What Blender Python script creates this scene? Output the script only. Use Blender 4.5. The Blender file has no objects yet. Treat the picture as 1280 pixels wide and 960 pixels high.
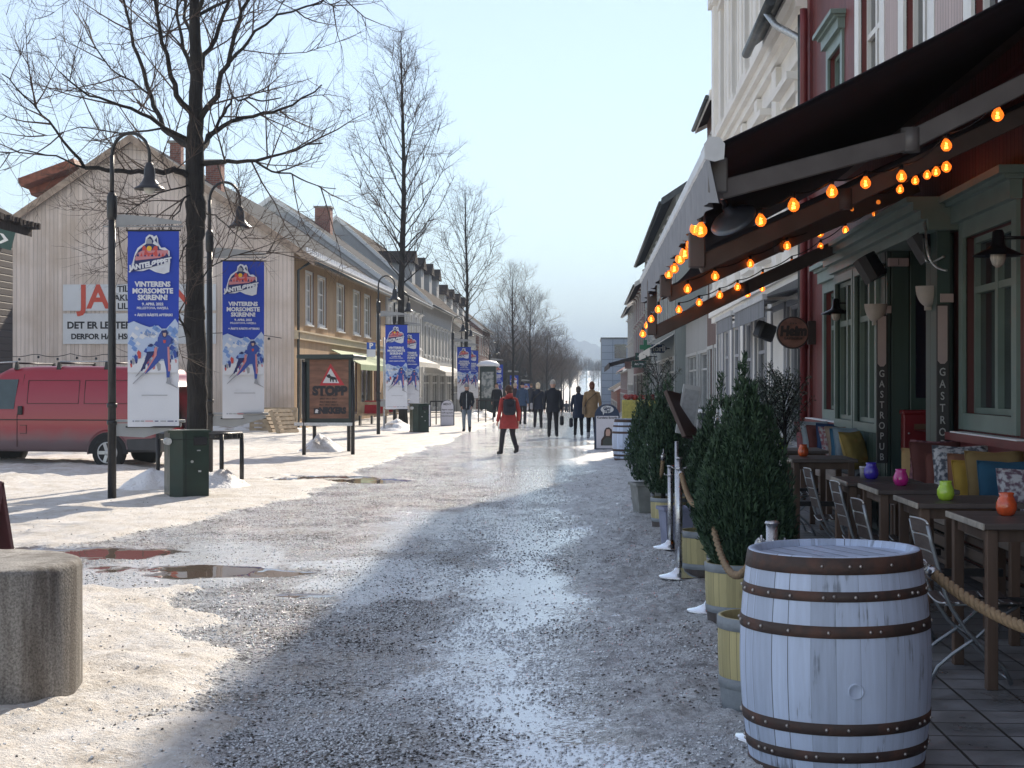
import bpy, math, random
import numpy as np
from mathutils import Vector, Matrix, noise as mnoise

# ------------------------------------------------------------------ camera, sky, sun
SC = bpy.context.scene
COL = SC.collection
R = math.radians
EYE = 1.65
YAW = math.atan(95 / 1920.0)
cam_d = bpy.data.cameras.new('camera')
cam_d.sensor_width = 36
cam_d.lens = 54
cam_d.clip_start = 0.05
cam_d.clip_end = 12000
cam = bpy.data.objects.new('camera', cam_d)
cam.location = (0, 0, EYE)
cam.rotation_euler = (R(90), 0, YAW)
COL.objects.link(cam)
SC.camera = cam

SUN_AZ = R(12.8)      # to the right of the street's direction (+Y)
SUN_EL = R(29)
world = bpy.data.worlds.new('World')
SC.world = world
world.use_nodes = True
wn, wl = world.node_tree.nodes, world.node_tree.links
sky = wn.new('ShaderNodeTexSky')
sky.sky_type = 'NISHITA'
sky.sun_disc = False
sky.sun_elevation = SUN_EL
sky.sun_rotation = SUN_AZ
sky.altitude = 200
sky.air_density = 1.0
sky.dust_density = 0.0
sky.ozone_density = 1.5
wn['Background'].inputs[1].default_value = 0.07
sky_fill = wn.new('ShaderNodeMix')            # even pale fill light added to the clear sky to brighten the shade
sky_fill.data_type = 'RGBA'; sky_fill.blend_type = 'ADD'; sky_fill.inputs[0].default_value = 1.0
sky_fill.inputs[7].default_value = (2.5, 2.25, 2.1, 1)
wl.new(sky.outputs[0], sky_fill.inputs[6])
wl.new(sky_fill.outputs[2], wn['Background'].inputs[0])

sun_d = bpy.data.lights.new('sun', 'SUN')
sun_d.energy = 3.9
sun_d.angle = R(0.6)
sun_d.color = (1.0, 0.88, 0.72)
sun = bpy.data.objects.new('sun', sun_d)
sdir = Vector((math.sin(SUN_AZ) * math.cos(SUN_EL), math.cos(SUN_AZ) * math.cos(SUN_EL), math.sin(SUN_EL)))
sun.rotation_euler = sdir.to_track_quat('Z', 'Y').to_euler()
sun.location = (20, 60, 40)
COL.objects.link(sun)
vs = SC.view_settings
vs.view_transform = 'Standard'
vs.look = 'None'
vs.gamma = 1
vs.exposure = 1.0
vs.use_curve_mapping = False
SC.cycles.max_bounces = 6
SC.cycles.diffuse_bounces = 3
SC.cycles.glossy_bounces = 3
SC.cycles.transmission_bounces = 4
SC.cycles.transparent_max_bounces = 8
SC.cycles.volume_bounces = 0
SC.cycles.sample_clamp_indirect = 4

# ------------------------------------------------------------------ helpers
FPX = 1920.0
CR = Vector((math.cos(YAW), math.sin(YAW), 0))
CF = Vector((-math.sin(YAW), math.cos(YAW), 0))


def W(px, py, d):
    """the world point seen at photo pixel (px,py) at depth d metres"""
    v = CR * ((px - 640) / FPX * d) + CF * d
    return Vector((v.x, v.y, EYE + (480 - py) / FPX * d))


def G(px, py):
    """ground point seen at photo pixel"""
    d = EYE * FPX / (py - 480)
    v = W(px, py, d)
    v.z = 0
    return v


def sstep(a, b, x):
    t = min(1, max(0, (x - a) / (b - a)))
    return t * t * (3 - 2 * t)


def gz(y):
    """height of the ground along the street"""
    z = 0.0
    if y > 85:
        t = min(y, 230) - 85
        z -= 0.026 * t * min(1, t / 30.0)
    if y > 330:
        z += 13.0 * sstep(330, 900, y)
    return z


def nz(x, y, z=0.0):
    return mnoise.noise(Vector((x, y, z)))


def tag(o, label=None, cat=None, group=None, kind=None):
    if label: o['label'] = label
    if cat: o['category'] = cat
    if group: o['group'] = group
    if kind: o['kind'] = kind
    return o


ORG = {}


def thing(name, label, cat, loc=(0, 0, 0), rz=0.0, group=None):
    o = bpy.data.objects.new(name, None)
    o.empty_display_size = 0.2
    COL.objects.link(o)
    o.location = loc
    o.rotation_euler = (0, 0, rz)
    tag(o, label, cat, group)
    ORG[o.name] = Vector(loc)
    return o


def copy_tree(o, parent=None, loc=None, rz=None, label=None, scale=None):
    c = o.copy()
    COL.objects.link(c)
    c.parent = parent
    if parent is not None:
        c.matrix_parent_inverse = Matrix()
    for ch in list(KIDS.get(o.name, [])):
        k = copy_tree(ch, c)
        KIDS.setdefault(c.name, []).append(k)
    if loc is not None: c.location = loc
    if rz is not None: c.rotation_euler = (0, 0, rz)
    if label: c['label'] = label
    if scale is not None: c.scale = scale
    return c


KIDS = {}


class MB:
    """mesh builder: collects faces, each with a material slot"""

    def __init__(s):
        s.v = []; s.f = []; s.m = []; s.sm = []; s.mi = 0; s.smooth = False

    def add(s, vs_, fs_, smooth=None):
        b = len(s.v)
        s.v.extend([tuple(p) for p in vs_])
        sm = s.smooth if smooth is None else smooth
        for f in fs_:
            s.f.append([b + i for i in f]); s.m.append(s.mi); s.sm.append(sm)
        return s

    def mat(s, i):
        s.mi = i
        return s

    def box(s, x0, x1, y0, y1, z0, z1, M=None):
        if x0 > x1: x0, x1 = x1, x0
        if y0 > y1: y0, y1 = y1, y0
        if z0 > z1: z0, z1 = z1, z0
        p = [Vector(q) for q in ((x0, y0, z0), (x1, y0, z0), (x1, y1, z0), (x0, y1, z0),
                                 (x0, y0, z1), (x1, y0, z1), (x1, y1, z1), (x0, y1, z1))]
        if M is not None: p = [M @ q for q in p]
        return s.add(p, [(0, 3, 2, 1), (4, 5, 6, 7), (0, 1, 5, 4), (1, 2, 6, 5), (2, 3, 7, 6), (3, 0, 4, 7)], False)

    def cbox(s, x0, x1, y0, y1, z0, z1, b=0.01, M=None):
        """box with chamfered edges"""
        xs = [(x0, x1), (y0, y1), (z0, z1)]
        pts = []; idx = {}
        def P(i, j, k, ax):
            key = (i, j, k, ax)
            if key not in idx:
                c = [xs[0][i], xs[1][j], xs[2][k]]
                for a in range(3):
                    if a != ax:
                        c[a] += b if (i, j, k)[a] == 0 else -b
                q = Vector(c)
                if M is not None: q = M @ q
                idx[key] = len(pts); pts.append(q)
            return idx[key]
        fs = []
        for ax in range(3):
            o1, o2 = [(1, 2), (2, 0), (0, 1)][ax]
            for sd in (0, 1):
                cyc = [(0, 0), (1, 0), (1, 1), (0, 1)]
                if sd == 0: cyc = cyc[::-1]
                f = []
                for u, w in cyc:
                    c = [0, 0, 0]; c[ax] = sd; c[o1] = u; c[o2] = w
                    f.append(P(*c, ax))
                fs.append(f)
        for ax in range(3):      # edges along ax
            o1, o2 = [(1, 2), (2, 0), (0, 1)][ax]
            for u in (0, 1):
                for w in (0, 1):
                    c0 = [0, 0, 0]; c1 = [0, 0, 0]
                    c0[ax] = 0; c1[ax] = 1
                    c0[o1] = c1[o1] = u; c0[o2] = c1[o2] = w
                    f = [P(*c0, o1), P(*c1, o1), P(*c1, o2), P(*c0, o2)]
                    if (u + w) % 2 == 0: f = f[::-1]
                    fs.append(f)
        for i in (0, 1):
            for j in (0, 1):
                for k in (0, 1):
                    f = [P(i, j, k, 0), P(i, j, k, 1), P(i, j, k, 2)]
                    if (i + j + k) % 2 == 0: f = f[::-1]
                    fs.append(f)
        return s.add(pts, fs, False)

    def quad(s, a, b, c, d):
        return s.add([a, b, c, d], [(0, 1, 2, 3)], False)

    def beam(s, a, b, w, h, up=(0, 0, 1), ch=0.0):
        """rectangular bar from a to b, width w (side), height h (up)"""
        a = Vector(a); b = Vector(b)
        d = (b - a); L = d.length; d.normalize()
        u = Vector(up); sd = d.cross(u)
        if sd.length < 1e-5: sd = d.cross(Vector((1, 0, 0)))
        sd.normalize(); u = sd.cross(d)
        M = Matrix((sd, d, u)).transposed().to_4x4(); M.translation = a
        if ch > 0: return s.cbox(-w / 2, w / 2, 0, L, -h / 2, h / 2, ch, M)
        return s.box(-w / 2, w / 2, 0, L, -h / 2, h / 2, M)

    def tube(s, pts, r, n=8, cap=True, smooth=True, flat=1.0):
        pts = [Vector(p) for p in pts]
        k = len(pts)
        rs = r if isinstance(r, (list, tuple)) else [r] * k
        vs_ = []; prev = None
        for i, p in enumerate(pts):
            t = (pts[min(i + 1, k - 1)] - pts[max(i - 1, 0)])
            if t.length < 1e-9: t = Vector((0, 0, 1))
            t.normalize()
            if prev is None:
                a = Vector((0, 0, 1)) if abs(t.z) < 0.9 else Vector((1, 0, 0))
                u = t.cross(a).normalized()
            else:
                u = prev - t * prev.dot(t)
                if u.length < 1e-6: u = t.orthogonal()
                u.normalize()
            prev = u; w = t.cross(u)
            for j in range(n):
                an = 2 * math.pi * j / n
                vs_.append(p + (u * math.cos(an) + w * (math.sin(an) * flat)) * rs[i])
        fs = []
        for i in range(k - 1):
            for j in range(n):
                j2 = (j + 1) % n
                fs.append((i * n + j, i * n + j2, (i + 1) * n + j2, (i + 1) * n + j))
        s.add(vs_, fs, smooth)
        if cap:
            b = len(s.v) - len(vs_)
            s.f.append([b + j for j in range(n)][::-1]); s.m.append(s.mi); s.sm.append(False)
            s.f.append([b + (k - 1) * n + j for j in range(n)]); s.m.append(s.mi); s.sm.append(False)
        return s

    def lathe(s, prof, n=24, c=(0, 0, 0), M=None, smooth=True, cap=(True, True), sx=1.0, sy=1.0):
        c = Vector(c); vs_ = []
        for r_, z_ in prof:
            for j in range(n):
                an = 2 * math.pi * j / n
                p = Vector((r_ * math.cos(an) * sx, r_ * math.sin(an) * sy, z_)) + c
                vs_.append(M @ p if M is not None else p)
        fs = []
        k = len(prof)
        for i in range(k - 1):
            for j in range(n):
                j2 = (j + 1) % n
                fs.append((i * n + j, i * n + j2, (i + 1) * n + j2, (i + 1) * n + j))
        s.add(vs_, fs, smooth)
        b = len(s.v) - len(vs_)
        if cap[0]:
            s.f.append([b + j for j in range(n)][::-1]); s.m.append(s.mi); s.sm.append(False)
        if cap[1]:
            s.f.append([b + (k - 1) * n + j for j in range(n)]); s.m.append(s.mi); s.sm.append(False)
        return s

    def cyl(s, a, b, r, n=16):
        return s.tube([a, b], r, n)

    def ball(s, c, r, n=12, m=8, sc=(1, 1, 1), M=None):
        vs_ = []; fs = []
        for i in range(m + 1):
            th = math.pi * i / m
            for j in range(n):
                ph = 2 * math.pi * j / n
                p = Vector((math.sin(th) * math.cos(ph) * r * sc[0], math.sin(th) * math.sin(ph) * r * sc[1], math.cos(th) * r * sc[2])) 
                if M is not None: p = M @ p
                vs_.append(p + Vector(c))
        for i in range(m):
            for j in range(n):
                j2 = (j + 1) % n
                fs.append((i * n + j, (i + 1) * n + j, (i + 1) * n + j2, i * n + j2))
        return s.add(vs_, fs, True)

    def prism(s, poly, t0, t1, M):
        """poly: 2D points; extruded from t0 to t1 along local z; M places (x,y,z)"""
        k = len(poly)
        vs_ = [M @ Vector((p[0], p[1], t0)) for p in poly] + [M @ Vector((p[0], p[1], t1)) for p in poly]
        fs = [tuple(range(k))[::-1], tuple(range(k, 2 * k))]
        for i in range(k):
            j = (i + 1) % k
            fs.append((i, j, k + j, k + i))
        return s.add(vs_, fs, False)

    def build(s, name, mats, parent=None, world=False, label=None):
        me = bpy.data.meshes.new(name)
        vv = s.v
        if world and parent is not None:
            o3 = ORG[parent.name]
            vv = [(p[0] - o3.x, p[1] - o3.y, p[2] - o3.z) for p in s.v]
        me.from_pydata(vv, [], s.f)
        if not isinstance(mats, (list, tuple)): mats = [mats]
        for m_ in mats: me.materials.append(m_)
        if len(mats) > 1: me.polygons.foreach_set('material_index', s.m)
        me.polygons.foreach_set('use_smooth', s.sm)
        me.update()
        return link(name, me, parent, label)


def link(name, me, parent=None, label=None):
    o = bpy.data.objects.new(name, me)
    COL.objects.link(o)
    if parent is not None:
        o.parent = parent
        ORG[o.name] = ORG.get(parent.name, Vector((0, 0, 0)))
        KIDS.setdefault(parent.name, []).append(o)
    if label: o['label'] = label
    return o


def basis(right, up, loc):
    r_ = Vector(right).normalized(); u = Vector(up).normalized()
    n_ = r_.cross(u).normalized()
    M = Matrix((r_, u, n_)).transposed().to_4x4()
    M.translation = Vector(loc)
    return M


_txt = {}


def text_geo(s, size=1.0, bold=0.0, align='CENTER', ext=0.004, sx=1.0, shear=0.0, res=3, space=1.0):
    key = (s, size, bold, align, ext, sx, shear, res, space)
    if key not in _txt:
        cu = bpy.data.curves.new('t', 'FONT')
        cu.body = s; cu.size = size; cu.align_x = align; cu.align_y = 'CENTER'
        cu.extrude = ext; cu.offset = bold; cu.resolution_u = res; cu.shear = shear
        cu.space_character = space
        o = bpy.data.objects.new('t', cu); COL.objects.link(o)
        dg = bpy.context.evaluated_depsgraph_get(); dg.update()
        me = o.evaluated_get(dg).to_mesh()
        v = [(q.co.x * sx, q.co.y, q.co.z) for q in me.vertices]
        f = [tuple(p.vertices) for p in me.polygons]
        o.evaluated_get(dg).to_mesh_clear()
        bpy.data.objects.remove(o); bpy.data.curves.remove(cu)
        _txt[key] = (v, f)
    return _txt[key]


def add_text(mb, s, M, **kw):
    v, f = text_geo(s, **kw)
    mb.add([M @ Vector(p) for p in v], f, False)
    return mb


# ------------------------------------------------------------------ materials
MT = {}


def nodes_of(name):
    m = bpy.data.materials.new(name); m.use_nodes = True
    nt = m.node_tree
    return m, nt, nt.nodes, nt.links, nt.nodes['Principled BSDF']


def pm(name, col, rough=0.6, metal=0.0, var=0.12, scale=6.0, col2=None, mix=0.5, bump=0.0, bscale=40.0,
       stretch=(1, 1, 1), spec=0.5, emit=None, estr=0.0, detail=4.0, coat=0.0, rvar=0.0, trans=0.0, coords='Object', bdist=0.02):
    """procedural principled material: base colour broken up by noise, optional second colour, bump"""
    if name in MT: return MT[name]
    m, nt, N, L, b = nodes_of(name)
    tc = N.new('ShaderNodeTexCoord'); mp = N.new('ShaderNodeMapping')
    mp.inputs['Scale'].default_value = stretch
    L.new(tc.outputs[coords], mp.inputs['Vector'])
    nz_ = N.new('ShaderNodeTexNoise'); nz_.inputs['Scale'].default_value = scale
    nz_.inputs['Detail'].default_value = detail
    L.new(mp.outputs[0], nz_.inputs['Vector'])
    ramp = N.new('ShaderNodeValToRGB')
    L.new(nz_.outputs['Fac'], ramp.inputs[0])
    c = Vector(col)
    if col2 is None:
        a = c * (1 - var); d = c * (1 + var)
    else:
        a = c; d = Vector(col2)
    ramp.color_ramp.elements[0].color = (*[min(1, max(0, q)) for q in a], 1)
    ramp.color_ramp.elements[1].color = (*[min(1, max(0, q)) for q in d], 1)
    w = 0.2 if col2 is None else 0.08
    ramp.color_ramp.elements[0].position = max(0, mix - w); ramp.color_ramp.elements[1].position = min(1, mix + w)
    L.new(ramp.outputs[0], b.inputs['Base Color'])
    b.inputs['Roughness'].default_value = rough
    b.inputs['Metallic'].default_value = metal
    b.inputs['Specular IOR Level'].default_value = spec
    if coat: b.inputs['Coat Weight'].default_value = coat
    if trans: b.inputs['Transmission Weight'].default_value = trans
    if rvar:
        mr = N.new('ShaderNodeMapRange')
        mr.inputs[1].default_value = 0.3; mr.inputs[2].default_value = 0.7
        mr.inputs[3].default_value = max(0.02, rough - rvar); mr.inputs[4].default_value = min(1, rough + rvar)
        L.new(nz_.outputs['Fac'], mr.inputs[0]); L.new(mr.outputs[0], b.inputs['Roughness'])
    if bump:
        n2 = N.new('ShaderNodeTexNoise'); n2.inputs['Scale'].default_value = bscale; n2.inputs['Detail'].default_value = 3
        L.new(mp.outputs[0], n2.inputs['Vector'])
        bp = N.new('ShaderNodeBump'); bp.inputs['Strength'].default_value = bump; bp.inputs['Distance'].default_value = bdist
        L.new(n2.outputs['Fac'], bp.inputs['Height']); L.new(bp.outputs[0], b.inputs['Normal'])
    if emit:
        b.inputs['Emission Color'].default_value = (*emit, 1); b.inputs['Emission Strength'].default_value = estr
    MT[name] = m
    return m


def boards(name, col, axis='X', width=0.12, rough=0.7, var=0.15, depth=0.012, dirt=None, gap=0.06, jm=0.65):
    """painted boards: each board its own tone, dark narrow joints, grain"""
    if name in MT: return MT[name]
    m, nt, N, L, b = nodes_of(name)
    tc = N.new('ShaderNodeTexCoord'); sep = N.new('ShaderNodeSeparateXYZ')
    L.new(tc.outputs['Object'], sep.inputs[0])
    def math_(op, a, b_=None, c_=None):
        n = N.new('ShaderNodeMath'); n.operation = op
        for i, q in enumerate((a, b_, c_)):
            if q is None: continue
            if isinstance(q, (int, float)): n.inputs[i].default_value = q
            else: L.new(q, n.inputs[i])
        return n.outputs[0]
    u = sep.outputs[axis]
    q = math_('DIVIDE', u, width)
    fl = math_('FLOOR', q); fr = math_('FRACT', q)
    wn_ = N.new('ShaderNodeTexWhiteNoise'); wn_.noise_dimensions = '1D'; L.new(fl, wn_.inputs['W'])
    mp = N.new('ShaderNodeMapping')
    sc_ = [14, 14, 14]
    if axis != 'Z': sc_[2] = 0.7
    else: sc_[1] = 0.7; sc_[0] = 0.7
    mp.inputs['Scale'].default_value = sc_
    L.new(tc.outputs['Object'], mp.inputs['Vector'])
    ns = N.new('ShaderNodeTexNoise'); ns.inputs['Scale'].default_value = 1.6; ns.inputs['Detail'].default_value = 5
    L.new(mp.outputs[0], ns.inputs['Vector'])
    t = math_('ADD', math_('MULTIPLY', wn_.outputs['Value'], 0.5), math_('MULTIPLY', ns.outputs['Fac'], 0.8))
    ramp = N.new('ShaderNodeValToRGB'); L.new(t, ramp.inputs[0])
    c = Vector(col)
    ramp.color_ramp.elements[0].color = (*(c * (1 - var * 1.3)), 1); ramp.color_ramp.elements[0].position = 0.25
    ramp.color_ramp.elements[1].color = (*[min(1, k) for k in c * (1 + var)], 1); ramp.color_ramp.elements[1].position = 0.9
    # joint
    e = math_('ABSOLUTE', math_('SUBTRACT', fr, 0.5))
    j = math_('GREATER_THAN', e, 0.5 - gap)
    mx = N.new('ShaderNodeMix'); mx.data_type = 'RGBA'
    L.new(math_('MULTIPLY', j, jm), mx.inputs[0]); L.new(ramp.outputs[0], mx.inputs[6])
    mx.inputs[7].default_value = (*(c * 0.25), 1)
    out = mx.outputs[2]
    if dirt:
        n3 = N.new('ShaderNodeTexNoise'); n3.inputs['Scale'].default_value = 0.6; n3.inputs['Detail'].default_value = 6
        L.new(tc.outputs['Object'], n3.inputs['Vector'])
        r3 = N.new('ShaderNodeValToRGB'); L.new(n3.outputs['Fac'], r3.inputs[0])
        r3.color_ramp.elements[0].position = 0.45; r3.color_ramp.elements[1].position = 0.75
        m3 = N.new('ShaderNodeMix'); m3.data_type = 'RGBA'
        L.new(r3.outputs[0], m3.inputs[0]); L.new(out, m3.inputs[6]); m3.inputs[7].default_value = (*dirt, 1)
        out = m3.outputs[2]
    L.new(out, b.inputs['Base Color'])
    b.inputs['Roughness'].default_value = rough
    h = math_('SMOOTH_MIN', math_('MULTIPLY', math_('SUBTRACT', 0.5, e), 1 / max(gap, 0.01) * 0.5), 1.0, 0.3)
    bp = N.new('ShaderNodeBump'); bp.inputs['Strength'].default_value = 0.9; bp.inputs['Distance'].default_value = depth
    L.new(h, bp.inputs['Height']); L.new(bp.outputs[0], b.inputs['Normal'])
    MT[name] = m
    return m


def mk(*a, **k):
    return pm(*a, **k)


M_black = mk('black_paint', (0.018, 0.018, 0.02), 0.42, var=0.3, scale=8, bump=0.15, bscale=30)
M_steel = mk('brushed_steel', (0.55, 0.56, 0.58), 0.3, 1.0, var=0.1, scale=30, rvar=0.1)
M_galv = mk('galvanised', (0.5, 0.53, 0.55), 0.45, 0.85, var=0.25, scale=25, rvar=0.12)
M_white = mk('white_paint', (0.78, 0.78, 0.76), 0.5, var=0.06, scale=4, bump=0.08)
M_dark = mk('dark_void', (0.012, 0.012, 0.015), 0.7, var=0.2)
M_glass = mk('window_glass', (0.02, 0.026, 0.032), 0.06, var=0.5, scale=1.2, spec=0.9, bump=0.03, bscale=2.5)
M_curtain = mk('curtain', (0.35, 0.34, 0.32), 0.9, var=0.25, scale=3, stretch=(6, 6, 0.3))
M_snow = mk('clean_snow', (0.82, 0.84, 0.87), 0.55, var=0.05, scale=3, bump=0.4, bscale=12, bdist=0.03)
M_conc = mk('old_concrete', (0.30, 0.27, 0.235), 0.9, var=0.35, scale=3.5, bump=0.6, bscale=90, bdist=0.006, detail=8)

# ------------------------------------------------------------------ the ground: one sheet, near part fine enough for real lumps
def smn(a, b, x):
    t = np.clip((x - a) / (b - a), 0, 1)
    return t * t * (3 - 2 * t)


_rs = np.random.RandomState(7)
_perm = _rs.rand(256, 256).astype(np.float64)


def vnoise(x, y):
    xi = np.floor(x).astype(int); yi = np.floor(y).astype(int)
    fx = x - xi; fy = y - yi
    fx = fx * fx * (3 - 2 * fx); fy = fy * fy * (3 - 2 * fy)
    a = _perm[xi & 255, yi & 255]; b = _perm[(xi + 1) & 255, yi & 255]
    c = _perm[xi & 255, (yi + 1) & 255]; d = _perm[(xi + 1) & 255, (yi + 1) & 255]
    return (a * (1 - fx) + b * fx) * (1 - fy) + (c * (1 - fx) + d * fx) * fy - 0.5


def fbm(x, y, o=4, g=0.5):
    s_ = 0; a = 1; f = 1
    for i in range(o):
        s_ = s_ + a * vnoise(x * f + 13.7 * i, y * f + 5.1 * i); a *= g; f *= 2.03
    return s_


def terrace_edge(y):
    return 1.0 + 0 * y


def ground_fields(x, y):
    """returns height, snow (0 slush - 1 packed snow), wet (0..1 standing water), bump strip"""
    n1 = fbm(x * 0.7, y * 0.45, 4); n2 = fbm(x * 2.3 + 40, y * 1.5 + 9, 4)
    # left pavement, packed pale snow: x < edge
    edge = np.interp(y, [0, 9, 14.4, 17.1, 28.8, 60, 90], [-9, -7.5, -5.45, -4.75, -4.1, -4.0, -3.6])
    left = smn(0.25, -0.25, x - edge + 0.55 * n1 + 0.2 * n2)
    # snow left lying round the concrete block
    blk = np.interp(y, [0, 5, 7, 9, 10.5, 12, 13], [-1.1, -1.35, -1.9, -2.35, -2.6, -3.4, -9])
    near = smn(0.3, -0.3, x - blk + 0.8 * n1 + 0.4 * n2)
    # lumpy old ice along the right-hand side
    red = np.interp(y, [0, 5, 7, 9, 11, 13, 16, 20, 30, 60], [0.60, 0.45, 0.28, 0.15, 0.05, -0.15, -0.25, -0.35, -0.2, 0.2])
    right = smn(-0.22, 0.22, x - red + 0.5 * n1 + 0.15 * n2) 
    snow = np.clip(np.maximum(left, near), 0, 1)
    # puddles
    wet = np.zeros_like(x)
    for (px, py, rx, ry) in ((150, 714, 1.05, 0.42), (235, 714, .75, 0.35), (90, 692, 1.1, 0.5), (190, 690, .8, 0.35), (375, 744, .28, 0.12), (420, 600, 1.2, .8)):
        g = G(px, py)
        q = ((x - g.x) / rx) ** 2 + ((y - g.y) / ry) ** 2
        wet = np.maximum(wet, smn(1.6, 0.3, q + 1.8 * n2 + 0.8 * n1))
    # thin melt water running down the middle of the street on the shaded side
    cx = np.interp(y, [0, 5, 6.7, 8.5, 10, 11.3, 13, 14.4, 17, 22, 40], [0.0, -0.05, -0.15, -0.36, -0.42, -0.45, -0.50, -0.55, -0.75, -0.9, -0.9])
    hw = np.interp(y, [0, 6, 7.5, 8.5, 10, 11.3, 13, 15, 20, 40], [0.45, 0.42, 0.50, 0.62, 0.62, 0.50, 0.42, 0.30, 0.6, 1.0])
    n3 = fbm(x * 0.55 + 7, y * 0.22 + 3, 4)
    film = smn(1.5, 0.15, np.abs((x - cx + 0.35 * n1) / (hw * (1.15 + 1.1 * n3))) + 1.2 * n1 + 0.7 * n2)
    film = np.maximum(film, 0.62 * smn(0.0, 0.30, n3 + 0.35 * n2 + 0.03))
    terr = smn(1.16, 1.30, x)
    right = right * smn(1.16, 0.80, x + 0.25 * n1)
    far = smn(1.0, 0.35, y / 60.0)
    h = 0.03 * fbm(x * 0.9, y * 0.6, 3) + 0.012 * fbm(x * 4, y * 3, 3) + 0.008 * fbm(x * 14, y * 10, 2)
    lump = 0.040 * fbm(x * 3.0, y * 2.6 + 3, 4, 0.55) + 0.012 * fbm(x * 16, y * 13, 3)
    h = h * 0.55 + right * (0.03 + lump) + left * (0.05 + 0.02 * n1 + 0.03 * fbm(x * 2.2, y * 1.6, 4)) + near * (0.05 + 0.05 * fbm(x * 3, y * 2.6, 4))
    wetall = np.clip(np.maximum(wet, 0), 0, 1)
    h = h * (1 - 0.93 * wetall) - 0.012 * wetall
    film = film * (1 - right * 0.7) * (1 - snow)
    h = h * (1 - 0.9 * film)
    # under the paving slabs the sheet dips out of the way
    h = h * (1 - terr) - 0.10 * terr
    return h * np.clip(far * 1.2, 0.35, 1), snow, wetall, film, right * (1 - snow)


def build_ground():
    ys = [-6.0]
    while ys[-1] < 3: ys.append(ys[-1] + 0.35)
    while ys[-1] < 95: ys.append(ys[-1] + max(0.016, ys[-1] * ys[-1] * 0.00019 + 0.008))
    while ys[-1] < 1500: ys.append(ys[-1] * 1.03)
    ys += [2200, 3500, 6000, 9000]
    ys = np.array(ys)
    t = np.linspace(-1, 1, 560)
    rows = []
    V = []
    for y in ys:
        c = y * 0.0 - 0.0495 * y
        w = max(4.5, 0.36 * abs(y) + 1.2)
        inner = c + t * w
        outL = [-4200, -1500, -500, -160, -60][::1]
        xs_ = np.concatenate([np.array([min(q, c - w - 5 * (5 - i)) for i, q in enumerate(outL)]), inner,
                              np.array([max(q, c + w + 5 * (i + 1)) for i, q in enumerate([60, 160, 500, 1500, 4200])])])
        rows.append(xs_)
    X = np.array(rows); Y = np.repeat(ys[:, None], X.shape[1], 1)
    H, S, Wt, Fm, Rt = ground_fields(X, Y)
    base = np.array([gz(y) for y in ys])[:, None]
    Z = base + H * (Y < 140)
    ny, nx = X.shape
    V = np.stack([X, Y, Z], -1).reshape(-1, 3)
    i = np.arange(ny * nx).reshape(ny, nx)
    F = np.stack([i[:-1, :-1], i[:-1, 1:], i[1:, 1:], i[1:, :-1]], -1).reshape(-1, 4)
    me = bpy.data.meshes.new('street')
    me.vertices.add(len(V)); me.vertices.foreach_set('co', V.ravel())
    me.loops.add(F.size); me.loops.foreach_set('vertex_index', F.ravel().astype(np.int32))
    me.polygons.add(len(F)); me.polygons.foreach_set('loop_start', np.arange(0, F.size, 4, dtype=np.int32))
    me.polygons.foreach_set('use_smooth', np.ones(len(F), bool))
    me.update(calc_edges=True)
    ca = me.color_attributes.new('cover', 'FLOAT_COLOR', 'POINT')
    arr = np.stack([S, Wt, Fm, Rt], -1).reshape(-1).astype(np.float32)
    ca.data.foreach_set('color', arr)
    return me


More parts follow.
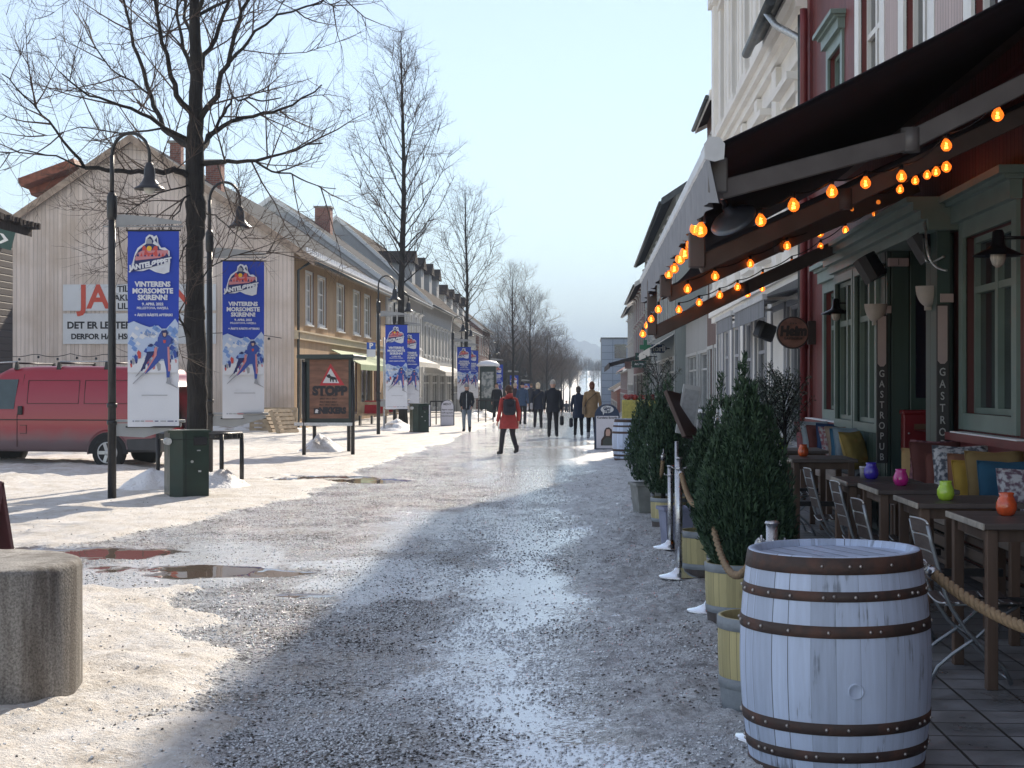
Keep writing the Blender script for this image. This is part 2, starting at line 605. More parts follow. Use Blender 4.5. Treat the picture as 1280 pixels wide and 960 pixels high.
def ground_material():
    m, nt, N, L, b = nodes_of('street_ice')
    def nd(t, **kw):
        n = N.new(t)
        for k, v in kw.items(): setattr(n, k, v)
        return n
    def mth(op, a, b_=None, clamp=False):
        n = nd('ShaderNodeMath', operation=op); n.use_clamp = clamp
        for i, q in enumerate((a, b_)):
            if q is None: continue
            if isinstance(q, (int, float)): n.inputs[i].default_value = q
            else: L.new(q, n.inputs[i])
        return n.outputs[0]
    def noise(scale, detail=4, rough=0.55, vec=None):
        n = nd('ShaderNodeTexNoise'); n.inputs['Scale'].default_value = scale
        n.inputs['Detail'].default_value = detail; n.inputs['Roughness'].default_value = rough
        L.new(vec, n.inputs['Vector']); return n.outputs['Fac']
    def ramp(v, p0, p1, c0=(0, 0, 0), c1=(1, 1, 1)):
        n = nd('ShaderNodeValToRGB'); L.new(v, n.inputs[0])
        n.color_ramp.elements[0].position = p0; n.color_ramp.elements[1].position = p1
        n.color_ramp.elements[0].color = (*c0, 1); n.color_ramp.elements[1].color = (*c1, 1)
        return n.outputs[0]
    def mix(f, a, b_):
        n = nd('ShaderNodeMix', data_type='RGBA')
        for i, q in ((0, f), (6, a), (7, b_)):
            if isinstance(q, (int, float)): n.inputs[i].default_value = q
            elif isinstance(q, tuple): n.inputs[i].default_value = (*q, 1)
            else: L.new(q, n.inputs[i])
        return n.outputs[2]
    tc = nd('ShaderNodeTexCoord'); P = tc.outputs['Object']
    at = nd('ShaderNodeVertexColor', layer_name='cover'); sp = nd('ShaderNodeSeparateColor')
    L.new(at.outputs['Color'], sp.inputs[0])
    snow, wet0, film, rgt = sp.outputs[0], sp.outputs[1], sp.outputs[2], at.outputs['Alpha']
    nA = noise(2.2, 6, 0.6, P); nB = noise(9.0, 5, 0.6, P); nC = noise(48, 4, 0.7, P); nG = noise(150, 2, 0.6, P)
    wet = ramp(mth('ADD', wet0, mth('ADD', mth('MULTIPLY', mth('SUBTRACT', nC, 0.5), 0.7), mth('MULTIPLY', mth('SUBTRACT', nB, 0.5), 0.8))), 0.42, 0.60)
    mpv = nd('ShaderNodeMapping'); mpv.inputs['Scale'].default_value = (1, 1.0, 1); L.new(P, mpv.inputs[0])
    vor = nd('ShaderNodeTexVoronoi'); vor.inputs['Scale'].default_value = 85; L.new(P, vor.inputs['Vector'])
    grit = ramp(vor.outputs['Distance'], 0.10, 0.32, (1, 1, 1), (0, 0, 0))
    vcol = nd('ShaderNodeSeparateColor'); L.new(vor.outputs['Color'], vcol.inputs[0])
    gsel = ramp(mth('ADD', vcol.outputs[0], mth('MULTIPLY', mth('SUBTRACT', nB, 0.5), 1.1)), 0.40, 0.50)
    grit = mth('MULTIPLY', grit, gsel)
    # colours
    spk = noise(24, 4, 0.8, P)
    spk2 = noise(7, 5, 0.7, P)
    spk3 = noise(1.3, 4, 0.6, P)
    # patchy cover: pale granular ice over dark wet grit
    cov = mth('ADD', mth('MULTIPLY', mth('SUBTRACT', spk, 0.5), 2.6), mth('ADD', mth('MULTIPLY', mth('SUBTRACT', spk2, 0.5), 0.9), mth('MULTIPLY', mth('SUBTRACT', spk3, 0.5), 1.1)))
    cov = mth('ADD', cov, mth('ADD', 0.58, mth('MULTIPLY', film, 0.55)))
    icem = ramp(cov, 0.30, 0.62)
    grav = mix(ramp(nC, 0.4, 0.6), (0.05, 0.048, 0.046), (0.24, 0.225, 0.21))
    icec = mix(ramp(nA, 0.45, 0.7), (0.80, 0.82, 0.85), (0.66, 0.62, 0.57))
    ice = mix(icem, grav, icec)
    old = mix(ramp(nB, 0.3, 0.7), (0.55, 0.55, 0.56), (0.82, 0.84, 0.87))
    old = mix(mth('MULTIPLY', ramp(nC, 0.52, 0.66), 0.6), old, (0.16, 0.14, 0.13))
    old = mix(mth('MULTIPLY', ramp(spk2, 0.36, 0.47, (1, 1, 1), (0, 0, 0)), 0.5), old, (0.17, 0.17, 0.18))
    sn = mix(ramp(nA, 0.35, 0.7), (0.70, 0.655, 0.59), (0.85, 0.83, 0.81))
    sn = mix(mth('MULTIPLY', ramp(nB, 0.52, 0.70), 0.45), sn, (0.45, 0.37, 0.28))
    sn = mix(mth('MULTIPLY', ramp(mth('ADD', spk, mth('MULTIPLY', mth('SUBTRACT', nA, 0.5), 0.7)), 0.34, 0.46, (1, 1, 1), (0, 0, 0)), 0.4), sn, (0.38, 0.32, 0.26))
    sedge = ramp(mth('ADD', snow, mth('ADD', mth('MULTIPLY', mth('SUBTRACT', nB, 0.5), 0.9), mth('MULTIPLY', mth('SUBTRACT', nC, 0.5), 0.8))), 0.42, 0.62)
    c = mix(rgt, ice, old)
    c = mix(mth('MULTIPLY', grit, mth('SUBTRACT', 0.55, mth('MULTIPLY', sedge, 0.4))), c, (0.055, 0.048, 0.042))
    c = mix(sedge, c, sn)
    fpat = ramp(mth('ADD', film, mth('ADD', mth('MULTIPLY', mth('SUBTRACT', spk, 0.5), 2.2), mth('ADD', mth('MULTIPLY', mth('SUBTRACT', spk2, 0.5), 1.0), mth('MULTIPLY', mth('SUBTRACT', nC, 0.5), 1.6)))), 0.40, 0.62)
    c = mix(mth('MULTIPLY', fpat, 0.85), c, (0.80, 0.86, 0.92))  # pale tone paints the bright sky reflection into the melt water's colour
    c = mix(wet, c, (0.13, 0.10, 0.08))
    L.new(c, b.inputs['Base Color'])
    # roughness
    icer = ramp(nC, 0.40, 0.62, (0.05, 0.05, 0.05), (0.16, 0.16, 0.16))
    fl = fpat
    rr = mix(rgt, icer, (0.42, 0.42, 0.42))
    rr = mix(fl, rr, (0.035, 0.035, 0.035))
    rr = mix(sedge, rr, (0.7, 0.7, 0.7))
    rr = mix(wet, rr, (0.015, 0.015, 0.015))
    L.new(rr, b.inputs['Roughness'])
    b.inputs['IOR'].default_value = 1.42
    # relief
    hgt = mth('ADD', mth('ADD', mth('MULTIPLY', nC, 0.9), mth('MULTIPLY', spk, 0.9)), mth('ADD', mth('MULTIPLY', nG, 0.35), mth('MULTIPLY', grit, 0.25)))
    bp = nd('ShaderNodeBump'); bp.inputs['Distance'].default_value = 0.022
    st = mth('MULTIPLY', mth('SUBTRACT', 1.0, wet), mth('SUBTRACT', 1.0, mth('MULTIPLY', fl, 0.95)))
    st = mth('MULTIPLY', st, mth('SUBTRACT', 1.0, mth('MULTIPLY', sedge, 0.15)))
    L.new(st, bp.inputs['Strength']); L.new(hgt, bp.inputs['Height'])
    # tiny facets of ice, each tilted its own way, catch the sun one by one
    vf = nd('ShaderNodeTexVoronoi'); vf.inputs['Scale'].default_value = 48; L.new(P, vf.inputs['Vector'])
    vs1 = nd('ShaderNodeVectorMath', operation='SUBTRACT'); L.new(vf.outputs['Color'], vs1.inputs[0]); vs1.inputs[1].default_value = (0.5, 0.5, 0.5)
    vs2 = nd('ShaderNodeVectorMath', operation='SCALE'); L.new(vs1.outputs[0], vs2.inputs[0])
    L.new(mth('MULTIPLY', mth('MULTIPLY', mth('SUBTRACT', 1.0, wet), mth('SUBTRACT', 1.0, mth('MULTIPLY', fl, 0.97))), mth('SUBTRACT', 0.52, mth('MULTIPLY', sedge, 0.3))), vs2.inputs['Scale'])
    vs3 = nd('ShaderNodeVectorMath', operation='ADD'); L.new(bp.outputs[0], vs3.inputs[0]); L.new(vs2.outputs[0], vs3.inputs[1])
    vs4 = nd('ShaderNodeVectorMath', operation='NORMALIZE'); L.new(vs3.outputs[0], vs4.inputs[0])
    L.new(vs4.outputs[0], b.inputs['Normal'])
    return m


def gh(x, y):
    return float(ground_fields(np.array([float(x)]), np.array([float(y)]))[0][0]) + gz(y)


street_me = build_ground()
street_me.materials.append(ground_material())
street = link('street', street_me)
tag(street, kind='structure')


def slab_material():
    m, nt, N, L, b = nodes_of('slate_slabs')
    tc = N.new('ShaderNodeTexCoord'); mp = N.new('ShaderNodeMapping')
    mp.inputs['Location'].default_value = (0.07, 0, 0)
    L.new(tc.outputs['Object'], mp.inputs[0])
    br = N.new('ShaderNodeTexBrick'); L.new(mp.outputs[0], br.inputs['Vector'])
    br.inputs['Scale'].default_value = 1.0
    br.offset = 0.0; br.squash = 1.0
    br.inputs['Brick Width'].default_value = 0.29; br.inputs['Row Height'].default_value = 0.28
    br.inputs['Mortar Size'].default_value = 0.008; br.inputs['Mortar Smooth'].default_value = 0.2
    br.inputs['Color1'].default_value = (0.17, 0.18, 0.19, 1); br.inputs['Color2'].default_value = (0.25, 0.255, 0.26, 1)
    br.inputs['Mortar'].default_value = (0.03, 0.028, 0.025, 1)
    ns = N.new('ShaderNodeTexNoise'); ns.inputs['Scale'].default_value = 3; ns.inputs['Detail'].default_value = 8
    L.new(tc.outputs['Object'], ns.inputs['Vector'])
    rp = N.new('ShaderNodeValToRGB'); L.new(ns.outputs[0], rp.inputs[0])
    rp.color_ramp.elements[0].position = 0.3; rp.color_ramp.elements[0].color = (0.55, 0.55, 0.55, 1)
    rp.color_ramp.elements[1].position = 0.75; rp.color_ramp.elements[1].color = (1.35, 1.35, 1.4, 1)
    mx = N.new('ShaderNodeMix'); mx.data_type = 'RGBA'; mx.blend_type = 'MULTIPLY'; mx.inputs[0].default_value = 1
    L.new(br.outputs[0], mx.inputs[6]); L.new(rp.outputs[0], mx.inputs[7])
    L.new(mx.outputs[2], b.inputs['Base Color'])
    mr = N.new('ShaderNodeMapRange'); mr.inputs[1].default_value = 0.35; mr.inputs[2].default_value = 0.65
    mr.inputs[3].default_value = 0.25; mr.inputs[4].default_value = 0.65
    L.new(ns.outputs[0], mr.inputs[0]); L.new(mr.outputs[0], b.inputs['Roughness'])
    bp = N.new('ShaderNodeBump'); bp.inputs['Strength'].default_value = 0.6; bp.inputs['Distance'].default_value = 0.01
    inv = N.new('ShaderNodeMath'); inv.operation = 'SUBTRACT'; inv.inputs[0].default_value = 1; L.new(br.outputs['Fac'], inv.inputs[1])
    n2 = N.new('ShaderNodeTexNoise'); n2.inputs['Scale'].default_value = 60; L.new(tc.outputs['Object'], n2.inputs['Vector'])
    ad = N.new('ShaderNodeMath'); ad.operation = 'MULTIPLY_ADD'; ad.inputs[1].default_value = 0.25
    L.new(n2.outputs[0], ad.inputs[0]); L.new(inv.outputs[0], ad.inputs[2])
    L.new(ad.outputs[0], bp.inputs['Height']); L.new(bp.outputs[0], b.inputs['Normal'])
    return m


mb = MB()
mb.box(1.13, 3.48, -2, 41.5, -0.12, 0.004)
tag(mb.build('terrace_paving', slab_material()), kind='structure')

# ------------------------------------------------------------------ wooded hills far behind
def hill(name, pts, dist, thick, col, jag):
    """pts = skyline in photo pixels; a ridge with real depth, falling away on both sides"""
    m = pm('forest_' + name, col, 0.95, var=0.25, scale=0.02, bump=0.0)
    px = np.linspace(pts[0][0], pts[-1][0], 420)
    py = np.interp(px, [p[0] for p in pts], [p[1] for p in pts])
    g = MB(); V = []; nr = 9
    for k in range(nr):
        f = k / (nr - 1)
        for i in range(len(px)):
            d = dist - thick * (1 - f)
            p = W(px[i], 480, d)
            top = (480 - py[i]) / FPX * dist
            z = -8 + (top + 8 + EYE) * math.sin(f * math.pi / 2) ** 0.8
            if k == nr - 1:
                z += jag * (random.random() ** 2)
            else: z += jag * 1.2 * nz(px[i] * 0.15, k * 1.7)
            V.append((p.x, p.y, z))
    n = len(px)
    F = [(k * n + i, k * n + i + 1, (k + 1) * n + i + 1, (k + 1) * n + i) for k in range(nr - 1) for i in range(n - 1)]
    b0 = len(V)
    for i in range(n):
        p = W(px[i], 480, dist + thick * 0.6); V.append((p.x, p.y, -8))
    F += [((nr - 1) * n + i, (nr - 1) * n + i + 1, b0 + i + 1, b0 + i) for i in range(n - 1)]
    g.add(V, F, False)
    o = g.build(name, m)
    tag(o, kind='structure')


random.seed(3)
hill('hill', [(-900, 470), (-300, 440), (200, 425), (480, 408), (560, 402), (620, 409), (660, 418), (690, 428), (715, 425), (738, 431), (760, 438), (820, 440), (1100, 430), (1900, 455)], 3600, 1300, (0.02, 0.04, 0.05), 9)
hill('near_hill', [(-700, 478), (200, 470), (600, 462), (700, 466), (745, 457), (775, 462), (900, 460), (1500, 470)], 1500, 500, (0.03, 0.04, 0.045), 4)


# ------------------------------------------------------------------ loose grit and crumbs of ice lying on the road: beyond counting
def scatter(name, label, n, seed, r0, r1, mat_, bias, flat=0.62):
    rs = np.random.RandomState(seed)
    y = 5.6 * np.exp(rs.rand(n) * math.log(30 / 5.6))
    cx = -0.0495 * y
    x = cx + (rs.rand(n) * 2 - 1) * (0.36 * y + 0.3)
    x = np.where(rs.rand(n) < 0.25, rs.rand(n) * 2.4 - 1.6, x)
    H, S, Wt, Fm, Rt = ground_fields(x, y)
    keep = (x < 1.12) & (Wt < 0.3) & (rs.rand(n) < (1 - 0.95 * S) * (1 - 0.65 * Rt)) 
    cl = fbm(x * 1.6 + seed, y * 1.1, 4)
    keep &= rs.rand(n) < np.clip(0.55 + bias * Fm + 1.6 * cl, 0.08, 1) * (1 - 0.62 * Fm)
    x, y, H = x[keep], y[keep], H[keep]; m = len(x)
    r = r0 + (r1 - r0) * rs.rand(m) ** 2.2
    base = np.array([[1, 0, 0], [0, 1, 0], [-1, 0, 0], [0, -1, 0], [0, 0, 1], [0, 0, -0.6]], float)
    F = np.array([[0, 1, 4], [1, 2, 4], [2, 3, 4], [3, 0, 4], [1, 0, 5], [2, 1, 5], [3, 2, 5], [0, 3, 5]])
    P = base[None] * r[:, None, None] * (0.65 + 0.7 * rs.rand(m, 6, 1)) + (rs.rand(m, 6, 3) - 0.5) * r[:, None, None] * 0.5
    P[:, :, 2] *= flat
    a = rs.rand(m) * 6.283; c, s_ = np.cos(a)[:, None], np.sin(a)[:, None]
    X = P[:, :, 0] * c - P[:, :, 1] * s_; Y = P[:, :, 0] * s_ + P[:, :, 1] * c
    V = np.stack([X + x[:, None], Y + y[:, None], P[:, :, 2] + H[:, None] + (r * 0.25)[:, None]], -1).reshape(-1, 3)
    FF = (F[None] + (np.arange(m) * 6)[:, None, None]).reshape(-1, 3)
    me = bpy.data.meshes.new(name)
    me.vertices.add(len(V)); me.vertices.foreach_set('co', V.ravel())
    me.loops.add(FF.size); me.loops.foreach_set('vertex_index', FF.ravel().astype(np.int32))
    me.polygons.add(len(FF)); me.polygons.foreach_set('loop_start', np.arange(0, FF.size, 3, dtype=np.int32))
    me.update(calc_edges=True); me.materials.append(mat_)
    tag(link(name, me), label, name.replace('_', ' '), None, 'stuff')


scatter('grit', 'dark wet grit strewn over the icy street', 95000, 5, 0.003, 0.0115, pm('wet_grit', (0.045, 0.042, 0.04), 0.3, var=0.5, scale=30, col2=(0.20, 0.18, 0.16)), -0.3)
scatter('ice_crumbs', 'pale crumbs of ice strewn over the street', 180000, 6, 0.004, 0.013, pm('ice_crumb', (0.74, 0.77, 0.80), 0.12, var=0.1, scale=20, spec=0.8), 0.3)

# ------------------------------------------------------------------ buildings
def frame_of(o, s_dir, n_dir):
    o = Vector(o); s_ = Vector(s_dir).normalized(); n_ = Vector(n_dir).normalized()
    def F(s, n, z):
        return o + s_ * s + n_ * n + Vector((0, 0, z))
    F.s = s_; F.n = n_; F.o = o
    return F


def fbox(mb, F, s0, s1, n0, n1, z0, z1):
    P = [F(s0, n0, z0), F(s1, n0, z0), F(s1, n1, z0), F(s0, n1, z0), F(s0, n0, z1), F(s1, n0, z1), F(s1, n1, z1), F(s0, n1, z1)]
    fl = [(0, 3, 2, 1), (4, 5, 6, 7), (0, 1, 5, 4), (1, 2, 6, 5), (2, 3, 7, 6), (3, 0, 4, 7)]
    if F.s.cross(F.n).z < 0: fl = [f[::-1] for f in fl]
    mb.add(P, fl, False)


def wall_holes(mb, F, s0, s1, z0, z1, holes, reveal=0.12, thick=0.3):
    """front face with openings cut out, reveals, and a back face so the wall has its thickness"""
    ss = sorted(set([s0, s1] + [h[0] for h in holes] + [h[1] for h in holes]))
    zs = sorted(set([z0, z1] + [h[2] for h in holes] + [h[3] for h in holes]))
    ss = [q for q in ss if s0 <= q <= s1]; zs = [q for q in zs if z0 <= q <= z1]
    flip = F.s.cross(F.n).z > 0
    def q(a, b, c, d):
        mb.add([a, b, c, d] if flip else [d, c, b, a], [(0, 1, 2, 3)], False)
    for i in range(len(ss) - 1):
        for j in range(len(zs) - 1):
            cs = (ss[i] + ss[i + 1]) / 2; cz = (zs[j] + zs[j + 1]) / 2
            if any(h[0] < cs < h[1] and h[2] < cz < h[3] for h in holes): continue
            q(F(ss[i + 1], 0, zs[j]), F(ss[i], 0, zs[j]), F(ss[i], 0, zs[j + 1]), F(ss[i + 1], 0, zs[j + 1]))
    for h in holes:
        a, b, c, d = h[:4]
        mb.add([F(a, 0, c), F(a, -reveal, c), F(a, -reveal, d), F(a, 0, d)], [(0, 1, 2, 3)], False)
        mb.add([F(b, 0, c), F(b, 0, d), F(b, -reveal, d), F(b, -reveal, c)], [(0, 1, 2, 3)], False)
        mb.add([F(a, 0, c), F(b, 0, c), F(b, -reveal, c), F(a, -reveal, c)], [(0, 1, 2, 3)], False)
        mb.add([F(a, 0, d), F(a, -reveal, d), F(b, -reveal, d), F(b, 0, d)], [(0, 1, 2, 3)], False)
    # ends, top and back
    for (a, b, c, d) in ((s0, s0, z0, z1), (s1, s1, z0, z1)):
        mb.add([F(a, 0, c), F(a, -thick, c), F(a, -thick, d), F(a, 0, d)], [(0, 1, 2, 3)], False)
    mb.add([F(s0, 0, z1), F(s1, 0, z1), F(s1, -thick, z1), F(s0, -thick, z1)], [(0, 1, 2, 3)], False)
    mb.add([F(s0, -thick, z0), F(s1, -thick, z0), F(s1, -thick, z1), F(s0, -thick, z1)], [(0, 1, 2, 3)], False)


def window(F, h, parent, mframe, mglass=None, cols=2, rows=(0.62,), trim=0.11, tm=None, hood=0, sill=True, reveal=0.10, bar=0.05, name='window', curtain=False, hoodm=None):
    """frame + mullions as one part, pane and sill beneath it"""
    a, b, c, d = h
    mglass = mglass or M_glass
    m = MB()
    if trim:
        fbox(m, F, a - trim, a, -0.01, 0.035, c - trim, d + trim)
        fbox(m, F, b, b + trim, -0.01, 0.035, c - trim, d + trim)
        fbox(m, F, a, b, -0.01, 0.034, d, d + trim)
        fbox(m, F, a, b, -0.01, 0.034, c - trim, c)
    t = 0.055
    fbox(m, F, a, a + t, -reveal, -reveal + 0.06, c, d); fbox(m, F, b - t, b, -reveal, -reveal + 0.06, c, d)
    fbox(m, F, a + t, b - t, -reveal, -reveal + 0.058, c, c + t); fbox(m, F, a + t, b - t, -reveal, -reveal + 0.058, d - t, d)
    for k in range(1, cols):
        x = a + (b - a) * k / cols
        fbox(m, F, x - bar, x + bar, -reveal + 0.004, -reveal + 0.07, c + t, d - t)
    for r_ in rows:
        z = c + (d - c) * r_
        fbox(m, F, a + t, b - t, -reveal + 0.006, -reveal + 0.064, z - bar * 0.7, z + bar * 0.7)
    w = m.build(name, mframe if tm is None else mframe, parent, world=True)
    g = MB(); fbox(g, F, a + 0.02, b - 0.02, -reveal - 0.02, -reveal + 0.012, c + 0.02, d - 0.02)
    g.build('pane', mglass, w, world=True)
    if hood:
        g = MB(); 
        fbox(g, F, a - trim - 0.05, b + trim + 0.05, 0.0, 0.10, d + trim, d + trim + hood * 0.6)
        fbox(g, F, a - trim - 0.09, b + trim + 0.09, 0.0, 0.15, d + trim + hood * 0.6, d + trim + hood * 0.75)
        fbox(g, F, a - trim - 0.14, b + trim + 0.14, 0.0, 0.21, d + trim + hood * 0.75, d + trim + hood)
        g.build('window_hood', hoodm or mframe, w, world=True)
    if sill:
        g = MB(); fbox(g, F, a - trim - 0.03, b + trim + 0.03, -0.01, 0.10, c - trim - 0.05, c - trim)
        g.build('sill', mframe, w, world=True)
    return w


def pitched_roof(parent, F, s0, s1, depth, z_eave, z_ridge, over=0.4, mroof=None, mtrim=None, th=0.14, sover=0.3, gutter=True, name='roof'):
    """ridge runs along s at half depth; both slopes, barge boards, eave soffit"""
    half = depth / 2
    sl = (z_ridge - z_eave) / half
    m = MB()
    a, b = s0 - sover, s1 + sover
    for sg in (0, 1):
        n_e = over if sg == 0 else -depth - over
        ze = z_eave - over * sl
        P = [F(a, n_e, ze), F(b, n_e, ze), F(b, -half, z_ridge), F(a, -half, z_ridge)]
        T = [p + Vector((0, 0, th)) for p in P]
        m.add(P + T, [(0, 1, 2, 3), (4, 5, 6, 7), (0, 1, 5, 4), (1, 2, 6, 5), (3, 0, 4, 7)], False)
    r = m.build(name, mroof, parent, world=True)
    t = MB()
    for s_ in (a - 0.03, b + 0.0):
        for sg in (0, 1):
            n_e = over + 0.02 if sg == 0 else -depth - over - 0.02
            ze = z_eave - (over + 0.02) * sl
            P = [F(s_, n_e, ze - 0.12), F(s_ + 0.03, n_e, ze - 0.12), F(s_ + 0.03, -half, z_ridge - 0.12), F(s_, -half, z_ridge - 0.12)]
            T = [p + Vector((0, 0, 0.12 + th + 0.03)) for p in P]
            t.add(P + T, [(0, 1, 2, 3), (4, 5, 6, 7), (0, 1, 5, 4), (1, 2, 6, 5), (2, 3, 7, 6), (3, 0, 4, 7)], False)
    fbox(t, F, a, b, over - 0.01, over + 0.02, z_eave - over * sl - 0.10, z_eave - over * sl + th * 0.7)
    t.build('barge_board', mtrim or M_white, r, world=True)
    if gutter:
        g = MB(); z = z_eave - over * sl - 0.02
        g.tube([F(a, over + 0.08, z), F(b, over + 0.08, z)], 0.06, 8)
        g.build('gutter', MT.get('zinc') or M_galv, r, world=True)
    return r


def gable_end(mb, F, s, depth, z0, z_eave, z_ridge, d=0.0):
    P = [F(s, d, z0), F(s, -depth - d, z0), F(s, -depth - d, z_eave), F(s, -depth / 2, z_ridge), F(s, d, z_eave)]
    mb.add(P, [(0, 1, 2, 3, 4)], False)


mk('zinc', (0.07, 0.08, 0.085), 0.45, 0.6, var=0.3, scale=6)
M_tile = pm('roof_tile', (0.05, 0.055, 0.065), 0.95, spec=0.1, var=0.35, scale=2.5, bump=0.5, bscale=5, stretch=(1, 4, 1))
M_tile_br = pm('roof_tile_brown', (0.045, 0.035, 0.032), 0.95, spec=0.1, var=0.35, scale=2.5, bump=0.5, bscale=5, stretch=(1, 4, 1))
M_brick = None


def bricks(name, c1, c2, mortar=(0.3, 0.28, 0.26), w=0.24, h=0.075, bump=0.5, coords='xz'):
    if name in MT: return MT[name]
    m, nt, N, L, b = nodes_of(name)
    tc = N.new('ShaderNodeTexCoord'); sp = N.new('ShaderNodeSeparateXYZ'); cb = N.new('ShaderNodeCombineXYZ')
    L.new(tc.outputs['Object'], sp.inputs[0])
    ad = N.new('ShaderNodeMath'); ad.operation = 'ADD'; L.new(sp.outputs[0], ad.inputs[0]); L.new(sp.outputs[1], ad.inputs[1])
    L.new(ad.outputs[0], cb.inputs[0]); L.new(sp.outputs[2], cb.inputs[1])
    br = N.new('ShaderNodeTexBrick'); L.new(cb.outputs[0], br.inputs['Vector'])
    br.inputs['Scale'].default_value = 1; br.inputs['Brick Width'].default_value = w; br.inputs['Row Height'].default_value = h
    br.inputs['Mortar Size'].default_value = h * 0.12
    br.inputs['Color1'].default_value = (*c1, 1); br.inputs['Color2'].default_value = (*c2, 1); br.inputs['Mortar'].default_value = (*mortar, 1)
    L.new(br.outputs[0], b.inputs['Base Color']); b.inputs['Roughness'].default_value = 0.85
    bp = N.new('ShaderNodeBump'); bp.inputs['Strength'].default_value = bump; bp.inputs['Distance'].default_value = 0.01; bp.invert = True
    L.new(br.outputs['Fac'], bp.inputs['Height']); L.new(bp.outputs[0], b.inputs['Normal'])
    MT[name] = m
    return m


M_brick = bricks('red_brick', (0.28, 0.09, 0.06), (0.36, 0.14, 0.09))


def chimney(parent, c, w, z0, z1):
    m = MB(); m.box(c[0] - w / 2, c[0] + w / 2, c[1] - w / 2, c[1] + w / 2, z0, z1)
    ch = m.build('chimney', M_brick, parent, world=True)
    m = MB(); m.box(c[0] - w / 2 - 0.06, c[0] + w / 2 + 0.06, c[1] - w / 2 - 0.06, c[1] + w / 2 + 0.06, z1, z1 + 0.1)
    m.build('chimney_cap', M_conc, ch, world=True)
    return ch


def rand_mesh_stub(): pass


# ---- left side: the gabled house with whitewashed boards on the gable and ochre boards on the street front
XH = -10.4
Y0, Y1 = 54.0, 78.5
DEP = 11.6
h1 = thing('gabled_house', 'two-storey wooden house with pale whitewashed board gable and ochre street front', 'house', (XH - DEP / 2, Y0, 0))
Fs = frame_of((XH, Y0, 0), (0, 1, 0), (1, 0, 0))
Fg = frame_of((XH, Y0 - 0.02, 0), (-1, 0, 0), (0, -1, 0))
m_ochre = boards('ochre_boards', (0.48, 0.325, 0.185), 'Y', 0.16, dirt=(0.36, 0.24, 0.14))
m_gable = boards('whitewashed_boards', (0.66, 0.565, 0.50), 'X', 0.15, var=0.14, jm=0.38, dirt=(0.48, 0.38, 0.30))
m_cream = pm('cream_trim', (0.55, 0.45, 0.30), 0.6, var=0.1)
mb = MB()
wins = []
for (p0, p1) in ((379, 387), (394.5, 403.5), (418.5, 427), (439.5, 447), (453.5, 460), (469, 473)):
    def dd(p): return (735 - p)
    ya = 10.4 * 1920 / (735 - p0); yb = 10.4 * 1920 / (735 - p1)
    wins.append((ya - Y0 + 0.12, yb - Y0 - 0.05, 3.95, 5.75))
door_h = [(1.2, 3.2, 0.5, 2.6), (4.6, 7.4, 0.5, 2.6), (8.6, 9.8, 0.05, 2.5), (11.0, 14.5, 0.4, 2.6), (16, 19.5, 0.4, 2.6), (20.5, 21.7, 0.05, 2.5)]
wall_holes(mb, Fs, 0, Y1 - Y0, -0.2, 6.3, wins + door_h)
wl1 = mb.build('street_wall', m_ochre, h1, world=True)
for w_ in wins: window(Fs, w_, h1, M_white, cols=2, rows=(0.33, 0.66), trim=0.1, reveal=0.1, bar=0.035)
m_brown = pm('brown_paint', (0.10, 0.035, 0.025), 0.5, var=0.2)
for w_ in wins:
    g = MB(); fbox(g, Fs, w_[1] + 0.11, w_[1] + 0.2, 0.0, 0.06, w_[2] - 0.1, w_[3] + 0.1); g.build('shutter', m_brown, h1, world=True)
for k, w_ in enumerate(door_h): window(Fs, w_, h1, m_brown if k % 2 else pm('shop_frame', (0.30, 0.26, 0.2), 0.5), cols=2, rows=(), trim=0.1, sill=False, name='shop_door' if k in (2, 5) else 'shop_window')
g = MB(); fbox(g, Fs, 0.0, Y1 - Y0, 0.0, 0.12, 3.25, 3.5); fbox(g, Fs, 0, Y1 - Y0, 0.0, 0.2, 3.5, 3.56)
g.build('belt_course', m_cream, h1, world=True)
mb = MB()
gp = [Fg(0, 0, -0.2), Fg(DEP, 0, -0.2), Fg(DEP, 0, 6.45), Fg(DEP / 2, 0, 10.3), Fg(0, 0, 6.45)]
mb.add(gp + [p + Vector((0, 0.25, 0)) for p in gp], [(0, 1, 2, 3, 4), (9, 8, 7, 6, 5)], False)
mb.build('gable_wall', m_gable, h1, world=True)
mb = MB(); bk = frame_of((XH, Y1, 0), (-1, 0, 0), (0, 1, 0))
gp = [bk(0, 0, -0.5), bk(DEP, 0, -0.5), bk(DEP, 0, 6.45), bk(DEP / 2, 0, 10.3), bk(0, 0, 6.45)]
mb.add(gp, [(0, 1, 2, 3, 4)], False)
fbox(mb, Fs, 0, Y1 - Y0, -DEP, -DEP + 0.2, -0.5, 6.4)
mb.build('rear_wall', m_ochre, h1, world=True)
r1 = pitched_roof(h1, Fs, 0, Y1 - Y0, DEP, 6.45, 10.35, over=0.75, mroof=M_tile, mtrim=pm('barge_wood', (0.33, 0.25, 0.19), 0.7, var=0.25, scale=5))
g = MB()      # row of scalloped snow guards just above the eave
pl = [(0.0, 6.26)]
for k in range(61):
    y = k * 0.4; pl += [(y, 6.34), (y + 0.06, 6.50), (y + 0.18, 6.50), (y + 0.24, 6.34)]
pl += [(24.4, 6.26)]
k = len(pl); vs_ = [Fs(a, 0.42, z) for a, z in pl] + [Fs(a, 0.46, z) for a, z in pl]
fs = [(i, i + 1, k + i + 1, k + i) for i in range(k - 1)] + [(k - 1, 0, k, 2 * k - 1)]
for i in range(1, k - 2, 4):
    fs += [(i, i + 1, i + 2, i + 3), (k + i + 3, k + i + 2, k + i + 1, k + i)]
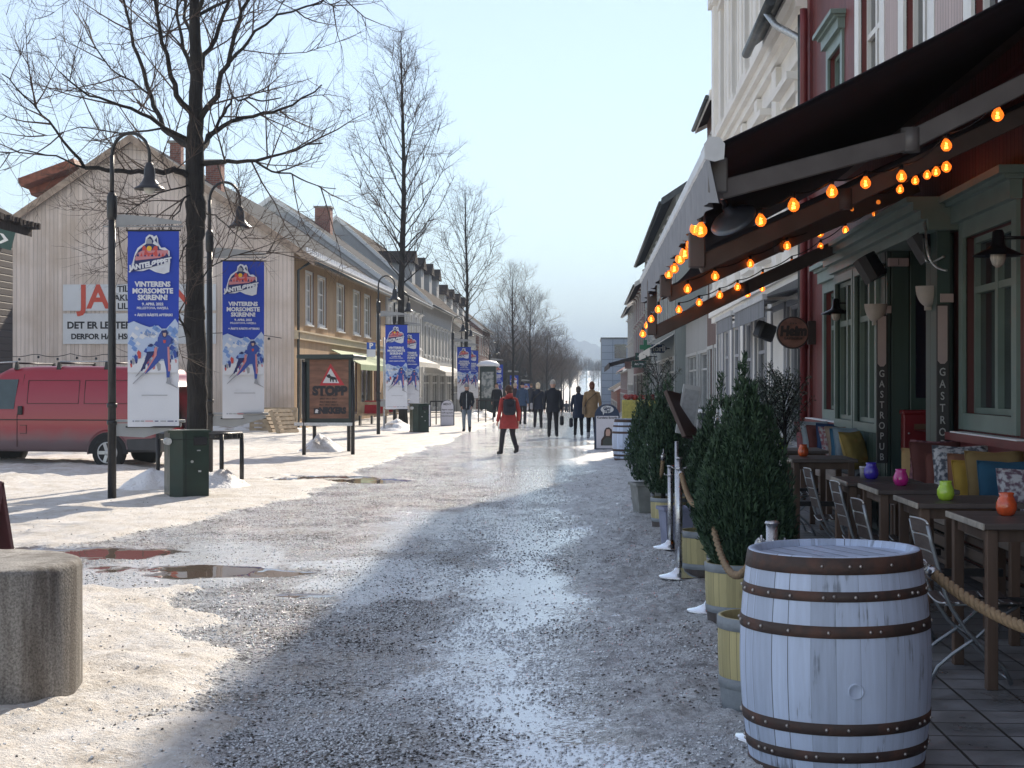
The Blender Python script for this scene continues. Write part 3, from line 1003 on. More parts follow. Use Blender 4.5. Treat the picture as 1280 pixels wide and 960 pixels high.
fs += [tuple([0] + list(range(1, k - 1, 4)) + [k - 2, k - 1]), tuple(([k] + list(range(k + 1, 2 * k - 1, 4)) + [2 * k - 2, 2 * k - 1])[::-1])]
g.add(vs_, fs, False)
g.build('snow_guard', M_snow, r1, world=True)
for (px, w, zt, zb) in ((221, 0.42, 9.85, 8.2), (269, 0.6, 9.2, 7.4)):
    dd_ = 58 + (0 if px < 240 else 2)
    p = W(px, 480, dd_)
    chimney(h1, (p.x, p.y), w, 8.0, 1.65 + (480 - (180 if px < 240 else 204)) / 1920 * dd_)
g = MB(); g.tube([Fs(0.25, 0.55, 6.0), Fs(0.25, 0.1, 5.7), Fs(0.25, 0.1, 0.1)], 0.05, 8)
g.build('downpipe', MT['zinc'], h1, world=True)
# roof dormer edge on the far slope, reddish
g = MB(); g.beam(W(36, 233, 60), W(104, 208, 60), 2.4, 0.32); g.beam(W(44, 240, 60.5), W(104, 216, 60.5), 1.6, 0.5)

g.build('dormer', pm('rust_paint', (0.25, 0.08, 0.045), 0.7, var=0.3), h1, world=True)

# banners on the gable wall (wall sign, top-level)
def wall_sign(name, label, x0, x1, y0, y1, d, rows, matb, cat='sign'):
    """flat board between photo pixels x0..x1,y0..y1 on the gable at y=d"""
    A = W(x0, y1, d); B = W(x1, y0, d)
    yw = Y0 - 0.06
    k = yw / A.y; A = Vector((A.x * k, yw, EYE + (A.z - EYE) * k))
    k = yw / B.y; B = Vector((B.x * k, yw, EYE + (B.z - EYE) * k))
    t = thing(name, label, cat, (A.x, yw, A.z))
    m = MB(); m.box(A.x, B.x, yw - 0.02, yw + 0.02, A.z, B.z)
    m.build('board', matb, t, world=True)
    for (s, px, py, hh, mt, bold, sx, al) in rows:
        q = W(px, py, d); k = yw / q.y
        q = Vector((q.x * k, yw - 0.026, EYE + (q.z - EYE) * k))
        g = MB(); add_text(g, s, basis((1, 0, 0), (0, 0, 1), q), size=hh, bold=bold, align=al, sx=sx, ext=0.003)
        g.build('lettering', mt, t, world=True)
    return t


m_ban = pm('banner_cloth', (0.62, 0.64, 0.66), 0.7, var=0.06, scale=1.5)
m_redink = pm('red_ink', (0.55, 0.08, 0.05), 0.6, var=0.05)
m_blkink = pm('black_ink', (0.02, 0.02, 0.025), 0.6, var=0.05)
wall_sign('wall_banner', 'white banner with red JA and black lettering, upper one on the pale gable', 79, 270, 355, 388.5, 53.5,
          [('JA', 118, 372.5, 1.17, m_redink, 0.03, 1.0, 'CENTER'), ('TIL', 147, 361.5, 0.30, m_blkink, 0.008, 1, 'LEFT'), ('AKUTT I', 143, 372.5, 0.30, m_blkink, 0.008, 1, 'LEFT'),
           ('LILLE-', 147, 383, 0.30, m_blkink, 0.008, 1, 'LEFT'), ('N', 228, 372.5, 1.17, m_redink, 0.03, 1, 'CENTER')], m_ban)
wall_sign('wall_banner', 'white banner reading DET ER LETTERE, lower one on the pale gable', 79, 270, 391.5, 430, 53.5,
          [('DET ER LETTERE Å', 84, 407, 0.34, m_blkink, 0.012, 1, 'LEFT'), ('DERFOR HAR HSØ BEHOV', 89, 421, 0.27, m_blkink, 0.01, 1, 'LEFT')], m_ban)
# string of bulbs on the gable
t = thing('string_light', 'unlit string of small bulbs strung across the pale gable above the red van', 'string light', (XH - 6, Y0 - 0.1, 3.0))
g = MB(); pts = []
for k in range(45):
    px = 0 + k * 8
    z = 442 + 4.0 * abs(math.sin(k * math.pi / 5.5)) if px < 210 else 424 - 8 * math.sin((px - 210) / 150 * math.pi)
    q = W(px, z, 53.6); pts.append(q)
g.tube(pts, 0.012, 4); g.build('cable', M_black, t, world=True)
for k in range(0, 45, 3):
    g = MB(); g.ball(pts[k] - Vector((0, 0, 0.09)), 0.05, 6, 5); g.build('bulb', M_glass, t, world=True)

# green shop awning on the ochre front
t = thing('shop_awning', 'faded green canvas awning over the shop windows of the ochre house', 'awning', (XH, 64, 0))
g = MB(); 
P = [Fs(7.6, 0.05, 3.05), Fs(20.5, 0.05, 3.05), Fs(20.5, 1.25, 2.45), Fs(7.6, 1.25, 2.45)]
g.add(P + [p - Vector((0, 0, 0.03)) for p in P], [(0, 1, 2, 3), (7, 6, 5, 4), (0, 3, 7, 4), (1, 2, 6, 5)], False)
fbox(g, Fs, 7.6, 20.5, 1.23, 1.25, 2.22, 2.45)
g.build('canopy', pm('green_canvas', (0.30, 0.38, 0.22), 0.8, var=0.15), t, world=True)

# ---- the row of houses beyond, left side of the street
def row_house(name, label, x, y0, y1, side, z_e, z_r, dep, wallm, trimm, floors, nwin, roofm, over=0.5, gz0=None, shop=True, ww=1.0, chim=(), eave_white=True, hood=0.12, dorm=0, gutter=True, sover=0.1, cols=2, rows=(0.66,)):
    base = gz((y0 + y1) / 2) if gz0 is None else gz0
    t = thing(name, label, 'house', (x - side * dep / 2, (y0 + y1) / 2, base))
    F = frame_of((x, y0, base), (0, 1, 0), (side, 0, 0))
    L_ = y1 - y0
    holes = []
    for (zz0, zz1) in floors:
        for k in range(nwin):
            c = L_ * (k + 0.5) / nwin
            holes.append((c - ww / 2, c + ww / 2, zz0, zz1))
    shops = []
    if shop:
        ns = max(2, nwin // 2)
        for k in range(ns):
            c0 = L_ * k / ns + 0.4; c1 = L_ * (k + 1) / ns - 0.4
            shops.append((c0, c1 - 0.9, 0.5, 2.7)); shops.append((c1 - 0.65, c1, 0.05, 2.7))
    m = MB(); wall_holes(m, F, 0, L_, -2, z_e, holes + shops)
    m.build('street_wall', wallm, t, world=True)
    m = MB()
    for s_ in (-0.02, L_ + 0.02):
        P = [F(s_, -0.02, -2), F(s_, -dep, -2), F(s_, -dep, z_e), F(s_, -dep / 2, z_r), F(s_, -0.02, z_e)]
        m.add(P, [(0, 1, 2, 3, 4)], False)
    fbox(m, F, 0, L_, -dep, -dep + 0.2, -2, z_e)
    m.build('side_wall', wallm, t, world=True)
    for h in holes: window(F, h, t, trimm, cols=cols, rows=rows, trim=0.12, hood=hood)
    for k, h in enumerate(shops): window(F, h, t, trimm, cols=2 if k % 2 == 0 else 1, rows=(0.75,), trim=0.1, sill=False, name='shop_door' if k % 2 else 'shop_window')
    r = pitched_roof(t, F, 0, L_, dep, z_e, z_r, over=over, mroof=roofm, mtrim=M_white if eave_white else MT['zinc'], sover=sover, gutter=gutter)
    for (s_, n_, w_, zt) in chim:
        q = F(s_, n_, 0)
        chimney(t, (q.x, q.y), w_, base + z_e, base + zt)
    for k in range(dorm):
        c = L_ * (k + 0.5) / dorm
        d_ = MB(); sl = (z_r - z_e) / (dep / 2)
        zb = z_e + 0.9 * sl
        fbox(d_, F, c - 0.9, c + 0.9, -2.6, -0.9, zb, zb + 1.5)
        dm = d_.build('dormer', wallm, r, world=True)
        d_ = MB()
        P = [F(c - 1.15, -0.7, zb + 1.45), F(c, -0.7, zb + 2.3), F(c + 1.15, -0.7, zb + 1.45), F(c - 1.15, -3.4, zb + 1.45), F(c, -3.4, zb + 2.3), F(c + 1.15, -3.4, zb + 1.45)]
        d_.add(P, [(0, 1, 4, 3), (1, 2, 5, 4), (0, 2, 1), (3, 4, 5)], False)
        d_.build('dormer_roof', roofm, r, world=True)
    return t, F


m_grey = boards('grey_boards', (0.42, 0.42, 0.41), 'Y', 0.15, var=0.08)
m_wht = boards('white_boards', (0.58, 0.57, 0.55), 'Y', 0.15, var=0.05)
m_wht2 = boards('offwhite_boards', (0.56, 0.54, 0.50), 'Z', 0.16, var=0.05)
m_gft = pm('grey_frame', (0.5, 0.51, 0.5), 0.5, var=0.1)
row_house('row_house', 'white two-storey house with grey tiled roof and brick chimney next to the ochre one', -10.4, 79, 96, 1, 6.9, 11.3, 12, m_wht, M_white, [(3.9, 5.7)], 7, M_tile, chim=((10.0, -5.0, 0.9, 11.9),), over=0.6)
row_house('row_house', 'grey house with dark roof and small dormers in the middle of the left row', -10.4, 96.5, 118, 1, 7.6, 12.6, 11, m_grey, m_gft, [(4.0, 5.8)], 9, M_tile_br, over=0.6, dorm=4)
row_house('row_house', 'off-white house with dark roof and dormers towards the far end of the left row', -10.4, 118.5, 142, 1, 7.7, 12.0, 11, m_wht2, m_gft, [(4.0, 5.9)], 9, M_tile_br, over=0.6, dorm=4)
row_house('row_house', 'dark brick house with a tall blank gable closing the left row', -10.2, 143, 160, 1, 8.8, 13.6, 12, bricks('dark_brick', (0.16, 0.07, 0.05), (0.2, 0.09, 0.06), w=0.5, h=0.16), m_gft, [(3.6, 5.3), (6.3, 7.8)], 5, M_tile_br, over=0.4)
row_house('row_house', 'low pale house behind the bare trees left of the street', -12, 165, 190, 1, 6.0, 9.5, 11, m_wht2, m_gft, [(3.4, 4.9)], 7, M_tile, over=0.4)
row_house('row_house', 'small brown-roofed house far off behind the bare trees', -13, 196, 235, 1, 6.4, 10.5, 11, m_grey, m_gft, [(3.4, 4.9)], 8, M_tile_br, over=0.4)
# light awnings of the far-left shops
for (ya, yb, lab) in ((80, 94, 'long off-white shop awning on the white row house'), (98, 116, 'long off-white shop awning on the grey row house'), (120, 140, 'off-white shop awning far down the left row')):
    t = thing('shop_awning', lab, 'awning', (-10.4, ya, gz(ya)), group='pale awnings along the left row')
    F = frame_of((-10.4, ya, gz((ya + yb) / 2)), (0, 1, 0), (1, 0, 0)); g = MB(); L_ = yb - ya
    P = [F(0, 0.05, 3.35), F(L_, 0.05, 3.35), F(L_, 1.3, 2.85), F(0, 1.3, 2.85)]
    g.add(P + [p - Vector((0, 0, 0.04)) for p in P], [(0, 1, 2, 3), (7, 6, 5, 4), (0, 3, 7, 4), (1, 2, 6, 5)], False)
    fbox(g, F, 0, L_, 1.28, 1.31, 2.6, 2.86)
    g.build('canopy', pm('pale_canvas', (0.62, 0.6, 0.55), 0.8, var=0.1), t, world=True)

# dark old wooden house at the left edge, nearer than the gable
t = thing('dark_timber_house', 'weathered dark timber house with a ragged roof edge at the left edge', 'house', (-18.5, 42, 0))
F = frame_of((-16.75, 40, 0), (0, 1, 0), (1, 0, 0))
m = MB(); wall_holes(m, F, 0, 4, -0.2, 6.2, [(1.5, 2.3, 4.2, 5.6)])
m.box(-23, -16.75, 39.8, 39.98, -0.2, 6.2); m.build('wall', boards('dark_boards', (0.05, 0.04, 0.04), 'Z', 0.2), t, world=True)
window(F, (1.5, 2.3, 4.2, 5.6), t, m_gft)
m = MB(); P = [Vector((-16.25, 39.4, 5.95)), Vector((-16.25, 44.2, 5.95)), Vector((-23.5, 44.2, 9.9)), Vector((-23.5, 39.4, 9.9))]
m.add(P + [p + Vector((0, 0, 0.35)) for p in P], [(0, 1, 2, 3), (4, 5, 6, 7), (0, 1, 5, 4), (1, 2, 6, 5), (2, 3, 7, 6), (3, 0, 4, 7)], False)
rng = random.Random(5)
for k in range(30):
    yy = 39.4 + k * 0.16; m.box(-16.35, -16.1 + rng.random() * 0.12, yy, yy + 0.13, 6.16 + rng.random() * 0.06, 6.34)
m.build('roof', M_tile_br, t, world=True)
t = thing('chevron_sign', 'small dark green square sign with a white chevron at the left edge', 'sign', tuple(W(6, 299, 40)))
c = W(5, 299, 40); Mr = basis((CR * math.cos(R(14)) + Vector((0, 0, -math.sin(R(14))))), (CR * math.sin(R(14)) + Vector((0, 0, math.cos(R(14))))), c)
g = MB(); g.prism([(-0.5, -0.24), (0.24, -0.24), (0.24, 0.24), (-0.5, 0.24)], -0.03, 0.0, Mr); g.build('board', pm('dark_green', (0.015, 0.06, 0.05), 0.4), t, world=True)
g = MB(); g.prism([(-0.15, -0.13), (-0.05, -0.13), (0.12, 0.0), (-0.05, 0.13), (-0.15, 0.13), (0.0, 0.0)], 0.001, 0.006, Mr); g.build('chevron', M_white, t, world=True)
g = MB(); g.beam(c - CR * 0.4, c - CR * 2.2, 0.05, 0.05); g.build('bracket', M_black, t, world=True)

# ------------------------------------------------------------------ right side: the red wooden pub house
XR = 3.5
m_red = boards('red_boards', (0.155, 0.035, 0.032), 'Y', 0.115, rough=0.55, var=0.2, dirt=(0.10, 0.025, 0.025))
m_redh = boards('red_boards_flat', (0.17, 0.045, 0.04), 'Y', 0.75, rough=0.55, var=0.15, gap=0.012)
m_pinkw = boards('pale_panel_boards', (0.50, 0.40, 0.385), 'Y', 0.115, rough=0.6, var=0.08)
m_redtr = pm('red_trim', (0.16, 0.028, 0.03), 0.45, var=0.15, scale=4)
m_green = pm('grey_green_paint', (0.165, 0.225, 0.205), 0.45, var=0.1, scale=3, bump=0.05)
m_dkgreen = boards('dark_green_panel', (0.035, 0.07, 0.062), 'X', 0.2, rough=0.45, var=0.12, gap=0.03)
m_dkgreenY = boards('dark_green_panel_side', (0.035, 0.07, 0.062), 'Y', 0.25, rough=0.45, var=0.12, gap=0.03)
pub = thing('pub_house', 'dark red wooden pub with grey-green window frames on the right', 'house', (XR, 12, 0))
Fr = frame_of((XR, 0, 0), (0, 1, 0), (-1, 0, 0))
YA, YB = -4.0, 24.4
wr = [(12.78, 14.42, 1.38, 3.0), (20.75, 22.8, 1.28, 2.98), (2.0, 4.2, 1.38, 3.0), (6.0, 8.0, 1.38, 3.0), (9.3, 11.2, 1.38, 3.0)]
up = [(21.35, 22.45, 4.9, 6.35), (18.5, 19.9, 4.8, 6.9), (15.9, 17.1, 4.8, 6.9), (12.9, 14.1, 4.8, 6.9), (9, 10.2, 4.8, 6.9), (5, 6.2, 4.8, 6.9)]
m = MB(); wall_holes(m, Fr, YA, YB, 1.15, 9.2, [w for w in wr if 1] + up + [(14.95, 20.45, 1.15, 3.1)], reveal=0.14)
m.build('wall', m_red, pub, world=True)
m = MB(); wall_holes(m, Fr, YA, 14.94, -0.1, 1.15, [], reveal=0.14); wall_holes(m, Fr, 20.46, YB, -0.1, 1.15, [])
m.build('lower_wall', m_redh, pub, world=True)
m = MB(); m.box(3.5, 12, YB - 0.02, YB + 0.02, 0, 9.2); m.box(3.5, 12, YA, YA + 0.1, 0, 9.2); m.box(11.8, 12, YA, YB, 0, 9.2)
m.build('side_wall', m_red, pub, world=True)
for w_ in wr: window(Fr, w_, pub, m_green, cols=2, rows=(0.7,), trim=0.15, hood=0.26, reveal=0.13, bar=0.045, sill=False, tm=1)
for w_ in up: window(Fr, w_, pub, m_green if w_[0] > 21 else M_white, cols=2, rows=(0.6,), trim=0.16 if w_[0] > 21 else 0.3, hood=0.24, reveal=0.13, hoodm=m_green)
g = MB()
for (a, b) in ((20.2, 18.0), (17.9, 17.4), (15.5, 14.4)): pass
for (a, b) in ((17.45, 18.15), (14.45, 15.55), (10.55, 12.5)):
    g = MB(); fbox(g, Fr, a, b, -0.02, 0.03, 4.5, 7.6); g.build('pale_panel', m_pinkw, pub, world=True)
# corner board, sill board with thin snow line, belt boards
g = MB(); fbox(g, Fr, YB - 0.22, YB + 0.03, 0.0, 0.045, -0.1, 9.1); fbox(g, Fr, YB - 0.30, YB + 0.05, 0.0, 0.07, 4.55, 4.75)
g.build('corner_board', m_redtr, pub, world=True)
g = MB()
for (a, b) in ((20.5, YB - 0.24), (-3.9, 14.7)):
    fbox(g, Fr, a, b, 0.0, 0.15, 1.13 if a < 20 else 1.05, 1.20 if a < 20 else 1.12); fbox(g, Fr, a, b, 0.0, 0.06, 0.98, 1.13 if a < 20 else 1.05)
sb = g.build('sill_board', m_redtr, pub, world=True)
g = MB(); fbox(g, Fr, 12.2, 14.4, 0.05, 0.155, 1.202, 1.215); fbox(g, Fr, 20.8, 23.9, 0.05, 0.155, 1.122, 1.135)
g.build('snow_strip', M_snow, sb, world=True)
g = MB(); fbox(g, Fr, YA, YB, 0, 0.05, 3.95, 4.15); fbox(g, Fr, YA, YB, 0, 0.09, 4.15, 4.2); g.build('belt_board', m_redtr, pub, world=True)
# entrance bay
bay = MB()
Fb = frame_of((3.25, 0, 0), (0, 1, 0), (-1, 0, 0))
wb = (17.45, 18.75, 1.2, 2.95); wb2 = (19.0, 20.2, 1.2, 2.95)
wall_holes(bay, Fb, 17.0, 20.5, -0.02, 3.12, [wb, wb2], thick=0.22, reveal=0.1)
bay.box(3.25, 3.5, 20.48, 20.5, 0, 3.12)
bay.build('entrance_bay', m_dkgreenY, pub, world=True)
window(Fb, wb, pub, m_green, cols=2, rows=(0.7,), trim=0.1, sill=False, reveal=0.09)
window(Fb, wb2, pub, m_green, cols=2, rows=(0.7,), trim=0.1, sill=False, reveal=0.09)
g = MB(); g.box(3.255, 3.98, 16.92, 16.985, 0, 3.1)
sp_ = g.build('entrance_side_panel', m_dkgreen, pub, world=True)
g = MB(); g.box(3.42, 4.0, 14.9, 14.98, 0, 3.1); g.build('entrance_side_panel', m_dkgreen, pub, world=True)
g = MB(); g.box(3.56, 3.86, 16.895, 16.915, 1.5, 2.62); 
g.build('dark_window', pm('navy_glass', (0.006, 0.008, 0.02), 0.15), sp_, world=True)
g = MB(); g.box(3.3, 3.42, 14.72, 15.2, 0, 3.1); g.box(3.27, 3.42, 14.7, 15.22, 0, 0.2); g.build('pilaster', m_dkgreenY, pub, world=True)
g = MB(); g.box(3.97, 4.03, 14.98, 17.0, 0, 3.1); d_ = g.build('entrance_door', pm('door_green', (0.02, 0.04, 0.036), 0.4), pub, world=True)
g = MB(); g.box(3.93, 3.965, 15.25, 15.95, 1.0, 2.4); g.box(3.93, 3.965, 16.05, 16.75, 1.0, 2.4); g.build('door_pane', M_glass, d_, world=True)
g = MB()
for (n0, n1, z0, z1) in ((-0.3, 0.06, 3.1, 3.2), (-0.3, 0.13, 3.2, 3.28), (-0.3, 0.20, 3.28, 3.36), (-0.3, 0.26, 3.36, 3.41)):
    fbox(g, Fb, 14.6, 20.6, n0, n1, z0, z1)
g.build('entrance_cornice', m_green, pub, world=True)
g = MB()
P = [Fr(YA, 0.45, 9.1), Fr(YB + 0.1, 0.45, 9.1), Fr(YB + 0.1, -4.2, 11.6), Fr(YA, -4.2, 11.6)]
g.add(P + [p + Vector((0, 0, 0.2)) for p in P], [(0, 1, 2, 3), (4, 5, 6, 7), (0, 1, 5, 4), (1, 2, 6, 5), (2, 3, 7, 6), (3, 0, 4, 7)], False)
P = [Fr(YA, -9, 9.0), Fr(YB + 0.1, -9, 9.0), Fr(YB + 0.1, -4.2, 11.6), Fr(YA, -4.2, 11.6)]
g.add(P, [(0, 1, 2, 3)], False)
g.build('roof', M_tile, pub, world=True)
for (yy, xx, col, rr) in ((24.15, 3.36, 'red', 0.06), (24.55, 3.38, 'zinc', 0.06), (24.78, 3.40, 'galv', 0.035)):
    g = MB(); g.tube([(xx + 0.0, yy, 0.05), (xx, yy, 7.2), (xx - 0.0, yy, 7.5)], rr, 10)
    for z in (0.9, 2.2, 3.6, 5.2): g.tube([(xx, yy, z), (xx, yy, z + 0.06)], rr + 0.015, 10)
    g.build('downpipe', {'red': m_redtr, 'zinc': MT['zinc'], 'galv': M_galv}[col], pub, world=True)

# red letter box on the side panel of the entrance
lb = thing('letter_box', 'dark red metal letter box on the green side panel of the entrance', 'letter box', (3.55, 16.85, 0.92), group=None)
g = MB(); g.cbox(3.40, 3.74, 16.75, 16.915, 0.92, 1.33, 0.012); g.build('box', pm('letterbox_red', (0.20, 0.012, 0.018), 0.35), lb, world=True)
g = MB(); g.cbox(3.385, 3.755, 16.735, 16.915, 1.32, 1.37, 0.01); g.build('lid', MT['letterbox_red'], lb, world=True)
g = MB(); g.box(3.51, 3.64, 16.74, 16.749, 1.16, 1.22); g.build('name_plate', pm('dull_brass', (0.2, 0.13, 0.09), 0.4, 0.6), lb, world=True)
g = MB(); g.ball((3.455, 16.745, 1.12), 0.012, 8, 6); g.build('lock', M_steel, lb, world=True)

# gastropub boards, facing up the street
m_board = pm('sign_charcoal', (0.035, 0.033, 0.036), 0.5, var=0.2)
m_gft0 = pm('sign_letter_grey', (0.42, 0.42, 0.43), 0.6)
m_pinkb = pm('sign_pale', (0.42, 0.33, 0.33), 0.55, var=0.06)
for (x, y, lab) in ((3.335, 14.66, 'tall narrow GASTROPUB board with pale top, on the near side of the entrance'), (3.19, 16.88, 'tall narrow GASTROPUB board with pale top, on the far side of the entrance')):
    t = thing('vertical_sign', lab, 'sign', (x, y, 0.79))
    g = MB(); g.cbox(x - 0.06, x + 0.06, y - 0.03, y, 0.79, 2.40, 0.006); g.build('board', m_board, t, world=True)
    g = MB(); M_ = basis((1, 0, 0), (0, 0, 1), (x - 0.005, y - 0.033, 0))
    g.prism([(-0.045, 1.87), (-0.02, 1.84), (0.02, 1.84), (0.045, 1.87), (0.045, 2.385), (-0.045, 2.385)], 0.0, 0.003, M_); g.build('pale_top', m_pinkb, t, world=True)
    g = MB()
    for k, ch in enumerate('GASTROPUB'):
        add_text(g, ch, basis((1, 0, 0), (0, 0, 1), (x - 0.005, y - 0.034, 1.76 - k * 0.113)), size=0.105, bold=0.001, ext=0.002, sx=0.8)
    g.build('lettering', m_gft0, t, world=True)
    g = MB(); g.box(x - 0.02, x + 0.1, y - 0.02, y, 2.42, 2.5); g.build('bracket', MT['sign_pale'], t, world=True)

# half-dome wall lamps above the boards
for (x, y, z, lab) in ((3.27, 14.95, 2.52, 'white half-dome wall lamp above the near GASTROPUB board'), (3.13, 16.9, 2.45, 'white half-dome wall lamp above the far GASTROPUB board')):
    t = thing('wall_lamp', lab, 'lamp', (x, y, z))
    g = MB(); vs_ = []; n = 14; k = 6
    for i in range(k + 1):
        th = math.pi / 2 * i / k
        for j in range(n + 1):
            ph = math.pi * j / n
            vs_.append(Vector((x + 0.125 * math.cos(ph) * math.cos(th), y - 0.11 * math.sin(ph) * math.cos(th), z + 0.07 - 0.20 * math.sin(th))))
    fs = [(i * (n + 1) + j, i * (n + 1) + j + 1, (i + 1) * (n + 1) + j + 1, (i + 1) * (n + 1) + j) for i in range(k) for j in range(n)]
    g.add(vs_, fs, True); g.add([Vector((x + 0.118 * math.cos(math.pi * j / n), y - 0.103 * math.sin(math.pi * j / n), z + 0.06)) for j in range(n + 1)], [tuple(range(n + 1))], False)
    g.add([Vector((x + 0.125 * math.cos(math.pi * j / 14), y, z + 0.07 - 0.2 * math.sin(math.pi * j / 14))) for j in range(15)], [tuple(range(15))], False)
    g.build('shade', pm('lamp_plaster', (0.42, 0.38, 0.36), 0.7), t, world=True)
    g = MB(); g.box(x - 0.03, x + 0.06, y, y + 0.05, z - 0.16, z + 0.05); g.build('bracket', MT['lamp_plaster'], t, world=True)

# loudspeakers
for (c, rz, lab) in (((3.29, 15.1, 3.0), 25, 'black tilted loudspeaker under the cornice, the nearer one'), ((3.10, 17.0, 2.93), 25, 'black tilted loudspeaker at the far corner of the entrance bay')):
    t = thing('loudspeaker', lab, 'loudspeaker', c)
    M_ = Matrix.Translation(Vector(c)) @ Matrix.Rotation(R(rz), 4, 'Z') @ Matrix.Rotation(R(-24), 4, 'Y') @ Matrix.Rotation(R(-18), 4, 'X')
    g = MB(); pl = [(-0.12, -0.09), (0.12, -0.09), (0.12, 0.03), (0.06, 0.10), (-0.06, 0.10), (-0.12, 0.03)]
    g.prism([(p[0], -p[1]) for p in pl], -0.14, 0.14, M_ @ Matrix.Rotation(R(0), 4, 'X')); g.build('cabinet', pm('black_plastic', (0.01, 0.01, 0.012), 0.5), t, world=True)
    g = MB(); g.box(-0.105, 0.105, 0.091, 0.10, -0.125, 0.125, M_ @ Matrix.Rotation(math.pi, 4, 'Z') @ Matrix.Translation((0, -0.19, 0))); g.build('grille', pm('grille_grey', (0.06, 0.06, 0.075), 0.7, bump=0.6, bscale=200), t, world=True)
    g = MB(); g.tube([Vector(c), Vector(c) + Vector((0.12, 0.05, 0.03)), Vector(c) + Vector((0.2, 0.06, 0.03))], 0.018, 8); g.build('bracket', M_galv, t, world=True)
# cables near the cornice
t = thing('wall_cable', 'loops of white cable and conduit clipped around the cornice end', 'cable', (3.25, 14.6, 3.2))
g = MB()
for k, (a, b) in enumerate((((3.22, 14.9, 3.35), (3.32, 14.3, 2.75)), ((3.24, 15.0, 3.05), (3.34, 14.5, 2.9)))):
    A = Vector(a); B = Vector(b); pts = []
    for i in range(17):
        f = i / 16; p = A.lerp(B, f); p.x -= 0.10 * math.sin(f * math.pi); p.z -= 0.16 * math.sin(f * math.pi * 0.9); p.y -= 0.12 * math.sin(f * math.pi * 1.6)
        pts.append(p)
    g.tube(pts, 0.012, 6)
g.build('cable', M_galv, t, world=True)
t = thing('junction_box', 'small white electrical box under the cornice of the entrance', 'electrical box', (3.2, 16.9, 2.95))
g = MB(); g.cbox(3.26, 3.48, 16.86, 16.98, 2.93, 3.02, 0.006); g.build('box', m_pinkb, t, world=True)
g = MB(); g.box(3.365, 3.372, 16.855, 16.861, 2.94, 3.01); g.build('seam', m_board, t, world=True)


def barn_lamp(x, y, z, lab):
    t = thing('barn_lamp', lab, 'lamp', (x, y, z), group='black barn lamps on the red wall')
    g = MB(); g.lathe([(0.035, 0.14), (0.045, 0.12), (0.05, 0.03), (0.075, 0.0), (0.19, -0.055), (0.193, -0.065)], 28, (x, y, z), cap=(True, False)); g.lathe([(0.045, 0.0), (0.07, -0.01), (0.185, -0.062)], 28, (x, y, z), cap=(True, False))
    sh = g.build('shade', pm('lamp_black', (0.012, 0.012, 0.014), 0.35, rvar=0.1), t, world=True)
    g = MB(); g.lathe([(0.04, -0.01), (0.058, -0.04), (0.062, -0.08), (0.045, -0.13), (0.015, -0.155)], 16, (x, y, z)); g.build('ribbed_glass', pm('frosted_glass', (0.45, 0.42, 0.38), 0.25, var=0.3, scale=60, stretch=(1, 1, 0.05)), t, world=True)
    g = MB(); g.tube([(x, y, z + 0.08), (XR - 0.02, y, z + 0.08)], 0.014, 8); g.tube([(XR - 0.05, y, z + 0.08), (XR, y, z + 0.08)], 0.05, 12)
    g.build('arm', MT['lamp_black'], t, world=True)


barn_lamp(3.22, 12.25, 2.72, 'black barn lamp on the red wall right of the large window')
barn_lamp(3.22, 20.15, 2.62, 'black barn lamp beside the farthest ground-floor window of the red wall')
# blue and white sticker strip hanging inside the big window
t = thing('window_strip', 'narrow blue and white printed strip inside the big window', 'sign', (XR + 0.1, 13.0, 1.6))
g = MB(); fbox(g, Fr, 13.0, 13.16, -0.112, -0.108, 1.65, 2.45); g.build('strip', pm('blue_white_print', (0.03, 0.06, 0.35), 0.5, col2=(0.65, 0.68, 0.75), scale=16, mix=0.52), t, world=True)

# round pub sign
rs_ = thing('round_sign', 'round brown HEIM sign with black lettering hung out from the corner of the red pub', 'sign', (3.15, 23.9, 2.44))
g = MB(); M_ = basis((1, 0, 0), (0, 0, 1), (3.15, 23.86, 2.44))
g.lathe([(0.245, -0.05), (0.25, -0.04), (0.25, 0.04), (0.245, 0.05)], 40, M=M_); g.build('disc', pm('sign_rim', (0.02, 0.015, 0.015), 0.4), rs_, world=True)
g = MB(); g.lathe([(0.228, 0.0), (0.228, 0.054)], 40, M=M_, smooth=False); g.build('face', pm('aged_copper', (0.17, 0.085, 0.065), 0.5, 0.2, var=0.35, scale=9), rs_, world=True)
g = MB(); add_text(g, 'Heim', basis((1, 0, 0.02), (-0.02, 0, 1), (3.15, 23.80, 2.46)), size=0.20, bold=0.014, sx=0.92, shear=0.12)
add_text(g, 'GASTROPUB', basis((1, 0, 0), (0, 0, 1), (3.15, 23.80, 2.35)), size=0.05, bold=0.001)
add_text(g, '* * *', basis((1, 0, 0), (0, 0, 1), (3.15, 23.80, 2.57)), size=0.06, bold=0.001)
g.build('lettering', MT['sign_rim'], rs_, world=True)
g = MB(); g.box(3.38, 3.52, 23.8, 23.92, 2.26, 2.62); g.build('bracket', MT['sign_rim'], rs_, world=True)

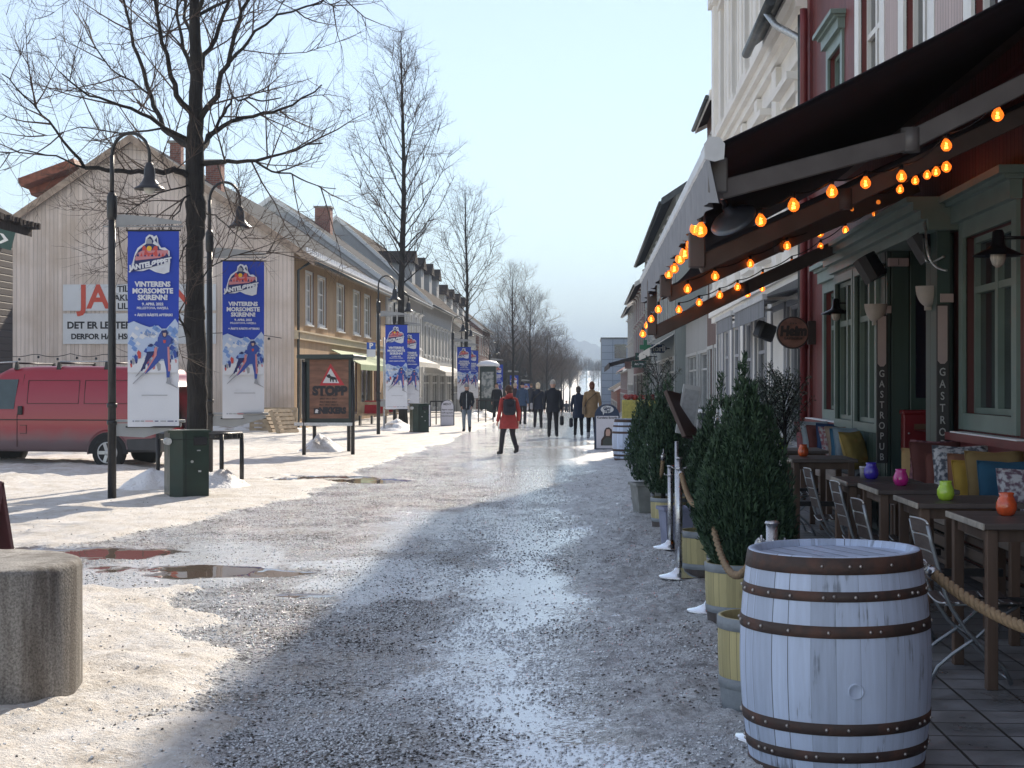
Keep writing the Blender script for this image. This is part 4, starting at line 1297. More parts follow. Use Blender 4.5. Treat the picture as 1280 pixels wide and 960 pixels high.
# ------------------------------------------------------------------ white plastered building next door
m_plast = pm('white_plaster', (0.78, 0.76, 0.72), 0.75, var=0.06, scale=1.5, bump=0.15, bscale=20, detail=8)
m_plast2 = pm('grey_plaster', (0.36, 0.37, 0.40), 0.75, var=0.08, scale=2)
wb_ = thing('white_corner_building', 'tall white plastered building with ornate window surrounds beyond the red pub', 'building', (XR, 33, 0))
Fw = frame_of((XR, 0, 0), (0, 1, 0), (-1, 0, 0))
low = [(25.3, 27.0, 0.6, 3.0), (27.5, 29.3, 0.6, 3.0), (30.4, 32.2, 0.5, 3.0), (33.0, 34.6, 0.1, 3.0), (35.7, 37.3, 0.6, 3.0), (38.3, 39.8, 0.6, 3.0), (40.6, 41.6, 0.6, 3.0)]
mid = [(25.4, 26.6, 4.4, 6.3), (29.3, 30.3, 4.4, 6.4), (32, 33, 4.4, 6.4), (35.0, 36.1, 4.4, 6.4), (38, 39.1, 4.4, 6.4), (40.3, 41.2, 4.4, 6.4)]
upw = [(29.6, 30.6, 8.5, 11.2), (32.6, 33.6, 8.5, 11.2), (35.4, 36.6, 8.5, 10.8), (38.6, 39.7, 8.5, 11.2)]
m = MB(); wall_holes(m, Fw, 24.44, 28.0, -0.1, 7.9, [h for h in low + mid if h[1] < 27.99], thick=0.4)
wall_holes(m, Fw, 28.0, 42.3, -0.1, 12.6, [h for h in low + mid + upw if h[0] > 28.0], thick=0.4)
m.box(XR, 12, 42.28, 42.3, -0.1, 12.6); m.box(XR + 0.4, 12, 28.0, 28.05, 7.0, 12.6); m.box(11.8, 12, 24.5, 42.3, 0, 12.6)
m.build('wall', m_plast, wb_, world=True)
m_bluefr = pm('slate_blue_frame', (0.11, 0.14, 0.20), 0.4)
for h in low:
    if h[0] == 27.5: continue
    window(Fw, h, wb_, m_plast2, cols=1, rows=(0.72,), trim=0.1, sill=False, name='shop_window')
window(Fw, low[1], wb_, m_plast2, cols=1, rows=(0.72,), trim=0.1, sill=False, name='shop_window')
for h in mid + upw: window(Fw, h, wb_, m_bluefr, cols=2, rows=(0.65,), trim=0, reveal=0.15, sill=False)
def surround(h, rnd=False):
    a, b, c, d = h; g = MB()
    fbox(g, Fw, a - 0.28, a - 0.02, 0.0, 0.10, c - 0.25, d + 0.1); fbox(g, Fw, b + 0.02, b + 0.28, 0.0, 0.10, c - 0.25, d + 0.1)
    fbox(g, Fw, a - 0.36, b + 0.36, 0.0, 0.22, c - 0.42, c - 0.25)
    fbox(g, Fw, a - 0.34, b + 0.34, 0.0, 0.16, d + 0.1, d + 0.28); fbox(g, Fw, a - 0.42, b + 0.42, 0.0, 0.30, d + 0.28, d + 0.40)
    if rnd:
        n = 9; w = (b - a) / 2 + 0.42; cc = (a + b) / 2
        for i in range(n):
            t0 = math.pi * i / n; t1 = math.pi * (i + 1) / n
            P = []
            for (tt, rr) in ((t0, 1.0), (t1, 1.0), (t1, 0.78), (t0, 0.78)):
                for nn in (0.0, 0.28): P.append(Fw(cc - w * rr * math.cos(tt), nn, d + 0.4 + 0.45 * rr * math.sin(tt)))
            g.add(P, [(1, 3, 5, 7), (0, 2, 3, 1), (4, 6, 7, 5)], False)
        g.ball(Fw(cc, 0.28, d + 0.72), 0.17, 10, 8)
    return g.build('window_surround', m_plast, wb_, world=True)
for h in mid: surround(h)
for k, h in enumerate(upw): surround(h, k == 2)
g = MB()
for (a, b) in ((28.05, 28.7), (31.2, 31.75), (34.1, 34.6), (37.2, 37.75), (41.6, 42.3)):
    g = MB(); fbox(g, Fw, a, b, 0.0, 0.12, 8.0, 12.2); fbox(g, Fw, a - 0.08, b + 0.08, 0.0, 0.22, 11.9, 12.2); fbox(g, Fw, a - 0.06, b + 0.06, 0, 0.18, 8.0, 8.3)
    fbox(g, Fw, a, b, 0.0, 0.10, 3.7, 7.4); g.build('pilaster', m_plast, wb_, world=True)
g = MB()
for (z0, z1, n_) in ((7.45, 7.62, 0.12), (7.62, 7.78, 0.22), (7.78, 7.86, 0.34), (3.3, 3.45, 0.12), (3.45, 3.58, 0.2), (6.95, 7.05, 0.08), (12.3, 12.45, 0.15), (12.45, 12.62, 0.35)):
    fbox(g, Fw, 28.0 if z0 > 12 else 24.46, 42.34, 0.0, n_, z0, z1)
g.build('cornice', m_plast, wb_, world=True)
g = MB()
P = [Fw(24.5, 0.55, 7.72), Fw(28.0, 0.55, 7.72), Fw(28.0, -4, 11.0), Fw(24.5, -4, 11.0)]
g.add(P + [p + Vector((0, 0, 0.2)) for p in P], [(0, 1, 2, 3), (4, 5, 6, 7), (0, 1, 5, 4), (1, 2, 6, 5), (2, 3, 7, 6), (3, 0, 4, 7)], False)
P = [Fw(27.9, 0.36, 12.62), Fw(42.5, 0.36, 12.62), Fw(42.5, -4, 13.4), Fw(27.9, -4, 13.4)]
g.add(P + [p + Vector((0, 0, 0.15)) for p in P], [(0, 1, 2, 3), (4, 5, 6, 7), (0, 1, 5, 4), (1, 2, 6, 5), (2, 3, 7, 6), (3, 0, 4, 7)], False)
rf = g.build('roof', MT['zinc'], wb_, world=True)
g = MB(); g.tube([Fw(24.4, 0.62, 7.70), Fw(28.15, 0.62, 7.66)], 0.085, 10); g.build('gutter', MT['zinc'], rf, world=True)
g = MB(); g.tube([Fw(25.0, 0.62, 7.66), Fw(24.8, 0.5, 7.4), Fw(24.6, 0.16, 7.15), Fw(24.6, 0.12, 6.9)], 0.06, 10); g.build('downpipe', M_galv, rf, world=True)

# small striped awnings on the white building
m_cassette = pm('awning_case', (0.6, 0.61, 0.62), 0.4, 0.3)
m_stripe = boards('grey_striped_canvas', (0.22, 0.23, 0.25), 'Y', 0.16, rough=0.8, var=0.2, gap=0.18, depth=0.001)
for (ya, yb, lab) in ((24.7, 29.6, 'grey striped shop awning on the white building nearest the red pub'), (30.2, 33.8, 'second grey striped shop awning on the white building')):
    t = thing('shop_awning', lab, 'awning', (XR, ya, 2.9), group='grey awnings on the white building')
    g = MB(); P = [Fw(ya, 0.04, 3.22), Fw(yb, 0.04, 3.22), Fw(yb, 0.66, 3.05), Fw(ya, 0.66, 3.05)]
    g.add(P + [p - Vector((0, 0, 0.02)) for p in P], [(0, 1, 2, 3), (7, 6, 5, 4), (0, 3, 7, 4), (1, 2, 6, 5)], False)
    g.build('canopy', m_stripe, t, world=True)
    g = MB(); fbox(g, Fw, ya, yb, 0.64, 0.72, 3.0, 3.09); g.build('front_bar', m_cassette, t, world=True)
    g = MB(); fbox(g, Fw, ya, yb, 0.68, 0.695, 2.72, 3.0); g.build('valance', m_stripe, t, world=True)
    g = MB()
    for yy in (ya + 0.4, yb - 0.4): g.beam(Fw(yy, 0.04, 3.05), Fw(yy, 0.64, 3.03), 0.05, 0.05)
    g.build('arm', m_cassette, t, world=True)
    g = MB(); fbox(g, Fw, ya, yb, 0, 0.14, 3.18, 3.34); g.build('case', m_board, t, world=True)
t = thing('wall_speaker', 'black box loudspeaker under the grey awning of the white building', 'loudspeaker', (2.95, 27, 2.55))
M_ = Matrix.Translation((3.12, 27.3, 2.58)) @ Matrix.Rotation(R(20), 4, 'Y') @ Matrix.Rotation(R(30), 4, 'Z')
g = MB(); g.cbox(-0.17, 0.17, -0.11, 0.11, -0.15, 0.15, 0.03, M_); g.build('cabinet', MT['black_plastic'], t, world=True)
g = MB(); g.tube([(3.2, 27.3, 2.6), (3.5, 27.3, 2.65)], 0.02, 6); g.build('bracket', M_black, t, world=True)
for (y0_, lab) in ((28.3, 'cluster of warm lights glowing inside the shop window under the grey awning'), (25.9, 'hanging ornaments inside the first window of the white building')):
    t = thing('window_display', lab, 'display', (XR + 0.1, y0_, 2.3)); rng = random.Random(int(y0_))
    g = MB()
    for k in range(9):
        yy = y0_ - 0.5 + k * 0.12; zz = 2.45 - rng.random() * 0.25
        fbox(g, Fw, yy, yy + 0.07, -0.085, -0.075, zz - 0.28, zz)
    g.build('ornament', pm('amber_glow', (0.35, 0.3, 0.08), 0.5, var=0.5, scale=9, emit=(0.8, 0.6, 0.15), estr=0.06), t, world=True)
    g = MB()
    for k in range(6):
        yy = y0_ - 0.6 + rng.random() * 1.2; zz = 1.2 + rng.random() * 0.9
        g.ball(Fw(yy, -0.08, zz), 0.03, 6, 5, sc=(0.3, 1, 1.6))
    g.build('paper_flake', M_white, t, world=True)

# ------------------------------------------------------------------ houses further down the right side
m_brownb = boards('brown_boards', (0.16, 0.10, 0.085), 'Y', 0.15, var=0.15)
m_gg = boards('greygreen_boards', (0.30, 0.33, 0.32), 'Y', 0.15, var=0.1)
m_wine = boards('wine_boards', (0.22, 0.12, 0.12), 'Y', 0.15, var=0.12)
row_house('corner_house', 'narrow brown house with a deep tiled eave just past the white building', 3.7, 42.6, 48.0, -1, 9.75, 12.0, 9, m_brownb, m_gft, [(4.0, 5.9), (6.8, 8.6)], 3, M_tile_br, over=0.35, shop=True)
row_house('low_shop_house', 'low grey shop between the brown house and the grey-green house', 3.9, 48.2, 61.5, -1, 4.3, 5.4, 9, m_grey, m_gft, [], 5, M_tile, over=0.3)
row_house('long_house', 'long grey-green wooden house with a wide eave and zinc gutter on the right', 3.5, 62.0, 95.0, -1, 9.3, 12.6, 10, m_gg, m_gft, [(4.1, 5.8), (6.8, 8.3)], 9, M_tile, over=0.55, sover=0.3, eave_white=False)
row_house('wine_red_house', 'brownish red house with white eave boards beyond the long grey-green one', 3.5, 95.5, 118, -1, 8.6, 11.6, 9, m_wine, m_gft, [(4.1, 5.8), (6.5, 7.9)], 6, M_tile_br, over=0.6)
row_house('pale_gable_house', 'pale grey house with a stepped roof far down the right side', 3.5, 118.5, 136, -1, 9.0, 12.0, 9, m_grey, m_gft, [(4.1, 5.8), (6.5, 8.0)], 5, M_tile, over=0.5)
row_house('red_roof_house', 'low house with a bright rust-red roof far down the right side', 3.9, 150, 185, -1, 5.4, 8.2, 9, m_wine, m_gft, [(3.4, 4.9)], 7, pm('rust_roof', (0.32, 0.10, 0.07), 0.7, var=0.2), over=0.5)
row_house('low_far_house', 'brick-coloured low house at the far end of the right side', 3.6, 190, 240, -1, 4.4, 7.0, 9, pm('far_brick', (0.25, 0.13, 0.1), 0.8, var=0.2), m_gft, [], 6, M_tile_br, over=0.4)
p0 = W(752, 0, 262)
t = thing('panel_block', 'modern blue-grey block clad in square metal panels far down the street', 'building', (p0.x, p0.y, gz(262)))
def panel_mat():
    m, nt, N, L, b = nodes_of('metal_panels')
    tc = N.new('ShaderNodeTexCoord'); sp = N.new('ShaderNodeSeparateXYZ'); cb = N.new('ShaderNodeCombineXYZ')
    L.new(tc.outputs['Object'], sp.inputs[0]); L.new(sp.outputs[0], cb.inputs[0]); L.new(sp.outputs[2], cb.inputs[1])
    br = N.new('ShaderNodeTexBrick'); br.offset = 0; L.new(cb.outputs[0], br.inputs['Vector'])
    br.inputs['Scale'].default_value = 1; br.inputs['Brick Width'].default_value = 1.9; br.inputs['Row Height'].default_value = 1.2; br.inputs['Mortar Size'].default_value = 0.05
    br.inputs['Color1'].default_value = (0.17, 0.21, 0.27, 1); br.inputs['Color2'].default_value = (0.2, 0.24, 0.30, 1); br.inputs['Mortar'].default_value = (0.07, 0.09, 0.12, 1)
    L.new(br.outputs[0], b.inputs['Base Color']); b.inputs['Roughness'].default_value = 0.5
    return m
g = MB(); g.box(p0.x, p0.x + 14, p0.y, p0.y + 18, gz(262) - 1, EYE + (480 - 424) / 1920 * 262); g.build('wall', panel_mat(), t, world=True)
g = MB(); g.box(p0.x - 0.15, p0.x + 14.15, p0.y - 0.15, p0.y + 18, EYE + 56 / 1920 * 262, EYE + 56 / 1920 * 262 + 0.3); g.build('roof_edge', MT['zinc'], t, world=True)
g = MB(); g.box(p0.x + 2.2, p0.x + 4.2, p0.y - 0.05, p0.y, 6.0, 8.4); g.build('window', M_glass, t, world=True)

# awnings of the right-hand shops further down
for (ya, yb, xo, z0, mt, lab) in ((62.5, 75, 1.0, 3.1, MT['pale_canvas'], 'grey-white folded shop awning on the long grey-green house'), (86, 112, 2.3, 3.0, pm('dark_canvas', (0.04, 0.035, 0.04), 0.8), 'dark sagging canvas awning over the fruit stall')):
    t = thing('shop_awning', lab, 'awning', (XR, ya, 2.9)); F = frame_of((3.5, 0, gz((ya + yb) / 2)), (0, 1, 0), (-1, 0, 0))
    g = MB(); P = [F(ya, 0.04, z0 + 0.6), F(yb, 0.04, z0 + 0.6), F(yb, xo, z0), F(ya, xo, z0)]
    g.add(P + [p - Vector((0, 0, 0.04)) for p in P], [(0, 1, 2, 3), (7, 6, 5, 4), (0, 3, 7, 4), (1, 2, 6, 5)], False)
    fbox(g, F, ya, yb, xo - 0.02, xo + 0.02, z0 - 0.3, z0 + 0.02)
    g.build('canopy', mt, t, world=True)
# projecting signs
def proj_sign(name, label, px0, px1, py0, py1, d, mt, txt=None, tm=None, poly=None):
    A = W(px0, py1, d); B = W(px1, py0, d); t = thing(name, label, 'sign', tuple(A))
    g = MB(); M_ = basis((1, 0, 0), (0, 0, 1), (A.x, A.y, A.z)); w = B.x - A.x; h = B.z - A.z
    pl = poly or [(0, 0), (1, 0), (1, 1), (0, 1)]
    g.prism([(p[0] * w, p[1] * h) for p in pl], 0.0, 0.1, M_); g.build('board', mt, t, world=True)
    if txt:
        g = MB()
        for (s, fx, fy, hs) in txt: add_text(g, s, basis((1, 0, 0), (0, 0, 1), (A.x + w * fx, A.y - 0.11, A.z + h * fy)), size=hs, bold=hs * 0.03)
        g.build('lettering', tm or M_white, t, world=True)
    g = MB(); g.beam(Vector((B.x, A.y, (A.z + B.z) / 2)), Vector((XR + 0.1, A.y, (A.z + B.z) / 2)), 0.05, 0.05); g.build('bracket', M_black, t, world=True)
    return t
proj_sign('pennant_sign', 'blue pennant-shaped norli sign hung out over the right pavement', 814, 834, 430.5, 441, 66, pm('navy_sign', (0.025, 0.05, 0.11), 0.4), [('norli', 0.42, 0.5, 0.34)], M_white, [(0, 0), (0.78, 0), (1, 0.5), (0.78, 1), (0, 1)])
cr = 0.34
proj_sign('pharmacy_cross', 'green pharmacy cross hung out over the right pavement', 799.5, 813.5, 425, 443, 74, pm('cross_green', (0.01, 0.14, 0.065), 0.4), poly=[(cr, 0), (1 - cr, 0), (1 - cr, cr), (1, cr), (1, 1 - cr), (1 - cr, 1 - cr), (1 - cr, 1), (cr, 1), (cr, 1 - cr), (0, 1 - cr), (0, cr), (cr, cr)])
proj_sign('shop_sign', 'upper dark green shop sign below the pharmacy cross', 794, 811, 441, 450, 78, MT['dark_green'], [('APOTEK', 0.5, 0.5, 0.13)])
proj_sign('shop_sign', 'lower dark green shop sign below the pharmacy cross', 790, 808, 451, 459.5, 80, MT['dark_green'], [('APOTEK', 0.5, 0.5, 0.13)])
proj_sign('shop_sign', 'small pinkish white sign on the wine red house', 781, 789, 452, 461, 100, pm('pink_sign', (0.5, 0.36, 0.36), 0.6))

# ------------------------------------------------------------------ banners (local: top-left corner at origin, hanging down, facing -Y)
PX = 2.75 / 234.0
M_ink = {}
def ink(n, c): 
    M_ink[n] = pm('print_' + n, c, 0.62, var=0.04, scale=2)
for n, c in (('blue', (0.012, 0.05, 0.42)), ('white', (0.66, 0.68, 0.74)), ('sky', (0.17, 0.30, 0.62)), ('ice', (0.45, 0.54, 0.72)), ('navy', (0.012, 0.02, 0.12)),
             ('red', (0.55, 0.07, 0.06)), ('yellow', (0.75, 0.45, 0.03)), ('salmon', (0.55, 0.22, 0.25)), ('skin', (0.5, 0.33, 0.27)), ('royal', (0.03, 0.07, 0.33)), ('ash', (0.3, 0.31, 0.35))):
    ink(n, c)
INKS = list(M_ink)
random.seed(11)


def banner_proto():
    t = thing('street_banner', '-', 'banner', (0, 0, 0), 0, 'ski race banners hung from the street lamps')
    w, h = 61 * PX, 234 * PX
    g = MB(); n = 30; cols = 5
    # cloth: slightly waving sheet with thickness, blue upper part / white lower part
    def yo(x, z): return 0.012 * math.sin(z * 3.1 + x * 4) + 0.008 * math.sin(x * 9 + z)
    vs_ = []
    for i in range(n + 1):
        for j in range(cols + 1):
            x = w * j / cols; z = -h * i / n; vs_.append((x, yo(x, z), z))
    for i in range(n + 1):
        for j in range(cols + 1):
            x = w * j / cols; z = -h * i / n; vs_.append((x, yo(x, z) + 0.006, z))
    o2 = (n + 1) * (cols + 1); fb = []; fw = []
    for i in range(n):
        for j in range(cols):
            a = i * (cols + 1) + j
            (fb if i < 15 else fw).append((a, a + cols + 1, a + cols + 2, a + 1))
            (fb if i < 15 else fw).append((o2 + a, o2 + a + 1, o2 + a + cols + 2, o2 + a + cols + 1))
    g.mat(0).add(vs_, fb, True); g.mat(1).add(vs_, fw, True)
    g.build('cloth', [M_ink['blue'], M_ink['white']], t)
    def M2(lay=0): return basis((1, 0, 0), (0, 0, 1), (0, -0.022 - 0.0025 * lay, 0))
    def P(pts, x0=0.0, y0=0.0, sc=1.0):   # photo-crop px (scale 6.857 from 150,400) -> local
        return [((150 + p[0] / 6.857 - 161.5) * PX, -(400 + p[1] / 6.857 - 289) * PX) for p in pts]
    g = MB()
    def poly(pts, col, lay):
        q = P(pts); q = [(min(w - 0.004, max(0.004, a)), b) for a, b in q]
        g.mat(INKS.index(col)).prism(q, 0, 0.001, M2(lay))
    poly([(80, 0), (130, -20), (200, 10), (260, 30), (330, 15), (380, 60), (470, -40), (505, 0), (505, 330), (80, 330)], 'ice', 0)
    rng = random.Random(2)
    for k in range(46):
        x = 90 + rng.random() * 400; y = 10 + rng.random() * 260; s_ = 14 + rng.random() * 42
        poly([(x, y), (x + s_, y + s_ * 0.8), (x + s_ * 0.4, y + s_ * 1.3), (x - s_ * 0.5, y + s_ * 0.8)], rng.choice(['sky', 'sky', 'white', 'royal', 'white']), 1)
    poly([(80, 300), (200, 285), (330, 310), (505, 290), (505, 400), (80, 400)], 'white', 2)
    for k in range(26):      # crowd of racers behind
        x = 100 + rng.random() * 390; y = 205 + rng.random() * 120; s_ = 10 + rng.random() * 14
        poly([(x, y), (x + s_, y + s_), (x + s_ * 0.9, y + s_ * 3), (x, y + s_ * 3.4), (x - s_ * 0.6, y + s_)], rng.choice(['navy', 'royal', 'red', 'navy', 'ash', 'salmon', 'sky']), 3)
    # second racer in dark, then the leader
    poly([(250, 175), (290, 170), (310, 200), (290, 260), (260, 290), (230, 340), (200, 390), (185, 388), (215, 320), (235, 260)], 'navy', 4)
    poly([(240, 190), (300, 180), (310, 225), (240, 230)], 'sky', 5); poly([(262, 165), (284, 165), (286, 190), (260, 190)], 'navy', 6)
    poly([(195, 385), (160, 425), (145, 436), (148, 428), (185, 383)], 'ash', 4)
    poly([(330, 110), (350, 95), (420, 95), (445, 115), (440, 160), (420, 180), (428, 250), (410, 245), (405, 190), (350, 190), (325, 160)], 'royal', 5)
    poly([(340, 180), (410, 178), (420, 260), (430, 400), (425, 445), (402, 445), (398, 380), (378, 290), (355, 290), (300, 350), (230, 410), (215, 400), (270, 340), (310, 270)], 'royal', 5)
    poly([(300, 200), (325, 190), (320, 260), (250, 370), (228, 402), (222, 395), (270, 320), (300, 260)], 'salmon', 6)
    poly([(408, 190), (424, 190), (430, 300), (430, 390), (416, 390), (412, 300)], 'salmon', 6)
    poly([(362, 58), (400, 52), (415, 80), (405, 100), (392, 116), (372, 110), (362, 90)], 'navy', 6)
    poly([(372, 78), (398, 76), (398, 98), (386, 108), (374, 98)], 'skin', 7)
    poly([(372, 135), (398, 135), (392, 160), (378, 160)], 'red', 7)
    poly([(232, 398), (212, 420), (180, 445), (128, 494), (124, 488), (175, 438), (215, 398)], 'ash', 6)
    poly([(404, 440), (428, 440), (440, 488), (510, 525), (508, 530), (430, 500), (395, 486), (402, 470)], 'ash', 6)
    poly([(196, 582), (408, 582), (408, 588), (196, 588)], 'ash', 3)
    for (a, b, c) in ((122, 132, 'navy'), (142, 180, 'ash'), (188, 218, 'ash'), (226, 290, 'salmon'), (304, 334, 'navy'), (350, 398, 'ash'), (408, 458, 'navy'), (470, 486, 'navy')):
        poly([(a, 792), (b, 792), (b, 800), (a, 800)], c, 3)
    # emblem: cluster of figures over red blocks with a yellow disc, in px of the 8x crop from (150,280)
    def P8(pts): return [((150 + p[0] / 8 - 161.5) * PX, -(280 + p[1] / 8 - 289) * PX) for p in pts]
    def poly8(pts, col, lay): g.mat(INKS.index(col)).prism(P8(pts), 0, 0.001, M2(lay))
    poly8([(135, 460), (140, 380), (165, 290), (190, 240), (225, 215), (262, 190), (268, 140), (300, 112), (335, 120), (345, 135), (370, 118), (385, 150), (388, 195), (415, 240), (450, 235), (495, 270), (500, 380), (492, 470), (440, 488), (360, 470), (300, 440), (240, 460)], 'white', 1)
    poly8([(150, 440), (165, 320), (200, 260), (240, 225), (275, 200), (285, 150), (310, 128), (330, 150), (345, 180), (372, 140), (380, 200), (400, 250), (480, 275), (485, 330), (160, 400)], 'navy', 2)
    poly8([(165, 335), (190, 290), (235, 265), (480, 262), (484, 300), (400, 335), (170, 360)], 'salmon', 3)
    poly8([(235, 262), (240, 215), (262, 225), (285, 265)], 'red', 3); poly8([(330, 262), (350, 225), (378, 220), (385, 262)], 'red', 3)
    poly8([(250, 315), (262, 250), (290, 285), (310, 290), (345, 285), (372, 250), (385, 318), (345, 305), (280, 305)], 'red', 4)
    g.mat(INKS.index('yellow')).lathe([(0.0, 0.0), (24 / 8 * PX, 0.0), (24 / 8 * PX, 0.001)], 20, M=M2(4) @ Matrix.Translation(((150 + 302 / 8 - 161.5) * PX, -(280 + 245 / 8 - 289) * PX, 0)), smooth=False)
    poly8([(270, 200), (275, 160), (300, 150), (325, 165), (330, 200)], 'ash', 3); poly8([(335, 200), (350, 165), (388, 205), (386, 225)], 'white', 4)
    for k in range(9): poly8([(180 + k * 34, 320), (196 + k * 34, 285), (206 + k * 34, 322)], 'red' if k % 2 else 'navy', 4)
    poly8([(130, 470), (136, 400), (500, 318), (500, 345), (480, 350), (480, 380), (300, 430), (240, 440)], 'navy', 4)
    g.build('print', [M_ink[k] for k in INKS], t)
    g = MB()
    def tx(s_, x, y, size, bold=0.0, sx=1.0, lay=6, rot=0.0, shear=0):
        X = (x - 161.5) * PX; Z = -(y - 289) * PX
        add_text(g, s_, basis((math.cos(rot), 0, math.sin(rot)), (-math.sin(rot), 0, math.cos(rot)), (X, -0.022 - 0.0025 * lay, Z)), size=size, bold=bold, sx=sx, ext=0.001, shear=shear, res=2)
    tx('JÄNTELØPPET', 189, 329.5, 0.098, 0.006, 0.98, rot=R(11), shear=0.1); tx('2022', 200, 336, 0.06, 0.004, rot=R(9))
    tx('VINTERENS', 192, 353.5, 0.098, 0.0045); tx('MORSOMSTE', 192, 361.5, 0.098, 0.0045); tx('SKIRENN!', 192, 369.3, 0.098, 0.0045)
    tx('9. APRIL 2022', 192, 377, 0.052, 0.002); tx('PELLESTOVA, HAFJELL', 192, 381.7, 0.046, 0.001); tx('+ ÅRETS RÅESTE AFTERSKI', 193, 390, 0.048, 0.0018, 0.95)
    g.build('lettering', M_ink['white'], t)
    g = MB(); g.tube([(-0.03, 0.003, 0.0), (w + 0.03, 0.003, 0.0)], 0.013, 6); g.tube([(-0.03, 0.003, -h), (w + 0.03, 0.003, -h)], 0.013, 6)
    g.build('batten', M_black, t)
    return t


def lamp_proto():
    t = thing('street_lamp', '-', 'street lamp', (0, 0, 0), 0, 'arched black street lamps along the left pavement')
    g = MB()
    g.tube([(0, 0, -0.1), (0, 0, 4.20)], [0.060, 0.050], 14)
    for z in (1.08, 1.32): g.tube([(0, 0, z), (0, 0, z + 0.06)], 0.072, 14)
    g.tube([(0, 0, 3.95), (0, 0, 4.0), (0, 0, 4.28), (0, 0, 4.34)], [0.055, 0.07, 0.07, 0.04], 14)
    g.tube([(0, 0, 4.3), (0, 0, 4.86)], 0.03, 10)
    g.build('pole', M_black, t)
    g = MB(); pts = [(0, 0, 4.84)]
    for k in range(15):
        a = math.pi - math.pi * k / 14
        pts.append((0.265 + 0.265 * math.cos(a), 0, 4.86 + 0.31 * math.sin(a)))
    pts.append((0.53, 0, 4.72)); g.tube(pts, 0.024, 8); g.build('arm', M_black, t)
    g = MB()
    g.lathe([(0.03, 4.76), (0.05, 4.74), (0.075, 4.66), (0.08, 4.55), (0.10, 4.50), (0.15, 4.43), (0.21, 4.395), (0.215, 4.38)], 24, (0.53, 0, 0), cap=(True, False))
    g.lathe([(0.05, 4.5), (0.14, 4.42), (0.21, 4.378)], 24, (0.53, 0, 0), cap=(True, False))
    lh = g.build('lamp_shade', pm('lamp_metal', (0.03, 0.03, 0.035), 0.35, 0.2, rvar=0.1), t)
    g = MB(); g.ball((0.53, 0, 4.39), 0.085, 14, 8, sc=(1, 1, 1.0)); g.build('bulb', pm('lamp_globe', (0.5, 0.5, 0.46), 0.25, var=0.06), lh)
    g = MB(); m_ = pm('bracket_grey', (0.30, 0.31, 0.32), 0.6, var=0.12, scale=3)
    M_ = basis((1, 0, 0), (0, 0, 1), (0, 0.02, 0))
    g.prism([(0.06, 3.87), (0.98, 3.90), (0.98, 3.93), (0.6, 3.99), (0.16, 4.03), (0.06, 4.02)], 0, 0.02, M_)
    g.tube([(-0.12, 0, 3.86), (1.0, 0, 3.86)], 0.012, 6)
    g.build('bracket', m_, t)
    g = MB()
    g.prism([(0.06, 1.10), (0.06, 0.92), (0.45, 0.90), (0.98, 1.06), (0.98, 1.1)], 0, 0.02, M_)
    g.tube([(-0.03, 0, 1.13), (1.03, 0, 1.13)], 0.022, 8)
    g.build('bracket', m_, t)
    return t


lamp0 = lamp_proto(); ban0 = banner_proto()
first = True
LP = [(140, 627, 0, 'first', 'the nearest one left of the big tree'), (262, 598.2, 0, '', 'the one just behind the big tree trunk'),
      (473, 543.4, 0, '', 'the one beside the far litter bin'), (493, 534.5, 0, '', 'standing just behind the third lamp'),
      (566, 0, 80, '', 'beside the second street tree'), (577, 0, 88, '', 'behind the fifth lamp'), (612, 0, 110, '', 'where the street starts to drop'),
      (634, 0, 131, '', 'far down the sloping street'), (651, 0, 158, '', 'the farthest one down the street')]
BL = ['first and largest, in front of the red van', 'in front of the pale gable, behind the big trunk', 'beside the far litter bin, left one of two',
      'half hidden behind the third banner', 'behind the walking woman in the dark jacket', 'overlapped by the fifth banner',
      'above the walkers near the second tree row', 'small, far down the street', 'smallest, at the end of the lamps']
for k, (px, py, d, _, wh) in enumerate(LP):
    if d == 0: d = EYE * FPX / (py - 480)
    p = W(px, 480, d); p.z = gz(p.y)
    lab = 'black arched street lamp, ' + wh
    t = lamp0 if k == 0 else copy_tree(lamp0)
    t.location = p; t.rotation_euler = (0, 0, YAW * 0.6); t['label'] = lab
    b = ban0 if k == 0 else copy_tree(ban0)
    b['label'] = 'blue and white ski race banner, ' + BL[k]
    dz = 3.80 if k < 2 else 3.58
    b.location = p + Vector((0.235, -0.03, dz)); b.rotation_euler = (0, 0, YAW * 0.6 + (0.12 if k == 1 else -0.05 if k == 2 else 0.0))

# ------------------------------------------------------------------ bare trees
M_bark = pm('bark', (0.024, 0.021, 0.020), 0.9, var=0.45, scale=5, stretch=(3, 3, 0.6), bump=1.0, bscale=14, bdist=0.04, detail=8)
M_twig = pm('twig', (0.075, 0.052, 0.042), 0.8, var=0.3, scale=2)


def limb_pts(p, d, L_, n, wob, up, rng):
    wob *= 0.75
    pts = [p.copy()]; d = d.normalized()
    for i in range(n):
        d = (d + Vector((rng.gauss(0, wob), rng.gauss(0, wob), rng.gauss(0, wob))) + Vector((0, 0, up))).normalized()
        p = p + d * (L_ / n); pts.append(p.copy())
    return pts


def side_dir(t, rng, ang):
    a = rng.random() * 2 * math.pi
    u = t.orthogonal().normalized(); w = t.cross(u)
    s_ = u * math.cos(a) + w * math.sin(a)
    return (t * math.cos(ang) + s_ * math.sin(ang)).normalized()


